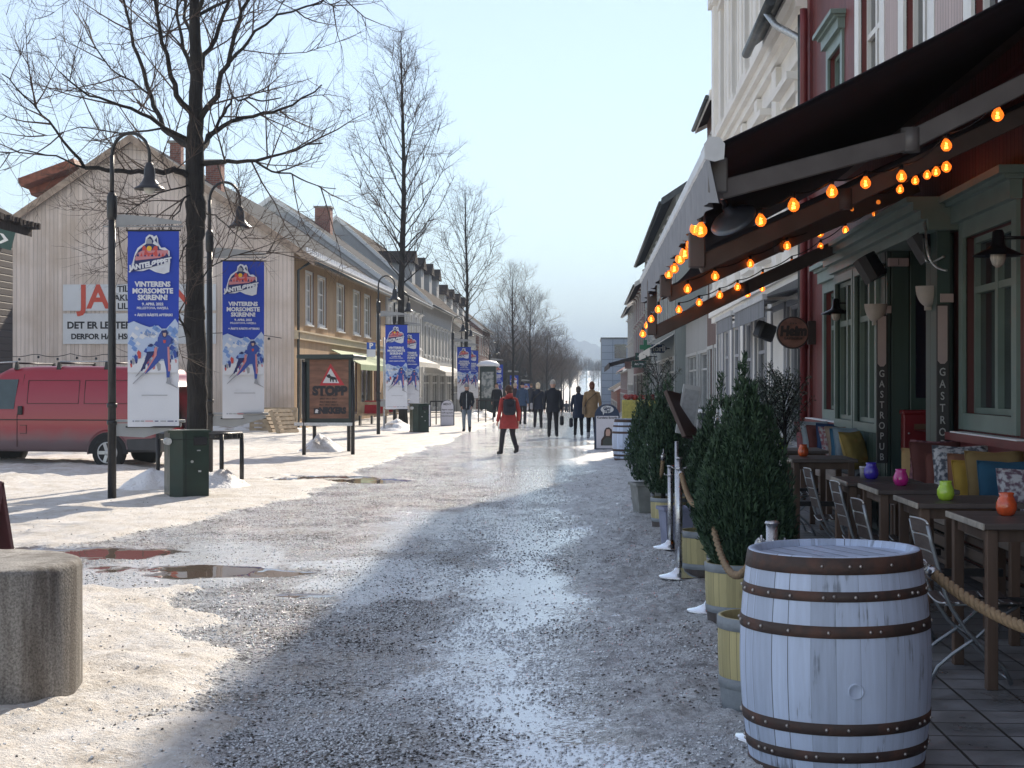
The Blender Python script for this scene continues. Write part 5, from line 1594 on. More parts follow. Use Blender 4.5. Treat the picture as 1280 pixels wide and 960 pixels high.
def branchlets(mb, tw, pts, r0, level, rng, dens=1.0, Lf=1.0, upb=0.05, maxlev=3):
    """children along a limb"""
    L_ = sum((pts[i + 1] - pts[i]).length for i in range(len(pts) - 1))
    n = int({1: 4.2, 2: 7.0, 3: 7.5}[level] * L_ * dens) + 1
    for _ in range(n):
        f = 0.12 + 0.88 * rng.random() ** 0.85
        x = f * (len(pts) - 1); i = min(int(x), len(pts) - 2)
        p = pts[i].lerp(pts[i + 1], x - i); t = (pts[i + 1] - pts[i]).normalized()
        d = side_dir(t, rng, R(28 + rng.random() * 38)); d.z += 0.12; d.normalize()
        l = {1: 1.6, 2: 0.8, 3: 0.42}[level] * Lf * (0.45 + 0.75 * rng.random()) * (1.15 - 0.55 * f)
        rr = {1: 0.0125, 2: 0.0058, 3: 0.0033}[level] * (0.7 + 0.6 * rng.random()) * (0.7 + 0.3 * Lf)
        rr = min(rr, r0 * 0.7)
        q = limb_pts(p, d, l, 4 if level < 3 else 3, 0.13, upb, rng)
        tw.tube(q, [rr * (1 - 0.75 * k / (len(q) - 1)) for k in range(len(q))], 3 if level > 1 else 4, cap=False)
        if level < maxlev: branchlets(mb, tw, q, rr, level + 1, rng, dens, Lf, upb, maxlev)


def tree_from_limbs(name, label, base, trunk, limbs, seed, dens=1.0, Lf=1.0, group='bare street trees'):
    rng = random.Random(seed)
    t = thing(name, label, 'tree', tuple(base), 0, group)
    m = MB(); tw = MB()
    tf = []; rf_ = []
    for i in range(len(trunk) - 1):
        for k in range(5):
            q = trunk[i][0].lerp(trunk[i + 1][0], k / 5); rr = trunk[i][1] + (trunk[i + 1][1] - trunk[i][1]) * k / 5
            tf.append(q + Vector((rng.gauss(0, 1), rng.gauss(0, 1), 0)) * rr * 0.045); rf_.append(rr * 0.92 * (1 + rng.gauss(0, 0.035)))
    tf.append(trunk[-1][0]); rf_.append(trunk[-1][1])
    m.tube(tf, rf_, 14)
    for pts, r0, r1 in limbs:
        # smooth the limb
        fine = []
        for i in range(len(pts) - 1):
            for k in range(3):
                q = pts[i].lerp(pts[i + 1], k / 3.0)
                if not (i == 0 and k == 0): q = q + Vector((rng.gauss(0, 0.02), rng.gauss(0, 0.02), rng.gauss(0, 0.02)))
                fine.append(q)
        fine.append(pts[-1])
        n = len(fine)
        m.tube(fine, [r0 + (r1 - r0) * (k / (n - 1)) ** 0.8 for k in range(n)], 7)
        branchlets(m, tw, fine, r0, 1, rng, dens, Lf)
    m.build('trunk', M_bark, t, world=True)
    tw.build('crown', M_twig, t, world=True)
    return t


dT = 24.3
def TP(px, py, dd=0.0): return W(px, py, dT + dd)
bt = W(246, 480, dT); bt.z = 0
trunk = [(Vector((bt.x, bt.y, -0.1)), 0.26), (TP(247, 600), 0.20), (TP(247, 520), 0.17), (TP(246, 450), 0.165), (TP(243, 400), 0.185), (TP(244, 380), 0.16), (TP(244, 300), 0.15), (TP(245, 262), 0.175), (TP(244, 240), 0.15),
         (TP(243, 190), 0.16), (TP(245, 140), 0.125), (TP(245, 80), 0.11), (TP(243, 20), 0.09), (TP(246, -60), 0.07), (TP(240, -150), 0.05), (TP(244, -240), 0.025)]
LM = [([(238, 222, 0), (215, 212, -.4), (185, 214, -.8), (150, 213, -1.1), (106, 210, -1.4)], .055, .03),
      ([(106, 210, -1.4), (90, 185, -1.6), (62, 155, -1.8), (30, 120, -2.0), (2, 92, -2.2)], .028, .008),
      ([(106, 210, -1.4), (70, 196, -1.7), (30, 188, -1.9), (-10, 196, -2)], .018, .006),
      ([(240, 190, 0), (220, 172, .4), (205, 160, .7), (190, 120, 1.0), (172, 70, 1.3), (160, 30, 1.5), (152, -20, 1.6)], .06, .02),
      ([(190, 120, 1.0), (150, 95, 1.3), (120, 60, 1.5), (105, 25, 1.6)], .02, .008),
      ([(235, 175, 0), (190, 150, -.7), (150, 132, -1.2), (110, 118, -1.6), (75, 90, -1.9)], .04, .01),
      ([(241, 145, 0), (222, 120, -.5), (210, 80, -.9), (200, 40, -1.2), (190, -20, -1.4), (180, -90, -1.6)], .055, .015),
      ([(243, 100, 0), (230, 60, .5), (222, 20, .9), (215, -50, 1.2)], .045, .015),
      ([(250, 190, 0), (262, 172, .5), (290, 152, .9), (330, 142, 1.2), (365, 132, 1.4), (402, 106, 1.6)], .055, .012),
      ([(262, 172, .5), (280, 140, .8), (288, 122, 1.0), (320, 128, 1.2), (352, 122, 1.3)], .03, .01),
      ([(252, 205, 0), (285, 200, -.6), (320, 202, -1.0), (352, 192, -1.3), (403, 179, -1.6)], .045, .012),
      ([(320, 202, -1.0), (350, 215, -1.2), (385, 228, -1.3), (420, 236, -1.3)], .02, .006),
      ([(249, 150, 0), (268, 120, -.4), (285, 80, -.8), (292, 40, -1.1), (310, 0, -1.3), (318, -60, -1.4)], .055, .018),
      ([(285, 80, -.8), (310, 50, -1), (345, 20, -1.2), (400, 2, -1.4), (440, -20, -1.5)], .03, .008),
      ([(247, 100, 0), (262, 60, .5), (280, 20, .9), (300, -40, 1.2), (330, -110, 1.4)], .05, .015),
      ([(246, 60, 0), (232, 20, 1.2), (225, -30, 1.6), (200, -110, 1.8)], .04, .012),
      ([(245, 20, 0), (262, -30, -.8), (280, -100, -1.2), (300, -180, -1.4)], .04, .01),
      ([(244, -40, 0), (220, -90, 0), (190, -150, 0), (175, -220, 0)], .035, .01),
      ([(244, 0, 0), (190, -20, -1.5), (130, -40, -2.1), (80, -30, -2.4)], .03, .008),
      ([(246, 20, 0), (310, -10, 1.6), (370, -20, 2.1), (420, 10, 2.3)], .03, .008),
      ([(243, 240, 0), (228, 252, -.3), (214, 280, -.5), (205, 320, -.6)], .02, .004),
      ([(238, 300, 0), (222, 330, -.4), (200, 350, -.7), (182, 345, -.9)], .014, .004),
      ([(252, 260, 0), (275, 272, .3), (300, 300, .5), (318, 290, .6)], .014, .004),
      ([(250, 350, 0), (270, 330, -.3), (300, 318, -.5), (350, 312, -.6)], .014, .004),
      ([(238, 430, 0), (222, 400, -.2), (212, 370, -.4), (205, 330, -.5)], .012, .003),
      ([(240, 425, 0), (228, 405, -.3), (214, 392, -.5)], .03, .006),
      ([(240, 230, 0), (200, 240, -.8), (160, 265, -1.1), (140, 300, -1.2)], .016, .004),
      ([(205, 160, .7), (150, 165, 1.0), (100, 158, 1.2), (50, 170, 1.3)], .02, .005)]
limbs = [([TP(*q) for q in pts], r0, r1) for pts, r0, r1 in LM]
tree_from_limbs('bare_tree', 'large bare tree with a thick dark trunk behind the near litter bin', (bt.x, bt.y, 0), trunk, limbs, 4, dens=0.74, Lf=1.02)


def auto_tree(name, label, px, d, ytop, wpx, ybot, seed, r=0.15, dens=1.0, nl=34, Lf=1.0, yfork=None, dirt=None):
    b = W(px, 480, d); base = Vector((b.x, b.y, gz(b.y)))
    H = EYE + (480 - ytop) / FPX * d - base.z
    zb = EYE + (480 - ybot) / FPX * d - base.z
    cw = wpx / FPX * d / 2
    rng = random.Random(seed)
    tr = []
    for k in range(13):
        f = k / 12
        tr.append((base + Vector((0.05 * math.sin(f * 9 + seed), 0.05 * math.cos(f * 7 + seed), f * H - (0.1 if k == 0 else 0))), r * (1.2 if k == 0 else 1.0) * (1 - f) ** 0.8 + 0.008))
    lb = []
    for k in range(nl):
        f = (k + rng.random() * 0.7) / nl
        z = zb + (H - zb) * f * 0.93
        a = k * 2.4 + rng.random() * 0.6
        prof = (0.55 + 1.5 * f) if f < 0.3 else (1.0 - (f - 0.3) / 0.7 * 0.93)
        reach = cw * prof * (0.75 + 0.35 * rng.random())
        rise = reach * (0.9 + 1.5 * f) + 0.3
        p0 = base + Vector((0, 0, z - rise * 0.25)); out = Vector((math.cos(a), math.sin(a), 0))
        pts = [p0, p0 + out * reach * 0.35 + Vector((0, 0, rise * 0.28)), p0 + out * reach * 0.72 + Vector((0, 0, rise * 0.62)), p0 + out * reach + Vector((0, 0, rise * 1.05))]
        r0 = (r * (1 - (z / H)) * 0.27 + 0.009)
        lb.append((pts, r0, 0.006))
    return tree_from_limbs(name, label, tuple(base), tr, lb, seed, dens, Lf)


auto_tree('bare_tree', 'tall slender bare tree behind the third and fourth banners', 503, 58, 38, 150, 345, 21, r=0.17, dens=0.62, nl=44, Lf=0.85)
auto_tree('bare_tree', 'bare tree beside the fifth banner, smaller than the slender one before it', 583, 84, 232, 104, 400, 22, r=0.14, dens=0.5, nl=36, Lf=0.85)
auto_tree('bare_tree', 'bare tree above the coats of the walking couple, first of the distant clump', 641, 122, 338, 78, 440, 23, r=0.16, dens=0.5, nl=30, Lf=1.1)
auto_tree('bare_tree', 'pointed bare tree, the tallest in the distant clump', 663, 140, 372, 66, 450, 24, r=0.17, dens=0.5, nl=30, Lf=1.2)
auto_tree('bare_tree', 'dense low bare tree at the foot of the distant clump', 684, 160, 424, 64, 476, 25, r=0.17, dens=0.6, nl=30, Lf=1.3)
far0 = auto_tree('bare_tree', 'hazy bare tree right of the distant clump, left of the white road', 702, 205, 440, 50, 478, 26, r=0.18, dens=0.5, nl=26, Lf=1.4)
far0['label'] = 'hazy bare tree at the right end of the distant clump, left of the white road'
rng = random.Random(77)
spots = [(622, 150, 1.0, 'bare tree behind the roofs at the left end of the distant clump'), (652, 180, 0.95, 'short bare tree filling the gap under the pointed one'), (672, 190, 1.0, 'bare tree low behind the small banners'),
         (693, 240, 0.9, 'bare tree fading into haze behind the clump'), (640, 210, 1.0, 'faint bare tree behind the farthest banners'), (712, 290, 1.1, 'faint hazy bare tree leaning over the white road'),
         (722, 420, 0.9, 'very faint bare tree left of where the road rises'), (742, 470, 0.8, 'very faint bare tree above the walker in navy'), (756, 450, 0.8, 'very faint bare tree beside the panel-clad block'), (748, 560, 0.9, 'palest bare tree in front of the hills'), (733, 620, 0.9, 'pale bare tree on the far slope above the road'),
         (612, 165, 0.9, 'bushy bare tree against the dark brick house end'), (630, 172, 0.85, 'bushy bare tree just right of the dark brick house'), (661, 165, 0.7, 'low bare tree above the steel blue jacket'), (678, 175, 0.75, 'low bare tree above the blond walker'), (690, 200, 0.8, 'low bare tree above the grey-haired walker'), (704, 250, 0.9, 'low hazy bare tree close to the white road'), (646, 240, 1.2, 'hazy bare tree deep inside the clump')]
for (px, d, sc, lab) in spots:
    p = W(px, 480, d); p.z = gz(p.y)
    copy_tree(far0, loc=p, rz=rng.random() * 6, label=lab, scale=(sc, sc, sc))
# the far wooded slope: beyond counting
def far_wood():
    g = MB(); rng = random.Random(9)
    for k in range(2600):
        side = rng.choice((-1, 1)); y = 480 + rng.random() * 900
        x = 3.5 + side * (9 + rng.random() ** 1.5 * 120) if y < 900 else 3.5 + (rng.random() - 0.5) * 300
        if k % 3 == 0:
            y = 150 + rng.random() * 420; side = -1 if rng.random() < 0.7 else 1
            x = (-9 - rng.random() * 30) if side < 0 else (14 + rng.random() * 30)
            if y < 245 and side < 0 and x < -8: x = -7.2 - rng.random() * 3 if y > 195 or rng.random() < 0.5 else -30
        elif side > 0 and y < 520 and x < 25: continue
        b = Vector((x - 0.0495 * 0, y, gz(y) - 0.3)); h = 4.5 + rng.random() * 4.5; w = h * 0.16
        if rng.random() < 0.5 and y > 620:
            n = 5; ph = rng.random() * 6
            lev = 5
            for j in range(lev):
                z0 = h * (0.12 + 0.17 * j); z1 = z0 + h * 0.26; rr = w * (1.2 - j * 0.21)
                vs_ = [b + Vector((rr * (0.8 + 0.4 * rng.random()) * math.cos(ph + 2 * math.pi * i / n), rr * math.sin(ph + 2 * math.pi * i / n), z0)) for i in range(n)] + [b + Vector((0, 0, min(z1, h)))]
                g.add(vs_, [(i, (i + 1) % n, n) for i in range(n)], False)
        else:
            for j in range(16):
                a = rng.random() * 6.28; l = h * (0.3 + 0.3 * rng.random()); z0 = h * (0.2 + 0.5 * rng.random())
                d = Vector((math.cos(a) * 0.5, math.sin(a) * 0.5, 1)).normalized(); p0 = b + Vector((0, 0, z0)); p1 = p0 + d * l; s_ = Vector((-math.sin(a), math.cos(a), 0)) * 0.10
                g.add([p0 - s_, p0 + s_, p1], [(0, 1, 2)], False)
                g.add([p0 - Vector((0.1, 0, 0)), p0 + Vector((0.1, 0, 0)), p1 + Vector((0, 0, 0.4))], [(0, 1, 2)], False)
    o = g.build('woodland', pm('woodland_mix', (0.05, 0.05, 0.045), 0.9, var=0.35, scale=0.05))
    tag(o, 'distant mixed woodland on the far slopes beyond the street', 'woodland', None, 'stuff')
far_wood()

# ------------------------------------------------------------------ snow heaps
def heap(name, label, px, py, rx, ry, h, seed, dirt=0.3):
    c = G(px, py); n = 36; k = 14; g = MB(); vs_ = []
    for i in range(k + 1):
        f = i / k
        for j in range(n):
            a = 2 * math.pi * j / n; rr = f * (1 + 0.25 * nz(math.cos(a) * 1.5 + seed, math.sin(a) * 1.5))
            x = rx * rr * math.cos(a); y = ry * rr * math.sin(a)
            z = h * (0.5 + 0.5 * math.cos(math.pi * f)) + h * 0.35 * nz(x * 3.5 + seed, y * 3.5, 1) * (1 - f * 0.6) + h * 0.12 * nz(x * 12, y * 12, seed) - 0.06 * f
            vs_.append(c + Vector((x, y, z)))
    fs = [(i * n + j, i * n + (j + 1) % n, (i + 1) * n + (j + 1) % n, (i + 1) * n + j) for i in range(k) for j in range(n)]
    g.add(vs_, fs, True)
    o = g.build(name, M_heap); tag(o, label, 'snow heap'); return o
M_heap = pm('heap_snow', (0.80, 0.80, 0.81), 0.6, col2=(0.36, 0.30, 0.25), scale=2.2, mix=0.60, bump=0.9, bscale=22, bdist=0.04, detail=9)
for a in (('low snow heap left of the near litter bin around the tree foot', 192, 613, 0.85, 1.1, 0.34, 1), ('grimy snow heap right of the near litter bin', 272, 612, 0.7, 0.9, 0.30, 5),
          ('dirty lumpy snow heap under the moose poster frame', 402, 566, 0.75, 1.0, 0.42, 9), ('white snow ridge beside the far litter bin', 496, 538, 0.9, 1.6, 0.40, 14),
          ('snow heap behind the walking woman in the dark jacket', 602, 524, 1.6, 2.4, 0.4, 20), ('low snow bank in front of the pallets', 300, 538, 3.4, 1.6, 0.35, 25),
          ('small snow heap against the foot of the pale gable', 262, 533, 2.2, 1.4, 0.8, 30)):
    heap('snow_heap', *a)

# ------------------------------------------------------------------ red van
def van():
    rn = G(138, 586.5); rf_ = W(182, 480, EYE * FPX / 101.2); rf_.z = 0
    ax = (rf_ - rn); ax.z = 0; ax.normalize()
    fwd = Vector((-ax.y, ax.x, 0))
    org = rn + ax * 0.80
    rz = math.atan2(fwd.y, fwd.x)
    t = thing('parked_van', 'red panel van with roof bars and salt-stained sides parked at the left edge', 'van', tuple(org), rz)
    # local: x forward from the rear axle, y left (towards the camera), z up
    stn = [(-1.02, 0.50, 1.60, 0.80), (-0.98, 0.36, 1.80, 0.86), (-0.90, 0.34, 1.93, 0.90), (-0.4, 0.33, 1.985, 0.92), (0.5, 0.33, 2.0, 0.92), (1.6, 0.33, 2.0, 0.92), (2.2, 0.33, 1.96, 0.91), (2.55, 0.33, 1.80, 0.90), (2.95, 0.33, 1.42, 0.88), (3.35, 0.33, 1.18, 0.86), (3.65, 0.36, 1.02, 0.80), (3.78, 0.42, 0.80, 0.70)]
    g = MB(); vs_ = []; ring = []
    for (x, z0, z1, w) in stn:
        zb = min(1.05, z0 + (z1 - z0) * 0.6); tw_ = w - 0.13 if z1 > 1.5 else w - 0.08
        sec = [(w - 0.10, z0), (w - 0.02, z0 + 0.06), (w, z0 + 0.25), (w, zb), (w - 0.03, zb + (z1 - zb) * 0.35), (tw_ + 0.01, z1 - 0.12), (tw_ - 0.04, z1 - 0.035), (tw_ - 0.16, z1)]
        full = sec + [(-a, b) for a, b in sec[::-1]]
        ring = len(full); vs_ += [(x, a, b) for a, b in full]
    fs = []
    for i in range(len(stn) - 1):
        for j in range(ring):
            j2 = (j + 1) % ring
            fs.append((i * ring + j, i * ring + j2, (i + 1) * ring + j2, (i + 1) * ring + j))
    fs.append(tuple(range(ring))); fs.append(tuple(range((len(stn) - 1) * ring, len(stn) * ring))[::-1])
    g.add(vs_, fs, True)
    m, nt, N, L, b = nodes_of('van_red')
    tc = N.new('ShaderNodeTexCoord'); sp = N.new('ShaderNodeSeparateXYZ'); L.new(tc.outputs['Object'], sp.inputs[0])
    ns = N.new('ShaderNodeTexNoise'); ns.inputs['Scale'].default_value = 3; ns.inputs['Detail'].default_value = 6; L.new(tc.outputs['Object'], ns.inputs[0])
    ma = N.new('ShaderNodeMath'); ma.operation = 'MULTIPLY_ADD'; ma.inputs[1].default_value = 0.22; L.new(ns.outputs[0], ma.inputs[0]); L.new(sp.outputs[2], ma.inputs[2])
    rp = N.new('ShaderNodeValToRGB'); L.new(ma.outputs[0], rp.inputs[0])
    rp.color_ramp.elements[0].position = 0.62; rp.color_ramp.elements[0].color = (0.17, 0.115, 0.125, 1)
    rp.color_ramp.elements[1].position = 1.35 / 1.5; rp.color_ramp.elements[1].color = (0.30, 0.016, 0.035, 1)
    L.new(rp.outputs[0], b.inputs['Base Color']); b.inputs['Roughness'].default_value = 0.32; b.inputs['Coat Weight'].default_value = 0.3
    body = g.build('body', m, t)
    mod = None
    md = pm('van_seam_shade', (0.05, 0.006, 0.008), 0.5)
    g = MB(); yl = 0.921
    def strip(x0, x1, z0, z1, y=None): g.box(x0, x1, (y or yl) - 0.01, (y or yl) + 0.002, z0, z1)
    strip(1.90, 1.912, 0.42, 1.02)
    strip(-0.85, 2.4, 0.94, 0.965, 0.921)
    for (a, b_, zt, zb) in ((-0.7, 0.50, 1.72, 1.27), (0.62, 1.70, 1.72, 1.27)):  # shade of the pressed recesses drawn as darker red strips
        for (p0, p1) in (((a, zt), (b_, zt)), ((a, zb), (b_, zb)), ((a, zb), (a, zt)), ((b_, zb), (b_, zt))):
            def yy(z): return 0.92 - (z - 1.13) * 0.155 + 0.004 if z > 1.13 else 0.921
            g.beam((p0[0], yy(p0[1]), p0[1]), (p1[0], yy(p1[1]), p1[1]), 0.012, 0.012)
    g.beam((1.906, yl, 1.02), (1.80, 0.80, 1.84), 0.012, 0.012)
    g.build('panel_line', md, body)
    g = MB(); g.box(1.70, 1.84, 0.915, 0.926, 0.84, 0.852); g.box(1.70, 1.84, 0.915, 0.926, 0.68, 0.692); g.box(1.70, 1.712, 0.915, 0.926, 0.68, 0.85); g.build('fuel_flap', md, body)
    g = MB(); g.cbox(1.78, 1.88, 0.92, 0.955, 1.05, 1.22, 0.01); g.build('door_handle', MT['black_plastic'], body)
    g = MB(); P = [Vector((1.98, 0.905, 1.16)), Vector((2.95, 0.895, 1.16)), Vector((2.45, 0.825, 1.74)), Vector((1.92, 0.822, 1.74))]
    P2 = [p + Vector((0, 0.012, 0)) for p in P]
    g.add(P + P2, [(0, 1, 2, 3)[::-1], (4, 5, 6, 7), (0, 1, 5, 4), (1, 2, 6, 5), (2, 3, 7, 6), (3, 0, 4, 7)], False); g.build('side_window', pm('car_glass', (0.05, 0.07, 0.075), 0.05), body)
    g = MB(); P = [(2.62, 0.74, 1.79), (2.62, -0.74, 1.79), (3.38, -0.78, 1.21), (3.38, 0.78, 1.21)]; g.add(P + [(a + 0.015, b2, c + 0.015) for a, b2, c in P], [(0, 1, 2, 3), (4, 5, 6, 7), (0, 1, 5, 4), (1, 2, 6, 5), (2, 3, 7, 6), (3, 0, 4, 7)], False); g.build('windscreen', MT['car_glass'], body)
    g = MB(); g.cbox(-1.09, -0.36, -0.90, 0.925, 0.34, 0.62, 0.04); g.build('rear_bumper', pm('bumper_grey', (0.05, 0.05, 0.055), 0.6), t)
    for s_ in (1, -1):
        g = MB(); g.cbox(-1.045, -0.97, s_ * 0.86 - 0.05, s_ * 0.86 + 0.04, 0.78, 1.25, 0.01); g.build('tail_light', pm('tail_red', (0.4, 0.02, 0.01), 0.15), t)
    for (x, s_) in ((0, 1), (0, -1), (2.98, 1), (2.98, -1)):
        y = s_ * 0.835; w_ = MB(); MM = Matrix.Translation((x, y, 0.325)) @ Matrix.Rotation(R(-90 * s_), 4, 'X')
        w_.lathe([(0.20, -0.10), (0.30, -0.11), (0.322, -0.08), (0.325, 0.0), (0.322, 0.08), (0.30, 0.105), (0.22, 0.10)], 32, M=MM)
        tyre = w_.build('wheel', pm('tyre', (0.02, 0.02, 0.02), 0.85, bump=0.3, bscale=60), t)
        h_ = MB(); h_.lathe([(0.215, 0.085), (0.205, 0.108), (0.185, 0.105), (0.185, 0.05)], 32, M=MM, cap=(False, True))
        for q in range(5):
            a = q * 2 * math.pi / 5
            h_.beam(MM @ Vector((0, 0, 0.09)), MM @ Vector((0.195 * math.cos(a), 0.195 * math.sin(a), 0.10)), 0.065, 0.02, up=(0, s_, 0))
        h_.lathe([(0.055, 0.05), (0.055, 0.108), (0.03, 0.115)], 16, M=MM); h_.build('rim', pm('alloy', (0.45, 0.46, 0.48), 0.35, 0.7), tyre)
        a_ = MB(); n = 20
        for j in range(n):      # flared arch lip
            t0 = math.pi * j / n - 0.12; t1 = math.pi * (j + 1) / n - 0.12
            for (r0, r1, yy) in ((0.40, 0.43, s_ * 0.935),):
                P = [Vector((x + r0 * math.cos(t0), yy, 0.34 + r0 * math.sin(t0))), Vector((x + r1 * math.cos(t0), yy - s_ * 0.012, 0.34 + r1 * math.sin(t0))), Vector((x + r1 * math.cos(t1), yy - s_ * 0.012, 0.34 + r1 * math.sin(t1))), Vector((x + r0 * math.cos(t1), yy, 0.34 + r0 * math.sin(t1)))]
                Q = [p - Vector((0, s_ * 0.06, 0)) for p in P]
                a_.add(P + Q, [(0, 1, 2, 3), (4, 5, 6, 7), (0, 3, 7, 4), (1, 2, 6, 5)], True)
        a_.build('wheel_arch', m, t)
        a_ = MB(); P = [Vector((x + 0.405 * math.cos(math.pi * j / 16), s_ * 0.924, 0.30 + 0.42 * math.sin(math.pi * j / 16))) for j in range(17)]
        Q = [p - Vector((0, s_ * 0.05, 0)) for p in P]
        a_.add(P + Q, [tuple(range(17))] + [(j, j + 1, j + 18, j + 17) for j in range(16)], False); a_.build('wheel_well_shade', M_dark, t)  # black disc on the body side stands in for the shaded wheel opening
    for x in (0.1, 1.1, 2.0):
        g = MB(); g.tube([(x, 0.72, 2.06), (x, -0.72, 2.06)], 0.018, 8)
        for s_ in (1, -1): g.prism([(-0.05, 1.93), (0.05, 1.93), (0.02, 2.08), (-0.02, 2.08)], -0.03, 0.03, basis((1, 0, 0), (0, 0, 1), (x, s_ * 0.74, 0)))
        g.build('roof_bar', MT['black_plastic'], t)
    g = MB(); g.tube([(0.1, 0.70, 2.09), (1.1, 0.70, 2.09)], 0.015, 6); g.tube([(2.0, 0.7, 2.09), (2.9, 0.68, 2.05)], 0.015, 6); g.build('roof_rail', M_galv, t)
    return t
van()

# ------------------------------------------------------------------ litter bins
m_bin = pm('bin_green', (0.012, 0.030, 0.022), 0.38, var=0.3, scale=4, rvar=0.1)
def bin_at(px, py, rz, label, s_=1.0):
    c = G(px, py); t = thing('litter_bin', label, 'litter bin', tuple(c), rz, 'dark green cabinet litter bins')
    g = MB(); pl = [(-0.27, -0.20), (-0.10, -0.27), (0.27, -0.27), (0.27, 0.27), (-0.27, 0.27)]
    g.prism(pl, 0.04, 0.96, Matrix()); g.build('cabinet', m_bin, t)
    g = MB(); g.prism([(p[0] * 1.10, p[1] * 1.10) for p in pl], 0.961, 0.995, Matrix()); g.build('lid', m_bin, t)
    g = MB(); g.prism([(p[0] * 1.04, p[1] * 1.04) for p in pl], 0.0, 0.045, Matrix()); g.build('plinth', pm('bin_plinth', (0.06, 0.035, 0.03), 0.7), t)
    g = MB(); g.box(-0.06, -0.052, -0.276, -0.268, 0.05, 0.95); g.box(-0.24, 0.25, -0.276, -0.272, 0.86, 0.868); g.build('door_seam', M_dark, t)
    g = MB(); g.cbox(0.05, 0.24, -0.30, -0.271, 0.78, 0.90, 0.01); g.build('inlet', M_dark, t)
    g = MB(); g.tube([(-0.30, -0.1, 0.84), (-0.30, -0.26, 0.84)], 0.05, 14); g.build('ash_tube', M_galv, t)
    g = MB(); g.tube([(0.03, -0.272, 0.55), (0.03, -0.285, 0.55)], 0.02, 12); g.box(0.10, 0.15, -0.274, -0.271, 0.70, 0.715); g.box(0.12, 0.16, -0.274, -0.271, 0.40, 0.425); g.build('lock', M_galv, t)
    return t
bin_at(233, 624, R(25), 'dark green litter bin in front of the big tree trunk')
bin_at(524, 541, R(20), 'dark green litter bin below the third banner')
# tree guard
c = G(250, 610); t = thing('tree_guard', 'black metal rail on posts around the foot of the big tree', 'tree guard', tuple(c))
g = MB(); n = 6
P = [c + Vector((0.66 * math.cos(a * math.pi / 3 + 0.2), 0.5 * math.sin(a * math.pi / 3 + 0.2), 0.86)) for a in range(7)]
g.tube(P, 0.03, 8); g.tube([p - Vector((0, 0, 0.06)) for p in P], 0.022, 8)
for k in range(0, 24):
    a = k / 24 * 2 * math.pi; g.box(c.x + 0.62 * math.cos(a) - 0.03, c.x + 0.62 * math.cos(a) + 0.03, c.y + 0.46 * math.sin(a) - 0.03, c.y + 0.46 * math.sin(a) + 0.03, 0.80, 0.87)
g.build('rail', M_black, t, world=True)
for k in (0, 2, 3, 5):
    g = MB(); q = P[k]; g.tube([(q.x, q.y, 0), (q.x, q.y, 0.86)], 0.035, 8); g.build('post', M_black, t, world=True)

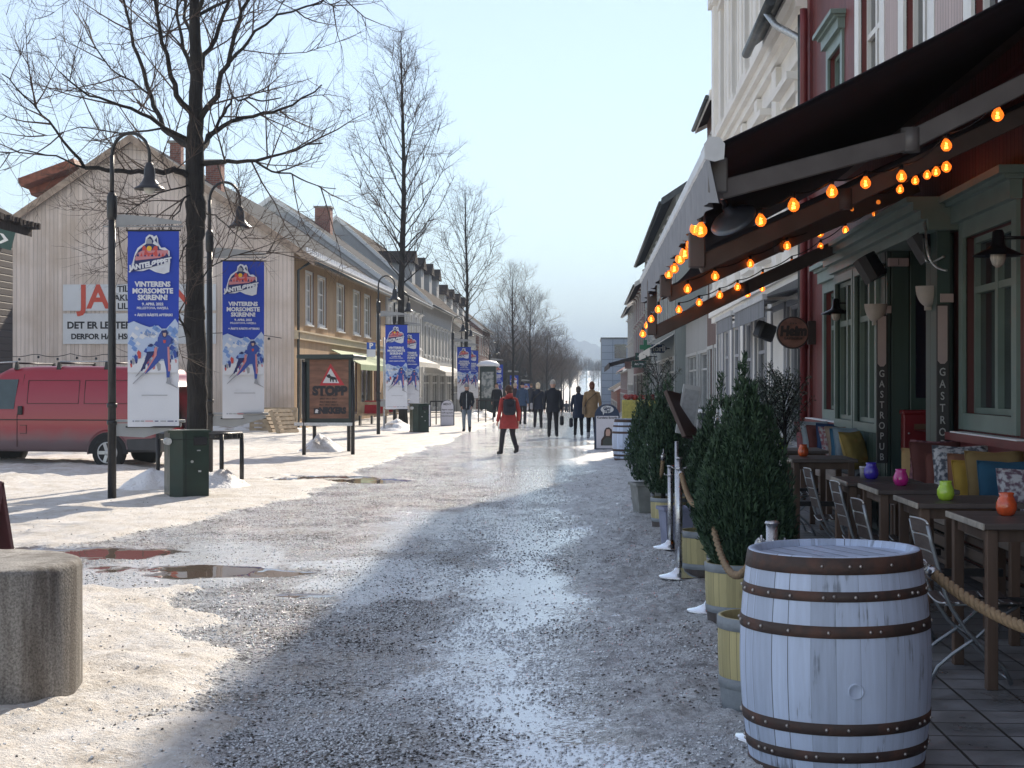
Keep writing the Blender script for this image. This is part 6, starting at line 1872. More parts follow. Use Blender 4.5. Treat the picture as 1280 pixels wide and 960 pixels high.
# ------------------------------------------------------------------ poster stand with moose warning
def poster():
    d = 35.5; A = W(380, 480, d); B = W(441, 480, d); C = W(413, 480, d); yb = d
    t = thing('poster_stand', 'black poster stand with a brown moose warning poster reading STOPP', 'poster stand', (C.x, C.y, 0))
    def Q(px, py, off=0.0):
        v = W(px, py, d); v.y -= off; return v
    ps = 1.0 / FPX * d
    for px, dd_ in ((380, -0.6), (441, -0.6), (393, 1.2), (436, 1.2)):
        g = MB(); v = W(px, 480, d + dd_); g.tube([(v.x, v.y, -0.05), (v.x, v.y, 2.15)], 0.045, 10); g.build('post', M_black, t, world=True)
    g = MB(); v = Q(372, 441, 0.65); w_ = W(445, 441, d)
    a = W(371, 441, d - 0.7); b = W(443, 441, d - 0.7)
    g.cbox(a.x, b.x, a.y - 0.05, a.y + 2.0, 2.22, 2.32, 0.02)
    g.build('roof', pm('stand_green', (0.015, 0.03, 0.028), 0.4), t, world=True)
    g = MB(); a = W(381, 529, d - 0.55); b = W(441, 447, d - 0.55); y = a.y
    g.cbox(a.x, b.x, y, y + 0.14, a.z, b.z, 0.015); g.build('case', MT['stand_green'], t, world=True)
    g = MB(); a = W(387, 523, d - 0.56); b = W(436, 449.5, d - 0.56); yy = y - 0.004
    g.box(a.x, b.x, yy - 0.004, yy, a.z, b.z); pst = g.build('poster', pm('poster_brown', (0.20, 0.105, 0.07), 0.7, var=0.3, scale=3, stretch=(1, 1, 5)), t, world=True)
    pc = lambda px, py: (lambda v: (v.x, v.z))(W(px, py, d - 0.56))
    def flat(polys, mt, off, name):
        g = MB(); M_ = basis((1, 0, 0), (0, 0, 1), (0, yy - 0.004 - off, 0))
        for pl in polys: g.prism([pc(320 + x / 5.333, 400 + y_ / 5.333) for x, y_ in pl], 0, 0.002, M_)
        g.build(name, mt, pst, world=True)
    flat([[(425, 436), (498, 290), (592, 434)]], pm('warn_red', (0.45, 0.03, 0.04), 0.5), 0.0, 'warning_triangle')
    flat([[(445, 420), (499, 322), (556, 420)]], m_ban, 0.003, 'triangle_field')
    moose = [(470, 372), (480, 364), (492, 360), (500, 374), (515, 378), (532, 382), (540, 392), (541, 414), (535, 414), (531, 398), (520, 398), (520, 414), (513, 414), (510, 398), (505, 396), (501, 412), (495, 412), (494, 388), (482, 386), (474, 380)]
    flat([moose], m_blkink, 0.006, 'moose')
    def tx(s_, px, py, size, bold, sx=1.0, mt=m_blkink):
        g = MB(); v = W(px, py, d - 0.56); add_text(g, s_, basis((1, 0, 0), (0, 0, 1), (v.x, yy - 0.009, v.z)), size=size, bold=bold, sx=sx, ext=0.002)
        g.build('lettering', mt, pst, world=True)
    tx('STOPP', 412.5, 489, 0.27, 0.018, 1.0); tx('NIKKERS', 416, 513.5, 0.185, 0.014, 0.85)
    flat([[(385, 588), (425, 588), (425, 628), (385, 628)]], m_blkink, 0.0, 'logo_square')
    flat([[(393, 620), (398, 598), (408, 594), (418, 604), (412, 610), (416, 620)]], m_ban, 0.003, 'logo_mark')
    for k, yk in enumerate((493.5, 497.5, 501.5, 505)): tx('SKILT SKILT SKILT SKILT'[: 16 + k], 411, yk + 1.0, 0.05, 0.001)
    g = MB(); a = W(368, 531, d - 0.6); b = W(441, 531, d - 0.6); g.box(a.x, b.x, a.y - 0.03, a.y + 0.05, a.z - 0.02, a.z + 0.05); g.build('rail', M_galv, t, world=True)
poster()

# pallets leaning by the gable corner
def pallet(c, rz, lean, label, s_=1.0):
    t = thing('wooden_pallet', label, 'pallet', c, rz, 'wooden pallets leaning at the gable corner')
    M_ = Matrix.Rotation(R(90 - lean), 4, 'X')
    g = MB()
    for k in range(6): g.box(-0.6, 0.6, k * 0.145 * 1.0, k * 0.145 + 0.10, 0.12, 0.142, M_)
    g.build('deck', pm('pallet_wood', (0.40, 0.31, 0.21), 0.8, var=0.25, scale=5), t)
    for x in (-0.6, -0.07, 0.46):
        g = MB(); g.box(x, x + 0.14, 0, 0.82, 0.022, 0.118, M_); g.box(x, x + 0.14, 0, 0.82, 0, 0.022, M_); g.build('bearer', MT['pallet_wood'], t)
    return t
for (px, d, rz, ln, lab) in ((345, 51.5, R(80), 25, 'pale wooden pallet leaning on edge, left of the pair'), (358, 50.8, R(70), 22, 'pale wooden pallet leaning nearest the ochre corner'), (334, 53.4, R(5), 12, 'weathered grey pallet flat against the gable'), (350, 53.3, R(0), 8, 'weathered grey pallet at the gable corner behind the pale ones')):
    p = W(px, 480, d); p.z = 0; pallet(tuple(p), rz, ln, lab)

# parking sign
p = W(471, 480, 54); t = thing('parking_sign', 'blue and white parking sign with letter P beside the third lamp', 'sign', (p.x, p.y, 0))
g = MB(); g.tube([(p.x + 0.25, p.y + 0.05, 0), (p.x + 0.25, p.y + 0.05, 3.3)], 0.03, 8); g.build('pole', M_galv, t, world=True)
a = W(458.5, 446, 54); b = W(469.5, 428, 54); mid = W(460, 437, 54).z
g = MB(); g.box(a.x, b.x, a.y - 0.02, a.y, mid + 0.005, b.z); g.build('blue_plate', pm('sign_blue', (0.01, 0.08, 0.40), 0.4), t, world=True)
g = MB(); g.box(a.x, b.x, a.y - 0.02, a.y, a.z, mid); g.build('white_plate', m_ban, t, world=True)
g = MB(); add_text(g, 'P', basis((1, 0, 0), (0, 0, 1), ((a.x + b.x) / 2, a.y - 0.023, (mid + b.z) / 2)), size=0.26, bold=0.01); add_text(g, 'P', basis((1, 0, 0), (0, 0, 1), ((a.x + b.x) / 2, a.y - 0.024, (mid + b.z) / 2)), size=0.26, bold=0.01); g.build('letter', M_white, t, world=True)
g = MB(); g.beam((b.x, a.y, mid), (p.x + 0.25, p.y + 0.05, mid), 0.02, 0.02); g.build('bracket', M_galv, t, world=True)

# ------------------------------------------------------------------ A-boards
def a_board(px0, px1, ytop, ybot, label, frame, face, head=None, lines=(), arch=True, rz=0.0, portrait=False):
    d = EYE * FPX / (ybot - 480); c = W((px0 + px1) / 2, 480, d); w = (px1 - px0) / FPX * d; h = (ybot - ytop) / FPX * d
    t = thing('pavement_sign', label, 'sign', (c.x, c.y, gz(c.y)), rz)
    for sg in (-1, 1):
        g = MB(); M_ = Matrix.Translation((0, sg * 0.24 + 0.24, 0)) @ Matrix.Rotation(R(11) * -sg * -1, 4, 'X') @ basis((1, 0, 0), (0, 0, 1), (0, 0, 0))
        pl = [(-w / 2, 0.0), (w / 2, 0.0), (w / 2, h - (w / 2 if arch else 0))]
        if arch: pl += [(w / 2 * math.cos(math.pi * k / 12), h - w / 2 + w / 2 * math.sin(math.pi * k / 12)) for k in range(1, 12)]
        pl += [(-w / 2, h - (w / 2 if arch else 0))]
        if not arch: pl[2] = (w / 2, h); pl[-1] = (-w / 2, h)
        g.prism(pl, -0.012, 0.012, M_); g.build('panel', frame, t)
        if sg == -1:
            hh = h - w / 2 if (arch and head) else h
            g = MB(); k_ = 0.90
            if arch and not head: fp = [(a * k_, (b - h / 2) * 0.93 + h / 2 - 0.0) for a, b in pl]
            else: fp = [(-w / 2 * k_, 0.05), (w / 2 * k_, 0.05), (w / 2 * k_, hh), (-w / 2 * k_, hh)]
            g.prism(fp, 0.013, 0.017, M_); g.build('poster', face, t)
            for (s_, fy, size, mt, bold) in lines:
                g = MB(); add_text(g, s_, M_ @ Matrix.Translation((0, h * fy, 0.019)), size=size, bold=bold, ext=0.001); g.build('lettering', mt, t)
            if head:
                g = MB(); n = 20; g.prism([(0.22 * w / 0.5 * 0.6 * math.cos(2 * math.pi * k / n), h * 0.88 + 0.16 * h * 0.5 * math.sin(2 * math.pi * k / n)) for k in range(n)], 0.013, 0.016, M_)
                g.prism([(-0.12, h * 0.84), (-0.05, h * 0.83), (-0.10, h * 0.76)], 0.013, 0.016, M_); g.build('speech_bubble', m_ban, t)
                g = MB(); add_text(g, 'Gjør', M_ @ Matrix.Translation((0, h * 0.905, 0.018)), size=0.10, bold=0.004, ext=0.001); add_text(g, 'Tip!', M_ @ Matrix.Translation((0, h * 0.845, 0.018)), size=0.10, bold=0.004, ext=0.001); g.build('lettering', frame, t)
            if portrait:
                q = lambda pts: [(x, z) for x, z in pts]
                g = MB(); g.prism(q([(-0.17, 0.12), (0.20, 0.12), (0.19, 0.28), (0.12, 0.40), (0.11, 0.52), (0.04, 0.58), (-0.04, 0.56), (-0.08, 0.48), (-0.09, 0.36), (-0.16, 0.26)]), 0.018, 0.020, M_); g.build('portrait_hair', pm('print_brown', (0.05, 0.03, 0.025), 0.6), t)
                g = MB(); g.prism(q([(-0.035, 0.36), (0.055, 0.36), (0.075, 0.46), (0.05, 0.53), (-0.02, 0.53), (-0.045, 0.45)]), 0.021, 0.022, M_); g.build('portrait_face', M_ink['skin'], t)
                g = MB(); g.prism(q([(-0.12, 0.125), (0.15, 0.125), (0.13, 0.26), (0.04, 0.33), (-0.03, 0.33), (-0.11, 0.25)]), 0.0205, 0.0215, M_); g.build('portrait_top', pm('print_olive', (0.07, 0.08, 0.07), 0.6), t)
    return t
m_navyf = pm('navy_frame', (0.02, 0.035, 0.075), 0.4)
m_pale = pm('pale_poster', (0.60, 0.60, 0.66), 0.5, var=0.04)
a_board(744, 775, 504, 563, 'navy framed pavement sign with a speech bubble and a portrait of a woman', m_navyf, m_pale, head=True, lines=[('Kundens favoritt', 0.70, 0.075, m_blkink, 0.002), ('Bli kunde', 0.42, 0.04, m_blkink, 0.001)], portrait=True, rz=YAW)
a_board(550.5, 567.5, 499, 532.5, 'arched pale pavement sign with lines of text on the left pavement', pm('grey_frame2', (0.10, 0.11, 0.13), 0.5), m_pale, lines=[('MENY', 0.82, 0.12, m_blkink, 0.002), ('dagens suppe', 0.62, 0.085, m_blkink, 0.001), ('kaffe og kake', 0.50, 0.085, m_blkink, 0.001), ('velkommen inn', 0.38, 0.085, m_blkink, 0.001)], rz=YAW)
a_board(526, 538, 506, 534, 'small white pavement sign between the far litter bin and the arched sign', MT['grey_frame2'], m_pale, arch=False, lines=[('60%', 0.6, 0.16, MT['sign_blue'], 0.004), ('salg', 0.35, 0.12, MT['sign_blue'], 0.002)], rz=YAW)

# ------------------------------------------------------------------ round concrete block, dark red board behind it
c = W(-42, 480, 8.13); c.z = 0
g = MB(); prof = [(0.592, -0.15), (0.592, 0.68), (0.585, 0.70), (0.572, 0.712), (0.55, 0.718), (0.3, 0.722), (0.0, 0.722)]
t = thing('concrete_block', 'weathered round concrete block in the snow at the lower left', 'concrete block', tuple(c))
g.lathe(prof, 72, cap=(False, False))
vv = []
for (x, y, z) in g.v:
    r_ = math.hypot(x, y); k = 1 + 0.006 * nz(x * 9, y * 9, z * 9) + 0.004 * nz(x * 30, y * 30, z * 30); vv.append((x * k, y * k, z + (0.004 * nz(x * 8, y * 8, 5) if z > 0.7 else 0)))
g.v = vv
def conc_mat():
    m, nt, N, L, b = nodes_of('stained_concrete')
    tc = N.new('ShaderNodeTexCoord')
    def noise(sc, mp=(1, 1, 1), det=6, r_=0.6):
        q = N.new('ShaderNodeMapping'); q.inputs['Scale'].default_value = mp; L.new(tc.outputs['Object'], q.inputs[0])
        n = N.new('ShaderNodeTexNoise'); n.inputs['Scale'].default_value = sc; n.inputs['Detail'].default_value = det; n.inputs['Roughness'].default_value = r_; L.new(q.outputs[0], n.inputs[0]); return n.outputs[0]
    def ramp(v, a, b_, c0, c1):
        r_ = N.new('ShaderNodeValToRGB'); L.new(v, r_.inputs[0]); r_.color_ramp.elements[0].position = a; r_.color_ramp.elements[1].position = b_
        r_.color_ramp.elements[0].color = (*c0, 1); r_.color_ramp.elements[1].color = (*c1, 1); return r_.outputs[0]
    def mult(a, b_):
        x = N.new('ShaderNodeMix'); x.data_type = 'RGBA'; x.blend_type = 'MULTIPLY'; x.inputs[0].default_value = 1; L.new(a, x.inputs[6]); L.new(b_, x.inputs[7]); return x.outputs[2]
    c1 = ramp(noise(2.5, (1, 1, 0.45)), 0.35, 0.7, (0.22, 0.215, 0.205), (0.42, 0.405, 0.38))
    c2 = ramp(noise(90, det=3), 0.32, 0.62, (0.45, 0.45, 0.45), (1.1, 1.1, 1.1))
    c3 = ramp(noise(5, (1.6, 1.6, 0.12), 4), 0.40, 0.55, (0.55, 0.52, 0.5), (1, 1, 1))
    L.new(mult(mult(c1, c2), c3), b.inputs['Base Color']); b.inputs['Roughness'].default_value = 0.85
    bp = N.new('ShaderNodeBump'); bp.inputs['Strength'].default_value = 0.8; bp.inputs['Distance'].default_value = 0.006; L.new(noise(80, det=4), bp.inputs['Height']); L.new(bp.outputs[0], b.inputs['Normal'])
    return m
m_cb = conc_mat()
g.build('block', m_cb, t)
p = W(-40, 480, 11.6); t = thing('pavement_sign', 'dark red A-shaped board standing behind the concrete block at the left edge', 'sign', (p.x, p.y, 0), R(-12))
for sg in (-1, 1):
    g = MB(); M_ = Matrix.Translation((0, sg * 0.24, 0)) @ Matrix.Rotation(R(15) * sg, 4, 'X')
    g.cbox(-0.32, 0.30, -0.02, 0.02, 0, 0.95, 0.006, M_); g.build('panel', pm('maroon_board', (0.09, 0.03, 0.04), 0.5), t)

# rack, cafe bits on the far left pavement
def rack(px, d, w, label):
    p = W(px, 480, d); t = thing('railing', label, 'railing', (p.x, p.y, gz(p.y))); z0 = gz(p.y)
    g = MB(); g.tube([(p.x, p.y, z0 + 0.95), (p.x + w, p.y, z0 + 0.95)], 0.03, 6); g.tube([(p.x, p.y, z0 + 0.5), (p.x + w, p.y, z0 + 0.5)], 0.02, 6); g.build('rail', M_black, t, world=True)
    for k in range(4):
        g = MB(); x = p.x + w * k / 3; g.tube([(x, p.y, z0), (x, p.y, z0 + 0.95)], 0.028, 6); g.build('post', M_black, t, world=True)
rack(598, 66, 0.95, 'short black railing behind the woman in the dark jacket')
rack(538, 62, 0.7, 'short black railing beside the small white pavement sign')
# bus-stop like kiosk further along
p = W(602, 480, 82); t = thing('information_kiosk', 'dark information kiosk with snow on its curved roof, behind the fifth banner', 'kiosk', (p.x, p.y, 0))
g = MB(); g.cbox(p.x - 0.1, p.x + 0.75, p.y, p.y + 0.9, 0, 2.6, 0.03); g.build('cabinet', MT['stand_green'], t, world=True)
g = MB(); g.box(p.x, p.x + 0.65, p.y - 0.02, p.y, 0.9, 2.3); g.build('poster_window', pm('kiosk_glass', (0.10, 0.13, 0.14), 0.2, col2=(0.3, 0.33, 0.33), scale=5), t, world=True)
g = MB(); g.lathe([(0.62, 0), (0.60, 0.12), (0.4, 0.27), (0, 0.33)], 20, (p.x + 0.33, p.y + 0.45, 2.6), cap=(True, False)); g.build('roof', M_snow, t, world=True)

def cafe_stuff():
    # folded red blankets on benches outside the ochre house
    for k, (px, d, lab) in enumerate(((466, 60, 'outdoor cafe bench with a red blanket outside the ochre house, left one'), (480, 63, 'outdoor cafe bench with a red blanket outside the ochre house, right one'))):
        p = W(px, 480, d); t = thing('cafe_bench', lab, 'bench', (p.x, p.y, 0), group='cafe benches with red blankets')
        g = MB(); g.cbox(p.x - 0.6, p.x + 0.6, p.y - 0.2, p.y + 0.2, 0.42, 0.48, 0.01); g.build('seat', MT['pallet_wood'], t, world=True)
        g = MB(); g.cbox(p.x - 0.6, p.x + 0.6, p.y + 0.2, p.y + 0.24, 0.5, 0.95, 0.01); g.build('backrest', MT['pallet_wood'], t, world=True)
        for s_ in (-0.5, 0.5):
            g = MB(); g.box(p.x + s_ - 0.03, p.x + s_ + 0.03, p.y - 0.18, p.y + 0.2, 0, 0.42); g.build('leg', M_black, t, world=True)
        g = MB(); vs_ = []
        for i in range(9):
            for j in range(5):
                x = p.x - 0.35 + i * 0.09; y = p.y - 0.24 + j * 0.12; vs_.append((x, y, 0.50 + (0.5 if j == 4 else 0) + 0.02 * nz(i * 0.8, j * 0.8, k)))
        g.add(vs_, [(i * 5 + j, i * 5 + j + 1, (i + 1) * 5 + j + 1, (i + 1) * 5 + j) for i in range(8) for j in range(4)], True)
        o = g.build('blanket', pm('red_wool', (0.35, 0.02, 0.025), 0.95), None); tag(o, 'red blanket draped over the ' + ('left' if k == 0 else 'right') + ' bench outside the ochre house', 'blanket')
cafe_stuff()

# ------------------------------------------------------------------ oak barrels
m_stave = None
def stave_mat(name, col, worn):
    m, nt, N, L, b = nodes_of(name)
    tc = N.new('ShaderNodeTexCoord'); sp = N.new('ShaderNodeSeparateXYZ'); L.new(tc.outputs['Object'], sp.inputs[0])
    def mth(op, a, b_=None):
        n = N.new('ShaderNodeMath'); n.operation = op
        for i, q in enumerate((a, b_)):
            if q is None: continue
            if isinstance(q, (int, float)): n.inputs[i].default_value = q
            else: L.new(q, n.inputs[i])
        return n.outputs[0]
    ang = mth('ARCTAN2', sp.outputs[1], sp.outputs[0])
    u = mth('MULTIPLY', mth('ADD', ang, 3.1416), 26 / 6.2832)
    nzz = N.new('ShaderNodeTexNoise'); nzz.noise_dimensions = '1D'; nzz.inputs['W'].default_value = 0
    L.new(mth('MULTIPLY', u, 0.4), nzz.inputs['W'])
    u = mth('ADD', u, mth('MULTIPLY', nzz.outputs[0], 1.4))
    fl = mth('FLOOR', u); fr = mth('FRACT', u)
    wn_ = N.new('ShaderNodeTexWhiteNoise'); wn_.noise_dimensions = '1D'; L.new(fl, wn_.inputs['W'])
    cb = N.new('ShaderNodeCombineXYZ'); L.new(mth('MULTIPLY', ang, 3.0), cb.inputs[0]); L.new(mth('MULTIPLY', sp.outputs[2], 0.55), cb.inputs[1]); L.new(wn_.outputs['Value'], cb.inputs[2])
    ns = N.new('ShaderNodeTexNoise'); ns.inputs['Scale'].default_value = 5; ns.inputs['Detail'].default_value = 8; ns.inputs['Roughness'].default_value = 0.65; L.new(cb.outputs[0], ns.inputs[0])
    n2 = N.new('ShaderNodeTexNoise'); n2.inputs['Scale'].default_value = 4; n2.inputs['Detail'].default_value = 7; L.new(tc.outputs['Object'], n2.inputs[0])
    c = Vector(col)
    rp = N.new('ShaderNodeValToRGB'); L.new(mth('ADD', mth('MULTIPLY', wn_.outputs['Value'], 0.35), mth('MULTIPLY', ns.outputs[0], 0.65)), rp.inputs[0])
    rp.color_ramp.elements[0].position = 0.25; rp.color_ramp.elements[0].color = (*(c * 0.72), 1)
    rp.color_ramp.elements[1].position = 0.75; rp.color_ramp.elements[1].color = (*(c * 1.15), 1)
    r2 = N.new('ShaderNodeValToRGB'); L.new(mth('MULTIPLY', mth('ADD', n2.outputs[0], ns.outputs[0]), 0.5), r2.inputs[0])
    r2.color_ramp.elements[0].position = 0.375; r2.color_ramp.elements[0].color = (1, 1, 1, 1); r2.color_ramp.elements[1].position = 0.425; r2.color_ramp.elements[1].color = (0, 0, 0, 1)
    mx = N.new('ShaderNodeMix'); mx.data_type = 'RGBA'; L.new(mth('MULTIPLY', r2.outputs[0], 0.75), mx.inputs[0]); L.new(rp.outputs[0], mx.inputs[6]); mx.inputs[7].default_value = (*worn, 1)
    e = mth('ABSOLUTE', mth('SUBTRACT', fr, 0.5)); j = mth('GREATER_THAN', e, 0.482)
    m2 = N.new('ShaderNodeMix'); m2.data_type = 'RGBA'; L.new(mth('MULTIPLY', j, mth('ADD', 0.25, mth('MULTIPLY', wn_.outputs['Value'], 0.75))), m2.inputs[0]); L.new(mx.outputs[2], m2.inputs[6]); m2.inputs[7].default_value = (0.03, 0.03, 0.035, 1)
    L.new(m2.outputs[2], b.inputs['Base Color']); b.inputs['Roughness'].default_value = 0.55
    bp = N.new('ShaderNodeBump'); bp.inputs['Strength'].default_value = 0.5; bp.inputs['Distance'].default_value = 0.006
    L.new(mth('ADD', mth('MULTIPLY', mth('LESS_THAN', e, 0.482), 0.6), mth('MULTIPLY', ns.outputs[0], 0.5)), bp.inputs['Height']); L.new(bp.outputs[0], b.inputs['Normal'])
    return m


def rust_mat():
    return pm('rusty_hoop', (0.06, 0.042, 0.038), 0.65, 0.2, col2=(0.115, 0.062, 0.048), scale=9, mix=0.55, bump=0.5, bscale=70, bdist=0.003, detail=9, rvar=0.15)
M_hoop = rust_mat()
M_rivet = pm('rivet', (0.45, 0.42, 0.4), 0.35, 0.9, var=0.3, scale=40)
m_blue_st = stave_mat('blue_grey_staves', (0.50, 0.59, 0.77), (0.13, 0.15, 0.19))
m_head = boards('barrel_head_boards', (0.50, 0.59, 0.77), 'X', 0.085, rough=0.6, var=0.16, gap=0.045, dirt=(0.16, 0.17, 0.2))


def barrel_r(z, H, rh, rb): 
    f = (z / H) * 2 - 1
    return rb - (rb - rh) * (abs(f) ** 1.9)


def barrel(px, d, H, rh, rb, label, staves, rivets=True, tilt=0.0):
    p = W(px, 480, d); p.z = 0.0
    t = thing('barrel', label, 'barrel', tuple(p), 0.4); t.rotation_euler = (0, tilt, 0.4)
    g = MB(); prof = [(barrel_r(z, H, rh, rb), z) for z in [H * k / 24 for k in range(25)]]
    prof = prof + [(rh - 0.008, H + 0.002), (rh - 0.028, H + 0.001), (rh - 0.036, H - 0.028)]
    g.lathe(prof, 96, cap=(True, False)); g.build('staves', staves, t)
    g = MB(); g.lathe([(rh - 0.03, H - 0.045), (rh - 0.034, H - 0.026), (0.0, H - 0.026)], 96, cap=(True, False), smooth=False); g.build('head', m_head, t)
    hoops = [(0.0, 0.062), (0.115, 0.045), (0.235, 0.05), (0.655, 0.05), (0.81, 0.042), (0.925, 0.072)]
    rng = random.Random(3)
    for (f, hh) in hoops:
        z0 = f * H; z1 = min(z0 + hh * H / 0.95, H - 0.002); g = MB()
        r0 = barrel_r(z0, H, rh, rb) + 0.0035; r1 = barrel_r(z1, H, rh, rb) + 0.0035
        g.lathe([(r0 - 0.004, z0), (r0, z0 + 0.001), ((r0 + r1) / 2 + 0.0005, (z0 + z1) / 2), (r1, z1 - 0.001), (r1 - 0.004, z1)], 96, cap=(False, False))
        hp = g.build('hoop', M_hoop, t)
        if rivets and f < 0.9 and f > 0:
            g = MB(); a = rng.random()
            while a < 6.28 + 0.0:
                rr = (r0 + r1) / 2 + 0.0025; g.ball((rr * math.cos(a), rr * math.sin(a), (z0 + z1) / 2 + rng.uniform(-.003, .003)), 0.0075, 8, 5)
                a += rng.choice((0.11, 0.22, 0.28, 0.36, 0.42)) 
            g.build('rivets', M_rivet, hp)
        elif rivets:
            g = MB()
            for a in (-2.25, -1.95, -1.83, -1.45): g.ball(((r0 + r1) / 2 * math.cos(a) , (r0 + r1) / 2 * math.sin(a), (z0 + z1) / 2), 0.007, 8, 5)
            g.build('rivets', M_rivet, hp)
    g = MB(); a = -1.62 - 0.4 + 0.10; zz = 0.50 * H * 0.86; rr = barrel_r(zz, H, rh, rb)
    Mx = Matrix.Translation((rr * math.cos(a), rr * math.sin(a), zz)) @ Matrix.Rotation(a, 4, 'Z') @ Matrix.Rotation(R(90), 4, 'Y')
    g.lathe([(0.034, 0.0), (0.032, 0.004), (0.027, 0.004), (0.025, 0.001), (0.0, 0.0015)], 28, M=Mx, cap=(False, False)); g.build('bung', staves, t)
    return t


barrel(1045, 6.62, 0.945, 0.362, 0.405, 'large blue-grey painted barrel with rusty riveted hoops in the right foreground', m_blue_st, tilt=R(-0.8))
barrel(786, EYE * FPX / (577 - 480) + 0.35, 0.90, 0.30, 0.36, 'blue-grey barrel standing beside the navy pavement sign', m_blue_st, rivets=False)

# ------------------------------------------------------------------ evergreen shrubs in half barrels
def foliage_mat(name, c0, c1):
    m, nt, N, L, b = nodes_of(name)
    ge = N.new('ShaderNodeNewGeometry'); rp = N.new('ShaderNodeValToRGB'); L.new(ge.outputs['Random Per Island'], rp.inputs[0])
    rp.color_ramp.elements[0].color = (*c0, 1); rp.color_ramp.elements[1].color = (*c1, 1)
    L.new(rp.outputs[0], b.inputs['Base Color']); b.inputs['Roughness'].default_value = 0.65
    b.inputs['Subsurface Weight'].default_value = 0.0
    return m
M_thuja = foliage_mat('thuja_green', (0.014, 0.038, 0.024), (0.065, 0.12, 0.062))
M_olive = foliage_mat('olive_leaves', (0.05, 0.07, 0.06), (0.20, 0.24, 0.21))


def thuja_mesh(H, rad, seed, np_=70, per=200, tips=()):
    rng = random.Random(seed); g = MB()
    for k in range(np_):
        a = k * 2.399963; q = math.sqrt((k + 0.5) / np_)
        bx, by = 0.25 * rad * q * math.cos(a), 0.25 * rad * q * math.sin(a)
        top = H * (1.02 - 0.46 * q ** 1.5) * (0.78 + 0.30 * rng.random() ** 1.5)
        tx, ty = rad * q * math.cos(a) * (0.80 + 0.3 * rng.random()), rad * q * math.sin(a) * (0.80 + 0.3 * rng.random())
        lean = 0.72 if q > 0.4 else 0.3
        for j in range(per):
            f = (0.04 + 0.96 * rng.random())
            bul = math.sin((f ** 0.8) * math.pi * 0.80) * 0.98 + 0.06
            x = bx + (tx - bx) * bul; y = by + (ty - by) * bul; z = top * f
            rr = 0.052 * (1.12 - f) ** 0.6 * (0.4 + 0.6 * rng.random()) * (1 if f < 0.93 else 0.5)
            an = rng.random() * 6.283; dx, dy = math.cos(an), math.sin(an)
            p = Vector((x + dx * rr, y + dy * rr, z))
            up = Vector((dx * 0.55 + x / rad * 0.25, dy * 0.55 + y / rad * 0.25, 1.0 + 0.5 * rng.random())).normalized()
            l = 0.026 + 0.034 * rng.random(); w = 0.0035 + 0.0045 * rng.random()
            sd = up.cross(Vector((math.cos(an * 3.1), math.sin(an * 3.1), 0.2))).normalized()
            g.add([p - sd * w * 0.4, p + up * l * 0.45 - sd * w, p + up * l, p + up * l * 0.55 + sd * w, p + sd * w * 0.4], [(0, 1, 2, 3, 4)], False)
            if j % 3 == 0:
                s2 = (sd * 0.8 + up * 0.7).normalized()
                q0 = p + up * l * 0.3; g.add([q0, q0 + s2 * l * 0.6 - up * w * 0.7, q0 + s2 * l * 0.8, q0 + s2 * l * 0.4 + up * w], [(0, 1, 2, 3)], False)
    return g


def shrub(px, d, z0, H, rad, seed, label, kind='thuja', **kw):
    p = W(px, 480, d); p.z = z0
    t = thing('potted_shrub', label, 'shrub', tuple(p), 0, 'evergreen shrubs along the terrace edge')
    thuja_mesh(H, rad, seed, **kw).build('foliage', M_thuja, t)
    g = MB(); g.tube([(0, 0, -0.05), (0.01, 0, H * 0.45), (0, 0.01, H * 0.85)], [0.028, 0.02, 0.006], 8)
    for k in range(10):
        a = k * 2.4; g.tube([(0, 0, 0.05 + 0.02 * k), (rad * 0.6 * math.cos(a), rad * 0.6 * math.sin(a), H * 0.45)], [0.012, 0.005], 5)
    g.build('stem', M_bark, t); return t


shrub(930, 10.45, 0.36, 1.40, 0.31, 5, 'largest dark evergreen shrub, in the yellow tub behind the foreground barrel', np_=120, per=430)
shrub(956, 10.95, 0.30, 1.12, 0.20, 8, 'evergreen shrub pressed against the right flank of the largest one', np_=60, per=340)
shrub(888, 12.95, 0.42, 1.12, 0.20, 6, 'slim evergreen shrub in the second yellow tub, behind the stanchion with the menu frame', np_=50, per=250)
shrub(902, 14.2, 0.40, 1.30, 0.15, 16, 'narrow evergreen shrub with snow on its tip, between the slim and the largest shrub', np_=36, per=200)
shrub(808, 19.6, 0.38, 1.35, 0.27, 7, 'dark evergreen shrub in the grey square tub farthest up the terrace edge', np_=50, per=170)
shrub(829, 17.6, 0.36, 1.45, 0.24, 9, 'tall evergreen shrub in the small yellow tub beside the tilted post', np_=50, per=180)
shrub(850, 18.6, 0.30, 1.35, 0.25, 10, 'evergreen shrub behind the menu frame', np_=45, per=160)
for (px, py, d) in ((898, 520, 14.0), (905, 528, 13.9), (895, 533, 14.1)):
    pass
g = MB(); rng = random.Random(4)
for k in range(60):
    v = W(900 + rng.uniform(-7, 9), 527 + rng.uniform(-13, 16), 14.05 + rng.uniform(-0.08, 0.05)); g.ball(v, 0.012 + 0.022 * rng.random(), 6, 4, sc=(0.6, 0.6, 1.6))
o = g.build('snow_clump', M_snow); tag(o, 'clinging snow on the narrow evergreen shrub behind the yellow tubs', 'snow')


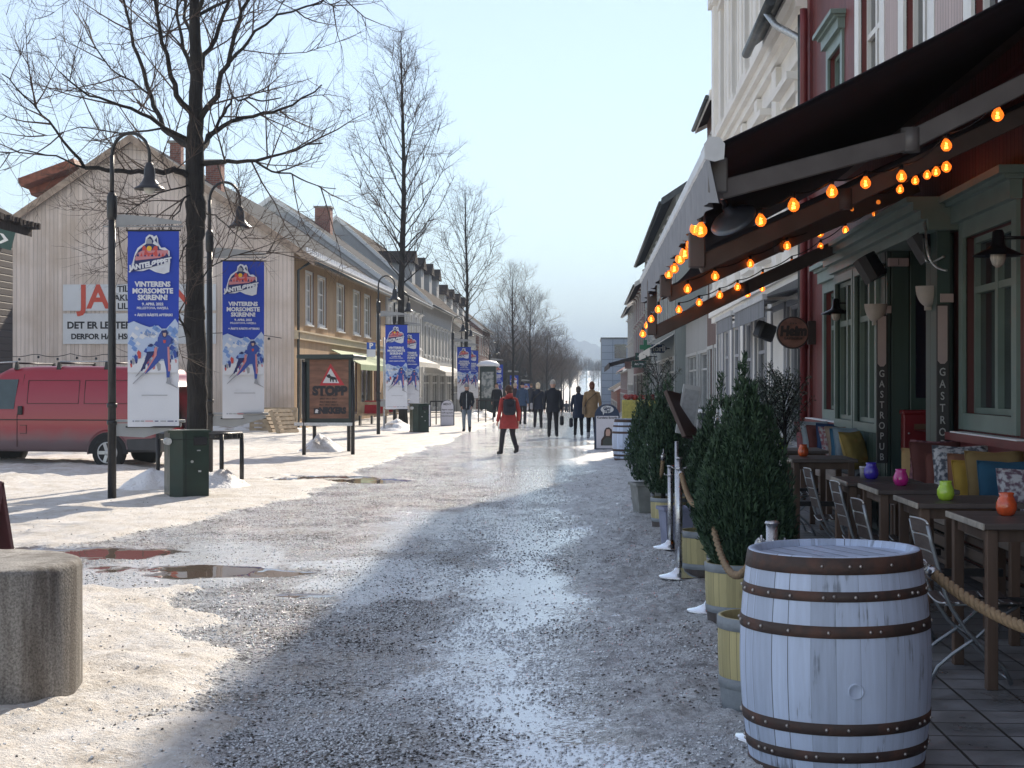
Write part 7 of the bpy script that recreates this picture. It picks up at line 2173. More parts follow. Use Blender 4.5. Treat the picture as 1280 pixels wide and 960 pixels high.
def olive(px, d, z0, H, w, seed, label, trunk=0.5):
    p = W(px, 480, d); p.z = z0; t = thing('olive_shrub', label, 'shrub', tuple(p)); rng = random.Random(seed); g = MB(); tr = MB()
    tr.tube([(0, 0, 0), (0.01, 0.01, H * trunk), (0, 0, H * 0.8)], [0.022, 0.018, 0.008], 8)
    for k in range(46):
        a = rng.random() * 6.283; l = w * (0.55 + 0.5 * rng.random()); z = H * (trunk * 0.8 + (0.95 - trunk * 0.8) * rng.random() ** 0.8)
        e = Vector((l * math.cos(a), l * math.sin(a), z + 0.12 + 0.1 * rng.random())); s_ = Vector((0, 0, z - 0.15))
        tr.tube([s_, s_.lerp(e, 0.6) + Vector((0, 0, 0.02)), e], [0.006, 0.004, 0.002], 4)
        for j in range(46):
            f = 0.35 + 0.65 * rng.random(); q = s_.lerp(e, f) + Vector((rng.gauss(0, 0.02), rng.gauss(0, 0.02), rng.gauss(0, 0.02)))
            u = Vector((rng.gauss(0, 1), rng.gauss(0, 1), rng.gauss(0.4, 1))).normalized(); s2 = u.orthogonal().normalized(); L_ = 0.035; g.add([q, q + u * L_ * 0.5 + s2 * 0.007, q + u * L_, q + u * L_ * 0.5 - s2 * 0.007], [(0, 1, 2, 3)], False)
    tr.build('trunk', M_bark, t); g.build('foliage', M_olive, t); return t
olive(980, 15.3, 0.55, 1.20, 0.26, 3, 'silvery small-leaved potted shrub standing behind the far tables', 0.55)
olive(962, 16.5, 0.6, 1.05, 0.2, 31, 'second silvery potted shrub half hidden behind the largest evergreen', 0.5)
olive(822, 21.0, 0.5, 1.5, 0.36, 4, 'frosted loose silvery shrub beside the far barrel', 0.25)

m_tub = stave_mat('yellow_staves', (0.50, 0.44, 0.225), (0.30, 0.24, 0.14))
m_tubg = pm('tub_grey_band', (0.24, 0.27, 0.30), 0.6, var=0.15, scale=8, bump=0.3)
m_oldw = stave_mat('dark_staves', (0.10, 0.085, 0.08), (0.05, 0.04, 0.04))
m_soil = pm('soil', (0.03, 0.022, 0.017), 0.95, var=0.4, scale=20, bump=1, bscale=40)


def tub(px, d, H, r, label, dark=True):
    p = W(px, 480, d); p.z = 0; t = thing('half_barrel_tub', label, 'planter', tuple(p), 0.3, 'half-barrel planters along the terrace edge')
    rr = lambda z: r * (0.90 + 0.13 * math.sin(min(1, (z / H) * 0.85 + 0.15) * math.pi * 0.62))
    g = MB(); g.lathe([(rr(z), z) for z in [H * k / 12 for k in range(4, 13)]] + [(rr(H) - 0.02, H), (rr(H) - 0.025, H - 0.05)], 48, cap=(False, False)); g.build('staves', m_tub, t)
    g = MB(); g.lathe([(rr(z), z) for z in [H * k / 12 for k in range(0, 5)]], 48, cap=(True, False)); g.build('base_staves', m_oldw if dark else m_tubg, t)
    for (z0, z1) in ((H * 0.87, H * 1.0), (H * 0.25, H * 0.36)):
        g = MB(); g.lathe([(rr(z0) + 0.001, z0), (rr(z0) + 0.006, z0 + 0.002), (rr(z1) + 0.006, z1 - 0.002), (rr(z1) + 0.001, z1)], 48, cap=(False, False)); g.build('band', m_tubg, t)
    g = MB(); g.lathe([(rr(H) - 0.02, H - 0.05), (0, H - 0.035)], 32, cap=(False, False)); g.build('soil', m_soil, t)
tub(957, 7.82, 0.475, 0.235, 'pale yellow half-barrel tub without a shrub, nearest, behind the foreground barrel', False)
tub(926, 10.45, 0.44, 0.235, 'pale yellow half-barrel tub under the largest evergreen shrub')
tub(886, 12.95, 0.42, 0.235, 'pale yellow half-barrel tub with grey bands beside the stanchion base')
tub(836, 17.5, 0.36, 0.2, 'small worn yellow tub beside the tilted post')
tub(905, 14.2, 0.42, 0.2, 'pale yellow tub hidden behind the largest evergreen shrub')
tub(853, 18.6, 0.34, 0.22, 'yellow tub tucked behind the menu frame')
for (px, d, s_, mt, lab) in ((812, 19.4, 0.42, pm('grey_planter', (0.25, 0.26, 0.25), 0.7, var=0.2, scale=6), 'weathered grey square planter up the terrace edge'), (845, 15.6, 0.30, pm('lilac_planter', (0.25, 0.27, 0.38), 0.7, var=0.15), 'small lilac-grey box planter behind the stanchion')):
    p = W(px, 480, d); p.z = 0; t = thing('square_planter', lab, 'planter', tuple(p), 0.2); h = 0.40; a = s_ / 2
    g = MB(); P = [Vector((x * k, y * k, z)) for (z, k) in ((0, 0.8), (h, 1.0)) for (x, y) in ((-a, -a), (a, -a), (a, a), (-a, a))]
    g.add(P, [(0, 1, 5, 4), (1, 2, 6, 5), (2, 3, 7, 6), (3, 0, 4, 7), (3, 2, 1, 0)], False); g.build('box', mt, t)
    g = MB(); g.cbox(-a - 0.02, a + 0.02, -a - 0.02, -a + 0.03, h - 0.03, h + 0.005, 0.004); g.cbox(-a - 0.02, a + 0.02, a - 0.03, a + 0.02, h - 0.03, h + 0.005, 0.004); g.cbox(-a - 0.02, -a + 0.03, -a + 0.03, a - 0.03, h - 0.03, h + 0.005, 0.004); g.cbox(a - 0.03, a + 0.02, -a + 0.03, a - 0.03, h - 0.03, h + 0.005, 0.004); g.build('rim', mt, t)
    g = MB(); g.box(-a + 0.03, a - 0.03, -a + 0.03, a - 0.03, h - 0.06, h - 0.03); g.build('soil', m_soil, t)

# ------------------------------------------------------------------ stanchions and ropes
m_rope = None
def rope_mat():
    m, nt, N, L, b = nodes_of('manila_rope')
    tc = N.new('ShaderNodeTexCoord'); n = N.new('ShaderNodeTexNoise'); n.inputs['Scale'].default_value = 60; L.new(tc.outputs['Object'], n.inputs[0])
    rp = N.new('ShaderNodeValToRGB'); L.new(n.outputs[0], rp.inputs[0]); rp.color_ramp.elements[0].color = (0.15, 0.10, 0.06, 1); rp.color_ramp.elements[1].color = (0.42, 0.30, 0.18, 1)
    L.new(rp.outputs[0], b.inputs['Base Color']); b.inputs['Roughness'].default_value = 0.9
    bp = N.new('ShaderNodeBump'); bp.inputs['Strength'].default_value = 0.6; bp.inputs['Distance'].default_value = 0.003; L.new(n.outputs[0], bp.inputs['Height']); L.new(bp.outputs[0], b.inputs['Normal'])
    return m
M_rope = rope_mat()


def sagpts(a, b, sag, n=48):
    return [a.lerp(b, i / n) - Vector((0, 0, sag * 4 * (i / n) * (1 - i / n))) for i in range(n + 1)]


def rope(a, b, sag, label, r=0.022, caps=(True, True), n=72):
    a = Vector(a); b = Vector(b); t = thing('barrier_rope', label, 'rope', tuple(a), 0, 'thick ropes between the stanchions'); P = sagpts(a, b, sag, n)
    L_ = sum((P[i + 1] - P[i]).length for i in range(n)); tw = L_ / 0.105 * 2 * math.pi
    g = MB()
    for k in range(3):
        Q = []
        for i, p in enumerate(P):
            tg = (P[min(i + 1, n)] - P[max(i - 1, 0)]).normalized(); u = tg.cross(Vector((0.3, 0.9, 0.1))).normalized(); w = tg.cross(u); an = tw * i / n + k * 2.094
            Q.append(p + (u * math.cos(an) + w * math.sin(an)) * r * 0.52)
        g.tube(Q, r * 0.58, 7)
    g.build('strands', M_rope, t, world=True)
    for e, (p, q) in enumerate(((P[0], P[3]), (P[-1], P[-4]))):
        if not caps[e]: continue
        g = MB(); g.tube([p, p.lerp(q, 1.0)], r * 1.12, 14); dr = (p - q).normalized(); g.tube([p, p + dr * 0.02, p + dr * 0.03], [r * 0.6, r * 0.5, r * 0.2], 10)
        rp = [p + dr * (0.045 + 0.022 * math.cos(6.283 * k / 12)) + Vector((0, 0, 0.022 * math.sin(6.283 * k / 12))) for k in range(13)]
        g.tube(rp, 0.005, 6, cap=False); g.build('end_ferrule', M_steel, t, world=True)
    return t


def stanchion(px, d, label, H=0.99, lean=(0, 0), base=True):
    p = W(px, 480, d); p.z = max(gh(p.x + a_, p.y + b_) for a_ in (-.14, 0, .14) for b_ in (-.14, 0, .14)) - 0.012; t = thing('stanchion', label, 'stanchion', tuple(p), 0, 'polished steel stanchions'); t.rotation_euler = (lean[0], lean[1], 0)
    g = MB(); g.tube([(0, 0, 0.03), (0, 0, H)], 0.027, 20); g.build('post', M_steel, t)
    g = MB(); g.tube([(0, 0, H), (0, 0, H + 0.005), (0, 0, H + 0.012)], [0.034, 0.034, 0.028], 20); g.tube([(0, 0, H - 0.09), (0, 0, H - 0.075)], 0.032, 20)
    for a in (0, 1.57, 3.14, 4.71): g.tube([(0.03 * math.cos(a), 0.03 * math.sin(a), H - 0.08), (0.055 * math.cos(a), 0.055 * math.sin(a), H - 0.08), (0.06 * math.cos(a), 0.06 * math.sin(a), H - 0.065)], 0.006, 6)
    g.build('cap', M_steel, t)
    if base:
        g = MB(); g.lathe([(0.172, 0.0), (0.174, 0.014), (0.165, 0.019), (0.10, 0.034), (0.05, 0.056), (0.032, 0.085)], 40); g.build('base_plate', pm('polished_steel', (0.72, 0.73, 0.75), 0.16, 1.0, var=0.04, scale=9), t)
    return p
s1 = stanchion(965, 7.05, 'steel stanchion directly behind the foreground barrel, only its cup-like top showing')
s2 = stanchion(849, 12.75, 'steel stanchion standing clear of the yellow tubs on its broad polished base')
s3 = stanchion(888, 11.1, 'steel stanchion hidden in the shrubs with its bright base showing')
s4 = stanchion(819, 18.2, 'slightly tilted steel stanchion in front of the grey square planter', lean=(0, R(-5)), base=False)
s5 = stanchion(838, 15.0, 'steel stanchion behind the clear one, only its base edge showing', H=0.8)
rope(W(842, 480, 12.75) * 1 + Vector((0.06, 0, -0.72)), W(882, 480, 11.15) + Vector((0, 0, -0.79)), 0.17, 'tan rope sagging from the clear stanchion into the shrubs', caps=(True, False))
pz = s1 + Vector((-0.05, 0, 0.90))
rope(W(884, 480, 11.0) + Vector((0, 0, -0.79)), s1 + Vector((-0.05, 0.02, 0.90)), 0.33, 'tan rope looping low past the largest shrub to the nearest stanchion', caps=(False, True))
rope(W(815, 480, 18.2) + Vector((0.03, 0, -0.74)), W(829, 480, 17.2) + Vector((0, 0, -0.79)), 0.36, 'tan rope hanging from the tilted stanchion', r=0.022)
bh = W(1151, 711, 6.75)
rope(W(1163, 713, 6.72), W(1420, 800, 5.6), 0.10, 'thick tan rope running right from the hook on the foreground barrel', r=0.024, n=90)
t = thing('eye_hook', 'steel eye hook screwed into the right side of the foreground barrel', 'hook', tuple(bh))
g = MB(); a = W(1143, 708, 6.66); g.tube([a, W(1150, 707, 6.68)], 0.006, 8); c_ = W(1154, 708, 6.70)
g.tube([c_ + Vector((0.016 * math.cos(6.283 * k / 14), 0, 0.016 * math.sin(6.283 * k / 14))) for k in range(15)], 0.0045, 6, cap=False); g.build('hook', M_steel, t, world=True)
# menu frame on a post
q = W(846, 480, 14.2); t = thing('menu_stand', 'tilted menu frame with a pale sheet on a slim steel post', 'menu stand', (q.x, q.y, 0))
g = MB(); g.tube([(q.x, q.y, 0), (q.x, q.y, 1.12)], 0.02, 10); g.lathe([(0.14, 0), (0.14, 0.012), (0.03, 0.03)], 24, (q.x, q.y, 0)); g.build('post', M_steel, t, world=True)
M_ = Matrix.Translation((q.x + 0.05, q.y, 1.36)) @ Matrix.Rotation(R(62), 4, 'Z') @ Matrix.Rotation(R(-28), 4, 'X') @ Matrix.Rotation(R(8), 4, 'Y')
g = MB(); g.cbox(-0.15, 0.15, -0.02, 0.02, -0.24, 0.24, 0.004, M_); g.build('frame', pm('menu_brown', (0.07, 0.04, 0.035), 0.5), t, world=True)
M2_ = Matrix.Translation((q.x + 0.11, q.y + 0.05, 1.40)) @ Matrix.Rotation(R(12), 4, 'Z') @ Matrix.Rotation(R(10), 4, 'Y')
g = MB(); g.cbox(-0.09, 0.09, -0.008, 0.008, -0.22, 0.24, 0.003, M2_); sh_ = g.build('sheet', pm('menu_sheet', (0.5, 0.52, 0.54), 0.5, var=0.08), t, world=True)
g = MB(); g.box(-0.07, 0.07, -0.012, -0.009, -0.15, 0.20, M2_); g.build('inner_sheet', pm('menu_inner', (0.38, 0.40, 0.43), 0.5, var=0.15, scale=30), sh_, world=True)

# ------------------------------------------------------------------ terrace furniture
m_slat = pm('weathered_slat', (0.085, 0.065, 0.06), 0.55, var=0.3, scale=6, stretch=(8, 1, 8), bump=0.3)
m_frame = pm('chair_steel', (0.30, 0.33, 0.36), 0.4, 0.75, var=0.15, scale=12)
m_top = boards('table_boards', (0.10, 0.080, 0.074), 'Y', 0.11, rough=0.5, var=0.22, gap=0.02, depth=0.002)
m_edge = pm('pale_end_grain', (0.40, 0.36, 0.31), 0.65, var=0.25, scale=14, bump=0.3)
m_tleg = pm('table_leg_wood', (0.11, 0.07, 0.05), 0.6, var=0.35, scale=3, stretch=(3, 3, 0.6))


def chair_proto():
    """folding terrace chair, local: back at -x, seat towards +x, width along y"""
    t = thing('folding_chair', '-', 'chair', (0, 0, 0), 0, 'folding terrace chairs along the tables'); hw = 0.225
    for s_ in (-1, 1):
        y = s_ * hw
        g = MB()      # back stile: curves down to the front foot
        pts = [(-0.02, y, 0.875), (0.0, y, 0.78), (0.045, y, 0.62), (0.075, y, 0.50), (0.11, y, 0.42), (0.19, y, 0.30), (0.30, y, 0.19), (0.39, y, 0.10), (0.43, y, 0.012)]
        g.tube(pts, 0.0115, 8, flat=1.0); g.build('stile', m_frame, t)
        g = MB(); y2 = s_ * (hw - 0.03)      # rear leg
        pts = [(0.47, y2, 0.435), (0.37, y2, 0.37), (0.25, y2, 0.26), (0.12, y2, 0.17), (0.04, y2, 0.10), (0.0, y2, 0.012)]
        g.tube(pts, 0.0105, 8); g.build('rear_leg', m_frame, t)
        g = MB(); g.tube([(0.08, y2, 0.44), (0.47, y2, 0.445)], 0.009, 6); g.build('seat_rail', m_frame, t)
    g = MB(); g.tube([(0.43, -hw, 0.03), (0.43, hw, 0.03)], 0.008, 6); g.tube([(0.005, -hw + 0.03, 0.03), (0.005, hw - 0.03, 0.03)], 0.008, 6); g.tube([(0.235, -hw, 0.262), (0.235, hw, 0.262)], 0.007, 6)
    g.build('crossbar', m_frame, t)
    def slat(c, tilt, w, name):
        g = MB(); n = 8; vs_ = []
        for i in range(n + 1):
            y = -hw + 2 * hw * i / n; b_ = -0.022 * (1 - (2 * i / n - 1) ** 2)
            for (a, e) in ((-w / 2, -0.006), (w / 2, -0.006), (w / 2, 0.006), (-w / 2, 0.006)):
                # slat plane: along 'a' direction tilt; bow b_ along normal
                ca, sa = math.cos(tilt), math.sin(tilt)
                vs_.append((c[0] + a * ca - (e + b_) * sa * 1.0, y, c[2] + a * sa + (e + b_) * ca))
        fs = [(0, 1, 2, 3)] + [(n * 4 + 3, n * 4 + 2, n * 4 + 1, n * 4)]
        for i in range(n):
            for j in range(4):
                j2 = (j + 1) % 4; fs.append((i * 4 + j, (i + 1) * 4 + j, (i + 1) * 4 + j2, i * 4 + j2))
        g.add(vs_, fs, False); sl = g.build(name, m_slat, t)
        g = MB(); pts = []
        for i in range(n + 1):
            y = -hw + 2 * hw * i / n; b_ = -0.022 * (1 - (2 * i / n - 1) ** 2); a = w / 2 + 0.002 if name == 'back_slat' else -w / 2; ca, sa = math.cos(tilt), math.sin(tilt)
            pts.append((c[0] + a * ca - b_ * sa, y, c[2] + a * sa + b_ * ca))
        g.tube(pts, 0.0055, 6); g.build('slat_highlight', pm('edge_highlight', (0.75, 0.77, 0.8), 0.3, 0.6), sl)  # bright rim: highlight along the slat put in as a pale strip
    for (x, z) in ((-0.015, 0.845), (0.005, 0.755), (0.028, 0.665), (0.05, 0.575)): slat((x, 0, z), R(100), 0.076, 'back_slat')
    for k in range(6): slat((0.10 + k * 0.072, 0, 0.455), 0.03, 0.052, 'seat_slat')
    return t


ch0 = chair_proto()
CH = [(1.87, 8.70, 0, 'folding chair with steel legs right behind the foreground barrel, nearest of the chairs'),
      (1.78, 10.15, 0, 'folding chair second from the front, its back just above the barrel top'),
      (1.93, 12.0, 0, 'folding chair third from the front at the table with the blue candle jar'),
      (1.98, 13.85, 0, 'folding chair with crossed legs showing beside the dark evergreen'),
      (2.0, 16.9, R(4), 'folding chair farthest off, half hidden by the largest evergreen'), (2.95, 7.3, R(180), None)]
for k, (x, y, rz, lab) in enumerate(CH[:5]):
    c = ch0 if k == 0 else copy_tree(ch0)
    c.location = (x, y, 0.004); c.rotation_euler = (0, 0, rz); c['label'] = lab


def table(x0, x1, y0, y1, z, label):
    t = thing('terrace_table', label, 'table', ((x0 + x1) / 2, (y0 + y1) / 2, 0.004), 0, 'dark plank tables on the terrace')
    g = MB(); g.cbox(x0 + 0.012, x1, y0, y1, z - 0.032, z, 0.004); g.build('table_top', m_top, t, world=True)
    g = MB(); g.cbox(x0 - 0.0, x0 + 0.011, y0, y1, z - 0.034, z + 0.001, 0.003); g.build('end_board', m_edge, t, world=True)
    for (x, y) in ((x0 + 0.06, y0 + 0.06), (x1 - 0.06, y0 + 0.06), (x0 + 0.06, y1 - 0.06), (x1 - 0.06, y1 - 0.06)):
        g = MB(); g.cbox(x - 0.03, x + 0.03, y - 0.03, y + 0.03, 0.004, z - 0.033, 0.004); g.build('leg', m_tleg, t, world=True)
    g = MB(); g.box(x0 + 0.09, x1 - 0.09, y0 + 0.05, y0 + 0.07, z - 0.10, z - 0.034); g.box(x0 + 0.09, x1 - 0.09, y1 - 0.07, y1 - 0.05, z - 0.10, z - 0.034); g.box(x0 + 0.05, x0 + 0.07, y0 + 0.10, y1 - 0.10, z - 0.10, z - 0.034); g.box(x1 - 0.07, x1 - 0.05, y0 + 0.10, y1 - 0.10, z - 0.10, z - 0.034); g.build('apron', m_tleg, t, world=True)
    g = MB(); g.box(x0 + 0.05, x1 - 0.05, (y0 + y1) / 2 - 0.02, (y0 + y1) / 2 + 0.02, 0.40, 0.45); g.build('stretcher', M_black, t, world=True)
ZT = 0.90
for a in ((2.11, 2.78, 8.33, 9.20, 'plank table with the orange candle jar at the right edge, nearest table'), (2.06, 2.74, 9.75, 10.5, 'plank table with the green candle jar, second from the front'), (2.04, 2.62, 10.97, 11.75, 'plank table with the magenta candle jar'),
          (1.97, 2.56, 11.85, 12.6, 'plank table with the blue candle jar and the grey cup'), (2.02, 2.68, 15.4, 16.3, 'plank table with the orange candle jar in front of the far cushions'), (2.0, 2.7, 17.4, 18.3, 'plank table with the lime candle jar, farthest table'), (2.15, 2.8, 6.7, 7.6, 'plank table nearest the camera, mostly outside the right edge')):
    table(*a[:4], ZT, a[4])


def jar(px, py, d, col, label, s_=1.0):
    p = W(px, py, d); t = thing('candle_jar', label, 'candle jar', (p.x, p.y, ZT), 0, 'coloured glass candle jars')
    g = MB(); pr = [(0.030, 0.0), (0.046, 0.012), (0.056, 0.04), (0.054, 0.07), (0.043, 0.095), (0.037, 0.108), (0.041, 0.125), (0.038, 0.125), (0.034, 0.108)]
    g.lathe([(r_ * s_, z * s_) for r_, z in pr], 24, cap=(True, False))
    m_ = pm('jar_' + '%02d%02d%02d' % tuple(int(c * 99) for c in col), col, 0.12, var=0.25, scale=20, spec=0.8, bump=0.6, bscale=70, bdist=0.004, coat=0.4)
    g.build('glass', m_, t)
    g = MB(); g.tube([(0, 0, 0.005), (0, 0, 0.06 * s_)], 0.02 * s_, 10); g.build('candle', M_white, t)
for a in ((1258, 642, 8.75, (0.65, 0.09, 0.02), 'orange candle jar on the nearest table', 1.05), (1182, 620, 9.9, (0.40, 0.62, 0.05), 'lime green candle jar on the second table', 1.0), (1126, 606, 11.3, (0.55, 0.02, 0.25), 'magenta candle jar on the third table', 1.0),
          (1089, 601, 12.1, (0.05, 0.03, 0.42), 'blue violet candle jar beside the grey cup', 1.05), (1004, 567, 15.9, (0.7, 0.12, 0.03), 'orange candle jar on the table by the far cushions', 1.0), (979, 560, 17.8, (0.45, 0.65, 0.05), 'lime green candle jar on the farthest table', 1.0)):
    jar(*a)
p = W(1080, 600, 12.25); t = thing('cup', 'grey cup beside the blue violet candle jar', 'cup', (p.x, p.y, ZT)); g = MB(); g.lathe([(0.03, 0), (0.036, 0.09), (0.034, 0.09), (0.028, 0.01)], 20, cap=(True, False)); g.build('body', pm('cup_grey', (0.25, 0.25, 0.27), 0.4), t); g = MB(); g.lathe([(0.037, 0.085), (0.038, 0.09), (0.036, 0.094)], 20, cap=(False, False)); g.build('rim', m_pale, t)

# wall benches
m_bw = boards('bench_boards', (0.13, 0.095, 0.075), 'Z', 0.10, rough=0.65, var=0.3, gap=0.05)
m_bpale = pm('pale_bench_plank', (0.30, 0.255, 0.22), 0.7, var=0.3, scale=3, stretch=(2, 0.5, 4), bump=0.2)
def bench(y0, y1, x0, x1, z, label, pad):
    t = thing('wall_bench', label, 'bench', ((x0 + x1) / 2, y0, 0.004))
    g = MB(); g.cbox(x0, x1, y0, y1, z - 0.04, z, 0.004); g.build('seat', m_bpale, t, world=True)
    g = MB(); g.cbox(x0 - 0.035, x0 - 0.004, y0, y1, z - 0.13, z + 0.012, 0.004); g.build('front_rail', m_bpale, t, world=True)
    g = MB(); k = 0
    for zz in (0.06, 0.20, 0.34): g.box(x0 + 0.14, x0 + 0.165, y0, y1, zz, min(zz + 0.115, z - 0.05)); 
    g.build('front_planking', m_bw, t, world=True)
    n = max(2, int((y1 - y0) / 1.2))
    for k in range(n + 1):
        y = y0 + (y1 - y0 - 0.08) * k / n; g = MB(); g.cbox(x0 + 0.03, x0 + 0.10, y, y + 0.08, 0.004, z - 0.041, 0.004); g.build('post', m_tleg, t, world=True)
    if pad:
        g = MB(); n = int((y1 - y0) / 0.09); vs_ = []; fs = []
        for i in range(n * 3 + 1):
            y = y0 + 0.05 + (y1 - y0 - 0.1) * i / (n * 3); bu = 0.012 * abs(math.sin(math.pi * i / 3)); 
            for (x, zz) in ((x0 + 0.01, z + 0.002), (x0 - 0.005, z + 0.025), (x0 + 0.02, z + 0.05 + bu), (x0 + 0.2, z + 0.058 + bu), (x1 - 0.03, z + 0.05 + bu), (x1 - 0.01, z + 0.002)): vs_.append((x, y, zz))
        for i in range(n * 3):
            for j in range(5): fs.append((i * 6 + j, i * 6 + j + 1, (i + 1) * 6 + j + 1, (i + 1) * 6 + j))
        fs += [tuple(range(6)), tuple(range(n * 3 * 6, n * 3 * 6 + 6))[::-1]]
        g.add(vs_, fs, True); g.build('seat_pad', pm('pad_grey', (0.11, 0.125, 0.14), 0.9, var=0.15, scale=30), t, world=True)
    return t
bench(17.2, 23.2, 2.98, 3.42, 0.60, 'wall bench with a long grey quilted pad under the far windows', True)
bench(5.0, 15.6, 3.0, 3.45, 0.60, 'long plank wall bench under the big window', False)

# cushions
def cushion(c, w, h, lean, yaw, col, label, pat=None, thick=0.07):
    """standing cushion leaning back on the wall; c = bottom centre"""
    t = thing('cushion', label, 'cushion', tuple(c), yaw, 'cushions lined up on the wall benches')
    n = 14; vs_ = []; fs = []; rng = random.Random(int(w * 1000 + c[1] * 100)); ph = rng.random() * 9
    Ml = Matrix.Rotation(R(lean), 4, 'X')
    for sg in (1, -1):
        for i in range(n + 1):
            for j in range(n + 1):
                u = i / n * 2 - 1; v = j / n * 2 - 1
                cr_ = 1 - 0.07 * (1 - abs(u)) * abs(v) ** 3 ; cc = 1 - 0.07 * (1 - abs(v)) * abs(u) ** 3
                x = u * w / 2 * cc; z = h / 2 + v * h / 2 * cr_
                e = max(0, (1 - u ** 4) * (1 - v ** 4)) ** 0.5
                y = sg * thick * e * (1 + 0.2 * nz(u * 1.5 + ph, v * 1.5, sg)) + 0.012 * nz(u * 4 + ph, v * 4, sg * 3)* e
                z -= 0.03 * (1 - v) * 0 ; vs_.append(Ml @ Vector((x, y, z)))
    N2 = (n + 1) ** 2
    for i in range(n):
        for j in range(n):
            a = i * (n + 1) + j
            fs.append((a, a + 1, a + n + 2, a + n + 1)); fs.append((N2 + a, N2 + a + n + 1, N2 + a + n + 2, N2 + a + 1))
    g = MB(); g.add(vs_, fs, True)
    nm = 'fabric_%02d%02d%02d' % tuple(int(k * 99) for k in col) + (pat or '')
    if pat: m_ = pm(nm, col, 0.9, col2=(0.55, 0.55, 0.58) if pat == 'w' else (0.10, 0.04, 0.06), scale=24, mix=0.5, bump=0.3, bscale=120)
    else: m_ = pm(nm, col, 0.92, var=0.12, scale=8, bump=0.35, bscale=160, bdist=0.003)
    g.build('cover', m_, t)
    g = MB(); pts = []
    for k in range(33):
        f = k / 32 * 4; s_ = int(f) % 4; q = f - int(f)
        u, v = [(-1 + 2 * q, -1), (1, -1 + 2 * q), (1 - 2 * q, 1), (-1, 1 - 2 * q)][s_]
        cr_ = 1 - 0.07 * (1 - abs(u)) * abs(v) ** 3; cc = 1 - 0.07 * (1 - abs(v)) * abs(u) ** 3
        pts.append(Ml @ Vector((u * w / 2 * cc, 0, h / 2 + v * h / 2 * cr_)))
    g.tube(pts, 0.006, 6); g.build('piping', m_, t)
RY = lambda a: R(90 + a)
# far group, px positions left to right
CS = [(1019, 22.2, (0.30, 0.12, 0.13), None, 'rose cushion, farthest left of the far bench'), (1029, 21.5, (0.30, 0.36, 0.40), None, 'pale blue-grey cushion behind the brown ones on the far bench'), (1037, 20.9, (0.14, 0.045, 0.04), None, 'chocolate brown cushion on the far bench'),
      (1047, 20.2, (0.02, 0.05, 0.13), None, 'navy cushion wedged between brown and pink on the far bench'), (1052, 19.8, (0.36, 0.14, 0.17), 'w', 'pink patterned cushion on the far bench'), (1062, 19.2, (0.36, 0.27, 0.21), None, 'beige cushion in the middle of the far bench'),
      (1071, 18.75, (0.04, 0.14, 0.24), None, 'teal blue cushion behind the beige one on the far bench'), (1076, 18.45, (0.25, 0.33, 0.40), None, 'light blue cushion beside the mustard one on the far bench'), (1085, 18.0, (0.48, 0.34, 0.11), None, 'mustard yellow cushion, front right of the far bench')]
for k, (px, y, col, pat, lab) in enumerate(CS):
    w = 0.40 + 0.03 * (k % 3)
    cushion(Vector((3.20 if k < 6 else 3.16, y, 0.66)), 0.44, 0.46 + 0.03 * (k % 2), -14 - 3 * (k % 3), R(58 + 6 * (k % 4) - (25 if k == 8 else 0) + (8 if k in (3, 6) else 0)) * -1 + R(90 - 10), col, lab, pat)
CN = [(14.8, (0.42, 0.28, 0.13), None, 20, 'ochre cushion, leftmost on the near bench'), (14.5, (0.30, 0.14, 0.16), 'd', 16, 'dark red patterned cushion between ochre and brown on the near bench'), (14.1, (0.12, 0.04, 0.035), None, 5, 'big dark brown cushion on the near bench'), (13.75, (0.16, 0.055, 0.045), None, 12, 'reddish brown cushion just behind the floral one on the near bench'),
      (13.25, (0.10, 0.11, 0.14), 'w', 8, 'black and white floral cushion on the near bench'), (12.95, (0.22, 0.10, 0.06), None, 14, 'tan brown cushion half behind the floral one'), (12.55, (0.44, 0.28, 0.05), None, 4, 'golden yellow cushion on the near bench'), (12.2, (0.25, 0.17, 0.07), None, 6, 'olive gold cushion behind the golden one'), (11.75, (0.02, 0.085, 0.15), None, 10, 'petrol blue cushion on the near bench at the right edge'), (11.3, (0.16, 0.10, 0.14), 'w', 6, 'speckled plum cushion cut by the right edge')]
for k, (y, col, pat, yw, lab) in enumerate(CN):
    cushion(Vector((3.18 + 0.03 * (k % 2), y, 0.60)), 0.46, 0.44 + 0.05 * ((k * 2) % 3) + (0.06 if k == 2 else 0), -12 - 4 * (k % 3), R(-10 - yw * 2) + R(20), col, lab, pat)

# ------------------------------------------------------------------ the big terrace awning
m_aw = pm('awning_under', (0.014, 0.012, 0.019), 0.9, var=0.2, scale=2, bump=0.15, bscale=60)
m_arm = pm('awning_arm', (0.15, 0.14, 0.14), 0.5, 0.2, var=0.12, scale=6)
m_armd = pm('awning_arm_dull', (0.10, 0.075, 0.07), 0.55, var=0.15, scale=6)
AX, AZ, AY0, AY1 = 0.755, 3.08, 9.3, 21.2
SL = 0.518
aw = thing('terrace_awning', 'long dark folding-arm awning with a grey hanging valance over the terrace', 'awning', (XR, AY0, 3))
def awp(x, y, dz=0.0): return Vector((x, y, AZ + SL * (x - AX) + dz))
g = MB(); nx_, ny_ = 6, 40; vs_ = []
for i in range(ny_ + 1):
    for j in range(nx_ + 1):
        x = AX + 0.03 + (XR - 0.08 - AX) * j / nx_; y = AY0 + (AY1 - AY0) * i / ny_
        vs_.append(awp(x, y, -0.03 * math.sin(math.pi * j / nx_) + 0.006 * nz(x * 2, y * 1.5)))
n1 = len(vs_); vs_ += [Vector((p.x, p.y, p.z - 0.012)) for p in vs_]
fs = []
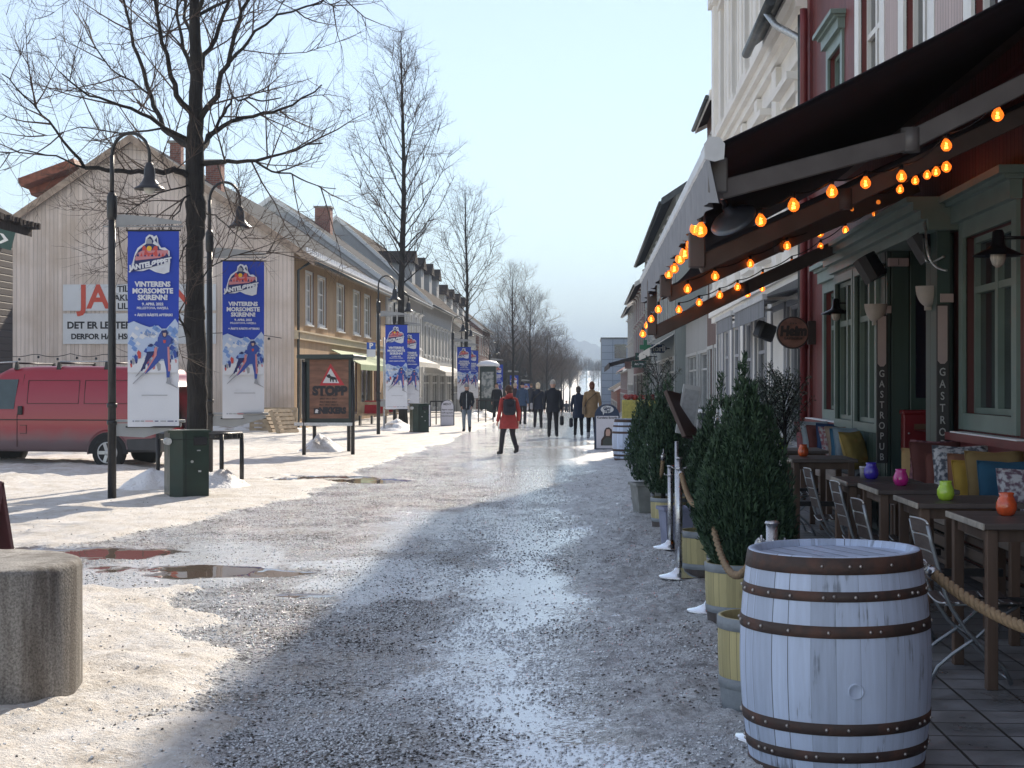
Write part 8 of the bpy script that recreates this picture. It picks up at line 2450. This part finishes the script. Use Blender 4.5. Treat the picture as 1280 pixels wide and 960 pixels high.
for i in range(ny_):
    for j in range(nx_):
        a = i * (nx_ + 1) + j; fs.append((a, a + 1, a + nx_ + 2, a + nx_ + 1)); fs.append((n1 + a, n1 + a + nx_ + 1, n1 + a + nx_ + 2, n1 + a + 1))
for j in range(nx_): fs.append((j, n1 + j, n1 + j + 1, j + 1))
g.add(vs_, fs, True); g.build('canopy', m_aw, aw, world=True)
g = MB(); g.cbox(AX - 0.04, AX + 0.05, AY0 - 0.02, AY1, AZ - 0.05, AZ + 0.045, 0.012)
g.build('front_bar', pm('front_bar_white', (0.62, 0.64, 0.67), 0.4, 0.1), aw, world=True)
g = MB(); g.prism([(-0.06, -0.07), (-0.065, 0.02), (-0.03, 0.065), (0.03, 0.06), (0.06, 0.02), (0.055, -0.07), (0.0, -0.085)], 0, 0.02, basis((1, 0, 0), (0, 0, 1), (AX + 0.005, AY0 - 0.022, AZ - 0.01)))
g.build('end_cap', MT['front_bar_white'], aw, world=True)
g = MB(); n = 260; m_ = 6; vs_ = []
rng = random.Random(8)
for i in range(n + 1):
    y = AY0 + 0.02 + (AY1 - AY0) * i / n
    ln = 0.29 + 0.02 * math.sin(y * 5) + (0.02 * nz(y * 3, 2))
    for j in range(m_ + 1):
        f = j / m_; fold = 0.030 * f * (math.sin(y * 11 + 1.5 * nz(y, 1)) + 0.5 * math.sin(y * 27))
        vs_.append((AX - 0.03 + fold + 0.03 * f, y + 0.01 * math.cos(y * 11) * f, AZ - 0.04 - ln * f))
n1 = len(vs_); vs_ += [(p[0] + 0.004, p[1], p[2]) for p in vs_]; fs = []
for i in range(n):
    for j in range(m_):
        a = i * (m_ + 1) + j; fs.append((a, a + 1, a + m_ + 2, a + m_ + 1)); fs.append((n1 + a, n1 + a + m_ + 1, n1 + a + m_ + 2, n1 + a + 1))
g.add(vs_, fs, True); g.build('valance', pm('valance_grey', (0.25, 0.26, 0.285), 0.85, var=0.08), aw, world=True)
g = MB(); g.cbox(XR - 0.16, XR - 0.01, AY0 - 0.1, AY1, 4.42, 4.62, 0.01); g.build('cassette', m_armd, aw, world=True)
def arm(y0, za, ye, ze, xe, ys, zs, mt, w=0.07, h=0.10):
    g = MB(); a = Vector((AX + 0.05, y0, za)); e = Vector((xe, ye, ze)); s_ = Vector((XR - 0.12, ys, zs))
    g.beam(a, e, w, h, ch=0.008); g.build('arm', mt, aw, world=True)
    g = MB(); g.beam(e, s_, w, h, ch=0.008); g.build('arm', mt, aw, world=True)
    g = MB(); g.tube([e - Vector((0, 0, 0.075)), e + Vector((0, 0, 0.075))], 0.06, 14); g.build('elbow', mt, aw, world=True)
    g = MB(); g.cbox(a.x - 0.07, a.x + 0.05, a.y - 0.05, a.y + 0.05, za - 0.02, AZ - 0.04, 0.01); g.build('arm_bracket', mt, aw, world=True)
arm(9.50, 2.84, 9.75, 3.18, 2.02, 9.9, 3.86, m_arm, 0.07, 0.12)
arm(11.3, 2.52, 11.5, 3.02, 1.9, 11.6, 3.72, m_armd, 0.06, 0.13)
arm(15.8, 2.56, 15.9, 3.08, 1.95, 16.0, 3.70, m_armd, 0.07, 0.16)
arm(19.2, 2.28, 19.3, 2.84, 1.95, 19.4, 3.50, m_armd, 0.07, 0.16)
for (ya, yb, z0) in ((11.4, 15.65, 2.64), (15.95, 19.0, 2.66)):
    g = MB(); P = [Vector((AX + 0.1, ya, z0)), Vector((XR - 0.1, ya, z0 + 0.46 * (XR - 0.2 - AX))), Vector((XR - 0.1, yb, z0 + 0.46 * (XR - 0.2 - AX))), Vector((AX + 0.1, yb, z0))]
    n = 8; vs_ = []
    for i in range(n + 1):
        for j in range(n + 1):
            p = P[0].lerp(P[1], j / n).lerp(P[3].lerp(P[2], j / n), i / n); p.z -= 0.035 * math.sin(math.pi * i / n) ; vs_.append(p)
    m0 = len(vs_); vs_ += [p + Vector((0, 0, 0.01)) for p in vs_]
    g.add(vs_, [(i * (n + 1) + j, i * (n + 1) + j + 1, (i + 1) * (n + 1) + j + 1, (i + 1) * (n + 1) + j) for i in range(n) for j in range(n)] + [(m0 + i * (n + 1) + j, m0 + (i + 1) * (n + 1) + j, m0 + (i + 1) * (n + 1) + j + 1, m0 + i * (n + 1) + j + 1) for i in range(n) for j in range(n)], True)
    g.build('inner_canopy', m_aw, aw, world=True)
# heater lamp under the canopy
hc = W(915, 272, 10.6); t = thing('patio_heater', 'round hanging patio heater with a tilted grey hood under the awning', 'heater', tuple(hc))
M_ = Matrix.Translation(hc) @ Matrix.Rotation(YAW, 4, 'Z') @ Matrix.Rotation(R(-33), 4, 'Y') @ Matrix.Rotation(R(28), 4, 'X')
g = MB(); g.lathe([(0.165, -0.03), (0.168, -0.02), (0.15, 0.0), (0.07, 0.04), (0.035, 0.06), (0.03, 0.10)], 28, M=M_, cap=(False, True)); g.lathe([(0.16, -0.028), (0.06, 0.02)], 28, M=M_, cap=(False, True)); g.build('hood', pm('heater_grey', (0.13, 0.16, 0.21), 0.4, 0.4), t, world=True)
g = MB(); g.tube([M_ @ Vector((0, 0, 0.1)), M_ @ Vector((0, 0, 0.16)), M_ @ Vector((0.05, 0.02, 0.35))], 0.02, 8); g.build('stem', M_black, t, world=True)
g = MB(); g.tube([M_ @ Vector((0, 0, 0.02)), M_ @ Vector((0, 0, -0.05))], 0.03, 12); g.build('element', M_dark, t, world=True)

# ------------------------------------------------------------------ festoon lights
def bulb_mats():
    m, nt, N, L, b = nodes_of('amber_bulb')
    b.inputs['Base Color'].default_value = (0.9, 0.35, 0.06, 1); b.inputs['Roughness'].default_value = 0.15
    lw = N.new('ShaderNodeLayerWeight'); lw.inputs[0].default_value = 0.5
    b.inputs['Emission Color'].default_value = (1.0, 0.25, 0.03, 1); b.inputs['Emission Strength'].default_value = 0.55
    tr = N.new('ShaderNodeBsdfTransparent'); tr.inputs[0].default_value = (1, 0.62, 0.3, 1); mx = N.new('ShaderNodeMixShader'); mx.inputs[0].default_value = 0.55
    L.new(b.outputs[0], mx.inputs[2]); L.new(tr.outputs[0], mx.inputs[1]); L.new(mx.outputs[0], N['Material Output'].inputs[0])
    return m
M_bulb = bulb_mats()
M_fil = pm('filament', (1, 0.6, 0.2), 0.5, emit=(1.0, 0.50, 0.10), estr=16)


def festoon(label, pts, size=0.042, sag=0.06):
    """pts = [(px, py, depth)] of the bulbs"""
    P = [W(*q) for q in pts]
    t = thing('festoon_light', label, 'string light', tuple(P[0]), 0, 'amber festoon lights under the awning')
    g = MB(); cab = []
    hang = size * 2.1
    for i in range(len(P) - 1):
        a = P[i] + Vector((0, 0, hang)); b = P[i + 1] + Vector((0, 0, hang))
        cab += sagpts(a, b, sag * min(1.5, (b - a).length), 6)[: -1]
    cab.append(P[-1] + Vector((0, 0, hang))); g.tube(cab, 0.0065, 5); g.build('cable', M_black, t, world=True)
    rng = random.Random(len(pts))
    for p in P:
        s_ = size * rng.uniform(0.9, 1.06); z = rng.uniform(-1, 1) * 0.1
        g = MB(); g.lathe([(0.30, -1.0), (0.62, -0.82), (0.92, -0.42), (1.0, 0.0), (0.90, 0.42), (0.62, 0.82), (0.40, 1.1), (0.34, 1.3)], 16, M=Matrix.Translation(p) @ Matrix.Rotation(z, 4, 'Y') @ Matrix.Scale(s_, 4), cap=(True, False)); bo = g.build('bulb', M_bulb, t, world=True)
        g = MB(); q = []
        for k in range(9): q.append(p + Vector(((0.30 if k % 2 else -0.30) * s_ * (1 - k / 18) * 1.0, 0.1 * s_ * (k % 3 - 1), (-0.55 + k * 0.13) * s_)))
        g.tube(q, s_ * 0.085, 4); g.build('filament', M_fil, bo, world=True)
        g = MB(); g.tube([p + Vector((0, 0, s_ * 1.2)), p + Vector((0, 0, s_ * 2.2))], s_ * 0.36, 8); g.build('socket', M_black, bo, world=True)


fr = [(876, 288, 10.1), (870, 286, 10.7), (868, 300, 11.3), (864, 305, 11.9), (856, 317, 12.6), (850, 324, 13.3), (843, 336, 14.2), (836, 343, 15.1), (823, 387, 17.2), (814, 399, 18.6), (809, 407, 19.8), (803.6, 417.6, 20.9)]
festoon('amber bulbs strung along the lower edge of the hanging valance', fr, 0.044, 0.04)
festoon('nearest row of amber bulbs crossing under the awning from the heater to the wall', [(951, 276, 10.8), (992, 257, 10.8), (1040, 240, 10.9), (1082, 229, 11.0), (1127, 221, 11.1), (1183, 182, 10.6), (1247, 144, 10.2)], 0.042, 0.10)
festoon('second row of amber bulbs crossing under the middle awning arm', [(859.5, 361.4, 15.6), (894, 345.4, 15.6), (938, 330, 15.7), (984, 307.6, 15.7), (1025, 291.6, 15.8), (1064, 262, 15.8), (1097, 253, 15.8), (1125, 237, 15.2), (1144, 226, 14.6), (1159, 219, 14.2), (1170, 215, 13.9), (1183, 209, 13.2)], 0.042, 0.08)
festoon('third row of amber bulbs along the farthest awning arm', [(848.7, 387.3, 19.0), (874, 378.4, 19.0), (899.6, 369, 19.1), (922, 359, 19.1), (953.5, 345.4, 19.2), (989.7, 329, 19.2), (1026, 309, 19.2), (1057, 288, 19.2), (1094, 267, 18.8), (1140, 240, 17.5)], 0.042, 0.08)
festoon('farthest row of small amber bulbs below the last awning arm', [(845, 404, 20.8), (871, 392, 20.8), (899, 381, 20.9), (934.7, 368, 20.9), (953, 361, 21), (970, 346, 21), (989.7, 337, 21), (1007.5, 326, 21), (1019.5, 322, 21)], 0.038, 0.12)

# fruit stall and far right bits
p = W(778, 480, 62); t = thing('fruit_stall', 'yellow fronted market stall under the dark canvas beyond the far barrel', 'stall', (p.x, p.y, 0))
g = MB(); g.cbox(p.x + 0.0, p.x + 1.4, p.y, p.y + 1.2, 0.1, 1.0, 0.02); g.build('counter', pm('stall_yellow', (0.55, 0.48, 0.12), 0.7, var=0.2, scale=9), t, world=True)
g = MB(); rng = random.Random(12)
for k in range(60): g.ball((p.x + 0.1 + rng.random() * 1.2, p.y + 0.1 + rng.random() * 0.9, 1.05 + rng.random() * 0.12), 0.07, 8, 6)
o = g.build('fruit', pm('red_fruit', (0.35, 0.04, 0.03), 0.4, var=0.5, scale=9), t, world=True)
t = thing('storage_box', 'dark storage box with snow on its lid behind the evergreens', 'box', (2.2, 27, 0))
g = MB(); g.cbox(1.95, 2.9, 26.5, 27.4, 0, 1.15, 0.02); g.build('box', pm('box_dark', (0.03, 0.04, 0.055), 0.6), t, world=True)
g = MB(); g.cbox(1.92, 2.93, 26.47, 27.43, 1.151, 1.2, 0.01); g.build('snow_cover', M_snow, t, world=True)

# ------------------------------------------------------------------ people
def skin_mesh(name, V, E, Rr, mat_, parent, lev=1, root=0):
    me = bpy.data.meshes.new(name); me.from_pydata([tuple(v) for v in V], E, [])
    o = bpy.data.objects.new(name, me); COL.objects.link(o)
    o.modifiers.new('s', 'SKIN'); 
    sv = me.skin_vertices[0].data if len(me.skin_vertices) else None
    if sv is None:
        me.skin_vertices  # created by the modifier
    for i, r_ in enumerate(Rr):
        sv[i].radius = (r_, r_) if not isinstance(r_, tuple) else r_
        sv[i].use_root = (i == root)
    md = o.modifiers.new('u', 'SUBSURF'); md.levels = lev; md.render_levels = lev
    dg = bpy.context.evaluated_depsgraph_get(); dg.update()
    m2 = bpy.data.meshes.new_from_object(o.evaluated_get(dg))
    bpy.data.objects.remove(o)
    m2.materials.clear(); m2.materials.append(mat_)
    m2.polygons.foreach_set('use_smooth', np.ones(len(m2.polygons), bool))
    return link(name, m2, parent)


M_skin = pm('skin', (0.50, 0.30, 0.23), 0.55, var=0.08)


def person(px, d, H, label, rz=0.0, coat=(0.02, 0.025, 0.04), hem=0.45, legs=(0.02, 0.02, 0.025), hair=(0.12, 0.08, 0.05), stride=0.0, arms=(0, 0), hairlen=0.0, hat=None, hood=False,
           width=1.0, shoes=(0.015, 0.015, 0.018), bag=None, belt=None, flare=1.0, hands_in=False, lift=0.0, scarf=None, zip_=False):
    p = W(px, 480, d); p.z = gz(p.y) + 0.012
    t = thing('person', label, 'person', tuple(p), rz)
    h = H
    J = {}
    # hip, knee, ankle, toe of each leg; stride swings one leg forward, the other back
    for s_, st in ((-1, stride), (1, -stride)):
        hip = Vector((s_ * 0.052 * h, 0, 0.51 * h)); 
        fwd = st
        an = Vector((s_ * (0.055 + 0.012) * h, fwd * 0.9, 0.045 * h + (lift if st < 0 else 0)))
        kn = Vector((s_ * 0.060 * h, fwd * 0.42 + 0.035 * h + (0.05 if st < 0 else 0), 0.285 * h + (lift * 0.2 if st < 0 else 0)))
        if abs(st) < 0.02: kn.y = 0.015
        toe = an + Vector((s_ * 0.015, 0.105 * h * (1 if st >= 0 else 0.85), -0.028 * h - (lift * 0.45 if st < 0 else 0)))
        J[('hip', s_)] = hip; J[('kn', s_)] = kn; J[('an', s_)] = an; J[('toe', s_)] = toe
        sh = Vector((s_ * 0.100 * h * width, 0, 0.80 * h)); sw = arms[0 if s_ < 0 else 1]
        el = sh + Vector((s_ * 0.036 * h, -0.03 * h + sw * 0.45, -0.175 * h)); wr = el + Vector((s_ * (0.0 if not hands_in else -0.035 * h), 0.05 * h + sw * 0.5, -0.135 * h))
        if hands_in: wr = el + Vector((-s_ * 0.03 * h, 0.085 * h, -0.10 * h))
        J[('sh', s_)] = sh; J[('el', s_)] = el; J[('wr', s_)] = wr
    V = [Vector((0, 0, 0.53 * h)), Vector((0, 0, 0.62 * h)), Vector((0, 0.0, 0.72 * h)), Vector((0, 0, 0.80 * h)), Vector((0, 0.002, 0.845 * h)), Vector((0, 0.010 * h, 0.885 * h)), Vector((0, 0.012 * h, 0.935 * h)), Vector((0, 0.008 * h, 0.97 * h))]
    Rr = [(0.085 * h, 0.06 * h), (0.075 * h, 0.052 * h), (0.09 * h, 0.06 * h), (0.07 * h, 0.05 * h), 0.030 * h, 0.040 * h, 0.047 * h, 0.036 * h]
    E = [(i, i + 1) for i in range(7)]
    for s_ in (-1, 1):
        b = len(V); V += [J[('hip', s_)], J[('kn', s_)], J[('an', s_)], J[('toe', s_)]]; Rr += [0.052 * h, 0.032 * h, 0.022 * h, 0.017 * h]; E += [(0, b), (b, b + 1), (b + 1, b + 2), (b + 2, b + 3)]
        b = len(V); V += [J[('sh', s_)], J[('el', s_)], J[('wr', s_)]]; Rr += [0.030 * h, 0.023 * h, 0.015 * h]; E += [(3, b), (b, b + 1), (b + 1, b + 2)]
        wr = J[('wr', s_)]; dr = (wr - J[('el', s_)]).normalized(); pc = wr + dr * 0.055
        wi = b + 2; b = len(V); V.append(pc); Rr.append((0.022, 0.014)); E.append((wi, b)); pi_ = b
        for k in range(4):
            off = Vector((0, (k - 1.5) * 0.020, 0)); L_ = (0.062, 0.072, 0.067, 0.052)[k]
            b = len(V); V += [pc + dr * 0.035 + off, pc + dr * (0.035 + L_ * 0.5) + off + Vector((-s_ * 0.006, 0.004, 0)), pc + dr * (0.035 + L_ * 0.9) + off + Vector((-s_ * 0.02, 0.008, 0))]
            Rr += [0.0088, 0.008, 0.0068]; E += [(pi_, b), (b, b + 1), (b + 1, b + 2)]
        b = len(V); V += [wr + dr * 0.03 + Vector((-s_ * 0.012, 0.03, 0)), wr + dr * 0.065 + Vector((-s_ * 0.018, 0.048, 0))]; Rr += [0.0095, 0.008]; E += [(pi_, b), (b, b + 1)]
    body = skin_mesh('body', V, E, Rr, M_skin, t)
    hd = Vector((0, 0.010 * h, 0.932 * h))
    g = MB(); g.ball(hd, 0.062 * h, 16, 12, sc=(0.74, 0.88, 1.08)); g.ball(hd + Vector((0, 0.054 * h, -0.008 * h)), 0.010 * h, 8, 6, sc=(0.8, 1.1, 1.5))
    for s_ in (-1, 1): g.ball(hd + Vector((s_ * 0.047 * h, -0.002, -0.006 * h)), 0.013 * h, 8, 6, sc=(0.4, 0.8, 1.3))
    g.build('face', M_skin, body)
    g = MB()
    for s_ in (-1, 1): g.ball(hd + Vector((s_ * 0.018 * h, 0.049 * h, 0.004 * h)), 0.0055 * h, 8, 6)
    g.box(-0.012 * h, 0.012 * h, 0.050 * h + hd.y, 0.052 * h + hd.y, hd.z - 0.032 * h, hd.z - 0.028 * h); g.build('eyes_and_mouth', MT['print_brown'], body)
    key = lambda n, c: pm(n + '_%02d%02d%02d' % tuple(int(99 * q) for q in c), c, 0.85, var=0.12, scale=14, bump=0.3, bscale=60)
    mc = key('coat', coat); ml = key('cloth', legs); ms = key('shoe', shoes); mh = key('hair', hair)
    g = MB()
    for s_ in (-1, 1):
        hp, kn, an = J[('hip', s_)], J[('kn', s_)], J[('an', s_)]
        g.tube([hp + Vector((0, 0, 0.03 * h)), hp.lerp(kn, 0.4), kn, kn.lerp(an, 0.4), an + Vector((0, 0, 0.0))], [0.062 * h, 0.053 * h, 0.038 * h, 0.037 * h, 0.028 * h], 14)
    g.lathe([(0.075 * h, 0.47 * h), (0.088 * h, 0.51 * h), (0.082 * h, 0.58 * h)], 18, sy=0.72); g.build('trousers', ml, t)
    for s_ in (-1, 1):
        an, toe = J[('an', s_)], J[('toe', s_)]; g = MB(); dr = (toe - an); 
        g.tube([an + Vector((0, -0.03 * h, -0.012 * h)), an + Vector((0, -0.012 * h, -0.016 * h)), an + dr * 0.45 + Vector((0, 0, -0.004 * h)), toe, toe + dr.normalized() * 0.016], [0.018 * h, 0.027 * h, 0.027 * h, 0.022 * h, 0.008 * h], 12)
        g.tube([an + Vector((0, 0, 0.06 * h)), an + Vector((0, 0, -0.02 * h))], [0.033 * h, 0.03 * h], 12); g.build('shoe', ms, t)
    # coat: lofted torso and sleeves
    g = MB(); hz = hem * h; W_ = width
    rows = [(hz, 0.112 * h * flare, 0.092 * h * flare), (max(hz + 0.02, 0.50 * h), 0.108 * h * (flare * 0.5 + 0.5), 0.085 * h), (0.58 * h, 0.097 * h, 0.075 * h), (0.66 * h, 0.100 * h, 0.078 * h), (0.74 * h, 0.112 * h, 0.082 * h), (0.785 * h, 0.110 * h, 0.072 * h), (0.815 * h, 0.092 * h, 0.058 * h), (0.842 * h, 0.052 * h, 0.044 * h), (0.865 * h, 0.040 * h, 0.038 * h)]
    vs_ = []; n = 22; rng = random.Random(int(px))
    for (z, rx, ry) in rows:
        for j in range(n):
            a = 2 * math.pi * j / n; w_ = 1 + 0.05 * nz(math.cos(a) * 2 + px, math.sin(a) * 2, z * 3)
            vs_.append((rx * W_ * w_ * math.cos(a), ry * w_ * math.sin(a), z + (0.008 * math.sin(a * 3 + px) if z == hz else 0)))
    g.add(vs_, [(i * n + j, i * n + (j + 1) % n, (i + 1) * n + (j + 1) % n, (i + 1) * n + j) for i in range(len(rows) - 1) for j in range(n)], True)
    g.add([vs_[j] for j in range(n)], [tuple(range(n))[::-1]], False)
    for s_ in (-1, 1):
        sh, el, wr = J[('sh', s_)], J[('el', s_)], J[('wr', s_)]
        g.tube([sh + Vector((-s_ * 0.04 * h, 0, 0.008 * h)), sh + Vector((0, 0, -0.008 * h)), sh.lerp(el, 0.35), el, el.lerp(wr, 0.5), wr], [0.034 * h, 0.038 * h, 0.034 * h, 0.029 * h, 0.027 * h, 0.024 * h], 12)
    g.build('coat', mc, t)
    if zip_:
        g = MB(); g.box(-0.006, 0.006, 0.083 * h, 0.086 * h, hz + 0.01, 0.80 * h); g.build('zip', M_galv, t)
    if scarf:
        g = MB(); g.tube([Vector((0.05 * h * math.cos(a * 0.524), 0.045 * h * math.sin(a * 0.524), 0.86 * h)) for a in range(13)], 0.022 * h, 8, cap=False); g.build('scarf', key('scarf', scarf), t)
    g = MB(); hc_ = hd + Vector((0, -0.008 * h, 0.008 * h))
    vs_ = []; n = 18; k = 8
    for i in range(k + 1):
        th = (math.pi * (0.56 + 0.16 * min(1, hairlen * 3 + 0.0))) * i / k
        for j in range(n):
            a = 2 * math.pi * j / n; cut = 0.62 if math.sin(a) > 0.35 else 1.0
            tt = th * cut; q = 1 + 0.05 * nz(math.cos(a) * 3, math.sin(a) * 3, i * 0.6 + px)
            vs_.append(hc_ + Vector((0.066 * h * 0.80 * math.sin(tt) * math.cos(a) * q, 0.066 * h * 0.92 * math.sin(tt) * math.sin(a) * q, 0.066 * h * 1.10 * math.cos(tt) * q)))
    g.add(vs_, [(i * n + j, i * n + (j + 1) % n, (i + 1) * n + (j + 1) % n, (i + 1) * n + j) for i in range(k) for j in range(n)], True)
    if hairlen > 0:
        g.tube([hd + Vector((0, -0.035 * h, 0)), hd + Vector((0, -0.048 * h, -0.05 * h)), hd + Vector((0, -0.05 * h, -0.05 * h - hairlen))], [0.045 * h, 0.045 * h, 0.02 * h], 12)
    g.build('hair', mh, t)
    if hat:
        g = MB(); g.lathe([(0.060 * h, -0.002 * h), (0.0625 * h, 0.02 * h), (0.055 * h, 0.05 * h), (0.03 * h, 0.072 * h), (0.008 * h, 0.08 * h)], 20, hd + Vector((0, 0, 0.006 * h)), sx=0.82, sy=0.95); g.build('hat', key('hat', hat), t)
    if hood:
        g = MB(); g.tube([hd + Vector((0, -0.075 * h, -0.035 * h)), hd + Vector((0, -0.06 * h, -0.075 * h)), hd + Vector((0, -0.03 * h, -0.10 * h))], [0.045 * h, 0.062 * h, 0.05 * h], 14, flat=0.7); g.build('hood', mc, t)
    if bag == 'backpack':
        bk = thing('backpack', 'black backpack worn over the red coat', 'backpack', tuple(p + Vector((0, -0.12, 0.6 * h))), rz); g = MB(); M_ = Matrix.Translation((0, -0.05, -0.6 * h + 0.70 * h))
        g.cbox(-0.145, 0.145, -0.09, 0.07, -0.20, 0.17, 0.05, M_); g.build('pack', key('pack', (0.02, 0.02, 0.03)), bk)
        g = MB(); g.cbox(-0.10, 0.10, -0.125, -0.088, -0.17, 0.0, 0.02, M_); g.build('pocket', key('pack', (0.02, 0.02, 0.03)), bk)
        for s_ in (-1, 1):
            g = MB(); g.tube([M_ @ Vector((s_ * 0.10, 0.06, 0.15)), M_ @ Vector((s_ * 0.11, 0.13, 0.18)), M_ @ Vector((s_ * 0.12, 0.22, 0.10)), M_ @ Vector((s_ * 0.13, 0.2, -0.08))], 0.014, 6); g.build('strap', key('pack', (0.02, 0.02, 0.03)), bk)
    elif bag:
        side, kind, col, lab = bag; wr = J[('wr', side)]; Mz = Matrix.Rotation(rz, 3, 'Z')
        if kind == 'hand':
            w = p + Mz @ (wr + Vector((side * 0.02, 0.02, -0.08))); bk = thing('hand_bag', lab, 'bag', tuple(w), rz); g = MB()
            g.cbox(-0.06, 0.06, -0.17, 0.17, -0.42, -0.12, 0.035); g.build('pouch', key('bag', col), bk); g = MB(); g.tube([(0, -0.10, -0.13), (0, -0.06, -0.02), (0, 0.0, 0.0), (0, 0.06, -0.02), (0, 0.10, -0.13)], 0.009, 6); g.build('handle', key('bag', col), bk)
        else:
            w = p + Mz @ Vector((side * 0.14 * h, -0.03, 0.50 * h)); bk = thing('shoulder_bag', lab, 'bag', tuple(w), rz); g = MB()
            g.cbox(-0.06, 0.05, -0.14, 0.14, -0.14, 0.10, 0.03); g.build('pouch', key('bag', col), bk); g = MB(); g.tube([(0, 0, 0.08), (-side * 0.06 * h, -0.082 * h, 0.17 * h), (-side * 0.22 * h, -0.05 * h, 0.315 * h)], 0.011, 6); g.build('strap', key('bag', (0.05, 0.04, 0.03)), bk)
    return t


person(636, 35.6, 1.60, 'person in a long red hooded coat with a black backpack, walking away', rz=R(24), coat=(0.33, 0.045, 0.04), hem=0.38, legs=(0.018, 0.018, 0.024), hair=(0.07, 0.035, 0.025), stride=0.25, lift=0.06, hood=True, flare=1.25, width=1.05, arms=(0.10, -0.08), bag='backpack', hairlen=0.05)
person(691, 47.3, 1.76, 'person with short grey hair in a dark jacket carrying a dark bag, walking away', rz=R(0), coat=(0.012, 0.014, 0.022), hem=0.44, legs=(0.012, 0.012, 0.016), hair=(0.35, 0.33, 0.31), stride=0.14, lift=0.03, width=1.1, arms=(0, 0.03), bag=(1, 'hand', (0.012, 0.012, 0.014), 'dark bag hanging from the right hand of the grey-haired walker'))
person(672.5, 57.0, 1.68, 'person with pale blond hair in a navy parka walking away', rz=R(0), coat=(0.016, 0.02, 0.034), hem=0.42, legs=(0.014, 0.015, 0.02), hair=(0.60, 0.50, 0.36), stride=-0.16, lift=0.04, arms=(-0.10, 0.08), hairlen=0.02, bag=(-1, 'shoulder', (0.3, 0.3, 0.32), 'pale bag at the hip of the blond walker'))
person(653, 62.5, 1.72, 'person in a steel blue jacket between the blond walker and the red coat', rz=R(-6), coat=(0.04, 0.07, 0.13), hem=0.44, legs=(0.02, 0.02, 0.03), hair=(0.03, 0.03, 0.05), stride=0.17, arms=(0.08, -0.08))
person(644, 66, 1.68, 'person with light hair in a dark plum coat, just right of the red coat', rz=R(0), coat=(0.035, 0.018, 0.028), hem=0.40, legs=(0.015, 0.015, 0.02), hair=(0.45, 0.38, 0.30), stride=-0.06)
person(583.5, 52.8, 1.64, 'person in a dark jacket, grey hat and light jeans walking towards the camera', rz=R(180), coat=(0.014, 0.02, 0.026), hem=0.47, legs=(0.16, 0.20, 0.25), hair=(0.10, 0.06, 0.04), stride=0.16, hat=(0.22, 0.23, 0.25), hands_in=True, hairlen=0.05, zip_=True, shoes=(0.02, 0.015, 0.02))
person(621, 71, 1.66, 'person in a long dark coat facing the camera by the black railing', rz=R(175), coat=(0.02, 0.02, 0.026), hem=0.36, legs=(0.02, 0.018, 0.02), hair=(0.05, 0.035, 0.03), scarf=(0.3, 0.28, 0.27))
person(723, 48.7, 1.56, 'person in a navy coat, left one of the pair walking on the right', rz=R(0), coat=(0.012, 0.02, 0.045), hem=0.36, legs=(0.012, 0.012, 0.015), hair=(0.06, 0.05, 0.05), stride=0.12, arms=(0.05, 0.0), flare=1.1, hairlen=0.02, bag=(-1, 'hand', (0.02, 0.02, 0.028), 'dark bag held low by the walker in the navy coat'))
person(740, 46.6, 1.70, 'person in a tan coat with auburn hair walking away on the right', rz=R(2), coat=(0.23, 0.155, 0.085), hem=0.37, legs=(0.014, 0.014, 0.017), hair=(0.13, 0.05, 0.03), stride=-0.13, flare=1.15, width=1.08, arms=(0.0, 0.04), hairlen=0.02, shoes=(0.3, 0.3, 0.31), bag=(-1, 'shoulder', (0.20, 0.15, 0.10), 'tan bag hanging at the left hip of the walker in the tan coat'))
person(708, 150, 1.7, 'tiny distant walker in dark clothes seen beyond the crest of the street', rz=0, stride=0.06)
person(701, 125, 1.66, 'small distant walker in a dark coat just right of the grey-haired walker', rz=0, coat=(0.02, 0.02, 0.03), stride=0.06)
person(664, 92, 1.7, 'distant walker in dark clothes between the blond and steel blue walkers', rz=0, coat=(0.03, 0.03, 0.04), stride=0.05)

# ------------------------------------------------------------------ haze: the pale air that fades the far hills
def haze():
    g = MB(); g.box(-4600, 4600, -60, 5600, -30, 185)
    m = bpy.data.materials.new('haze_air'); m.use_nodes = True; nt = m.node_tree
    for n in list(nt.nodes):
        if n.type == 'BSDF_PRINCIPLED': nt.nodes.remove(n)
    v = nt.nodes.new('ShaderNodeVolumePrincipled'); v.inputs['Color'].default_value = (0.62, 0.79, 1.0, 1); v.inputs['Density'].default_value = 0.0005; v.inputs['Anisotropy'].default_value = 0.0
    nt.links.new(v.outputs[0], nt.nodes['Material Output'].inputs['Volume'])
    o = g.build('haze', m); tag(o, 'pale even haze filling the air over the street and hills', 'haze', None, 'stuff')
haze()
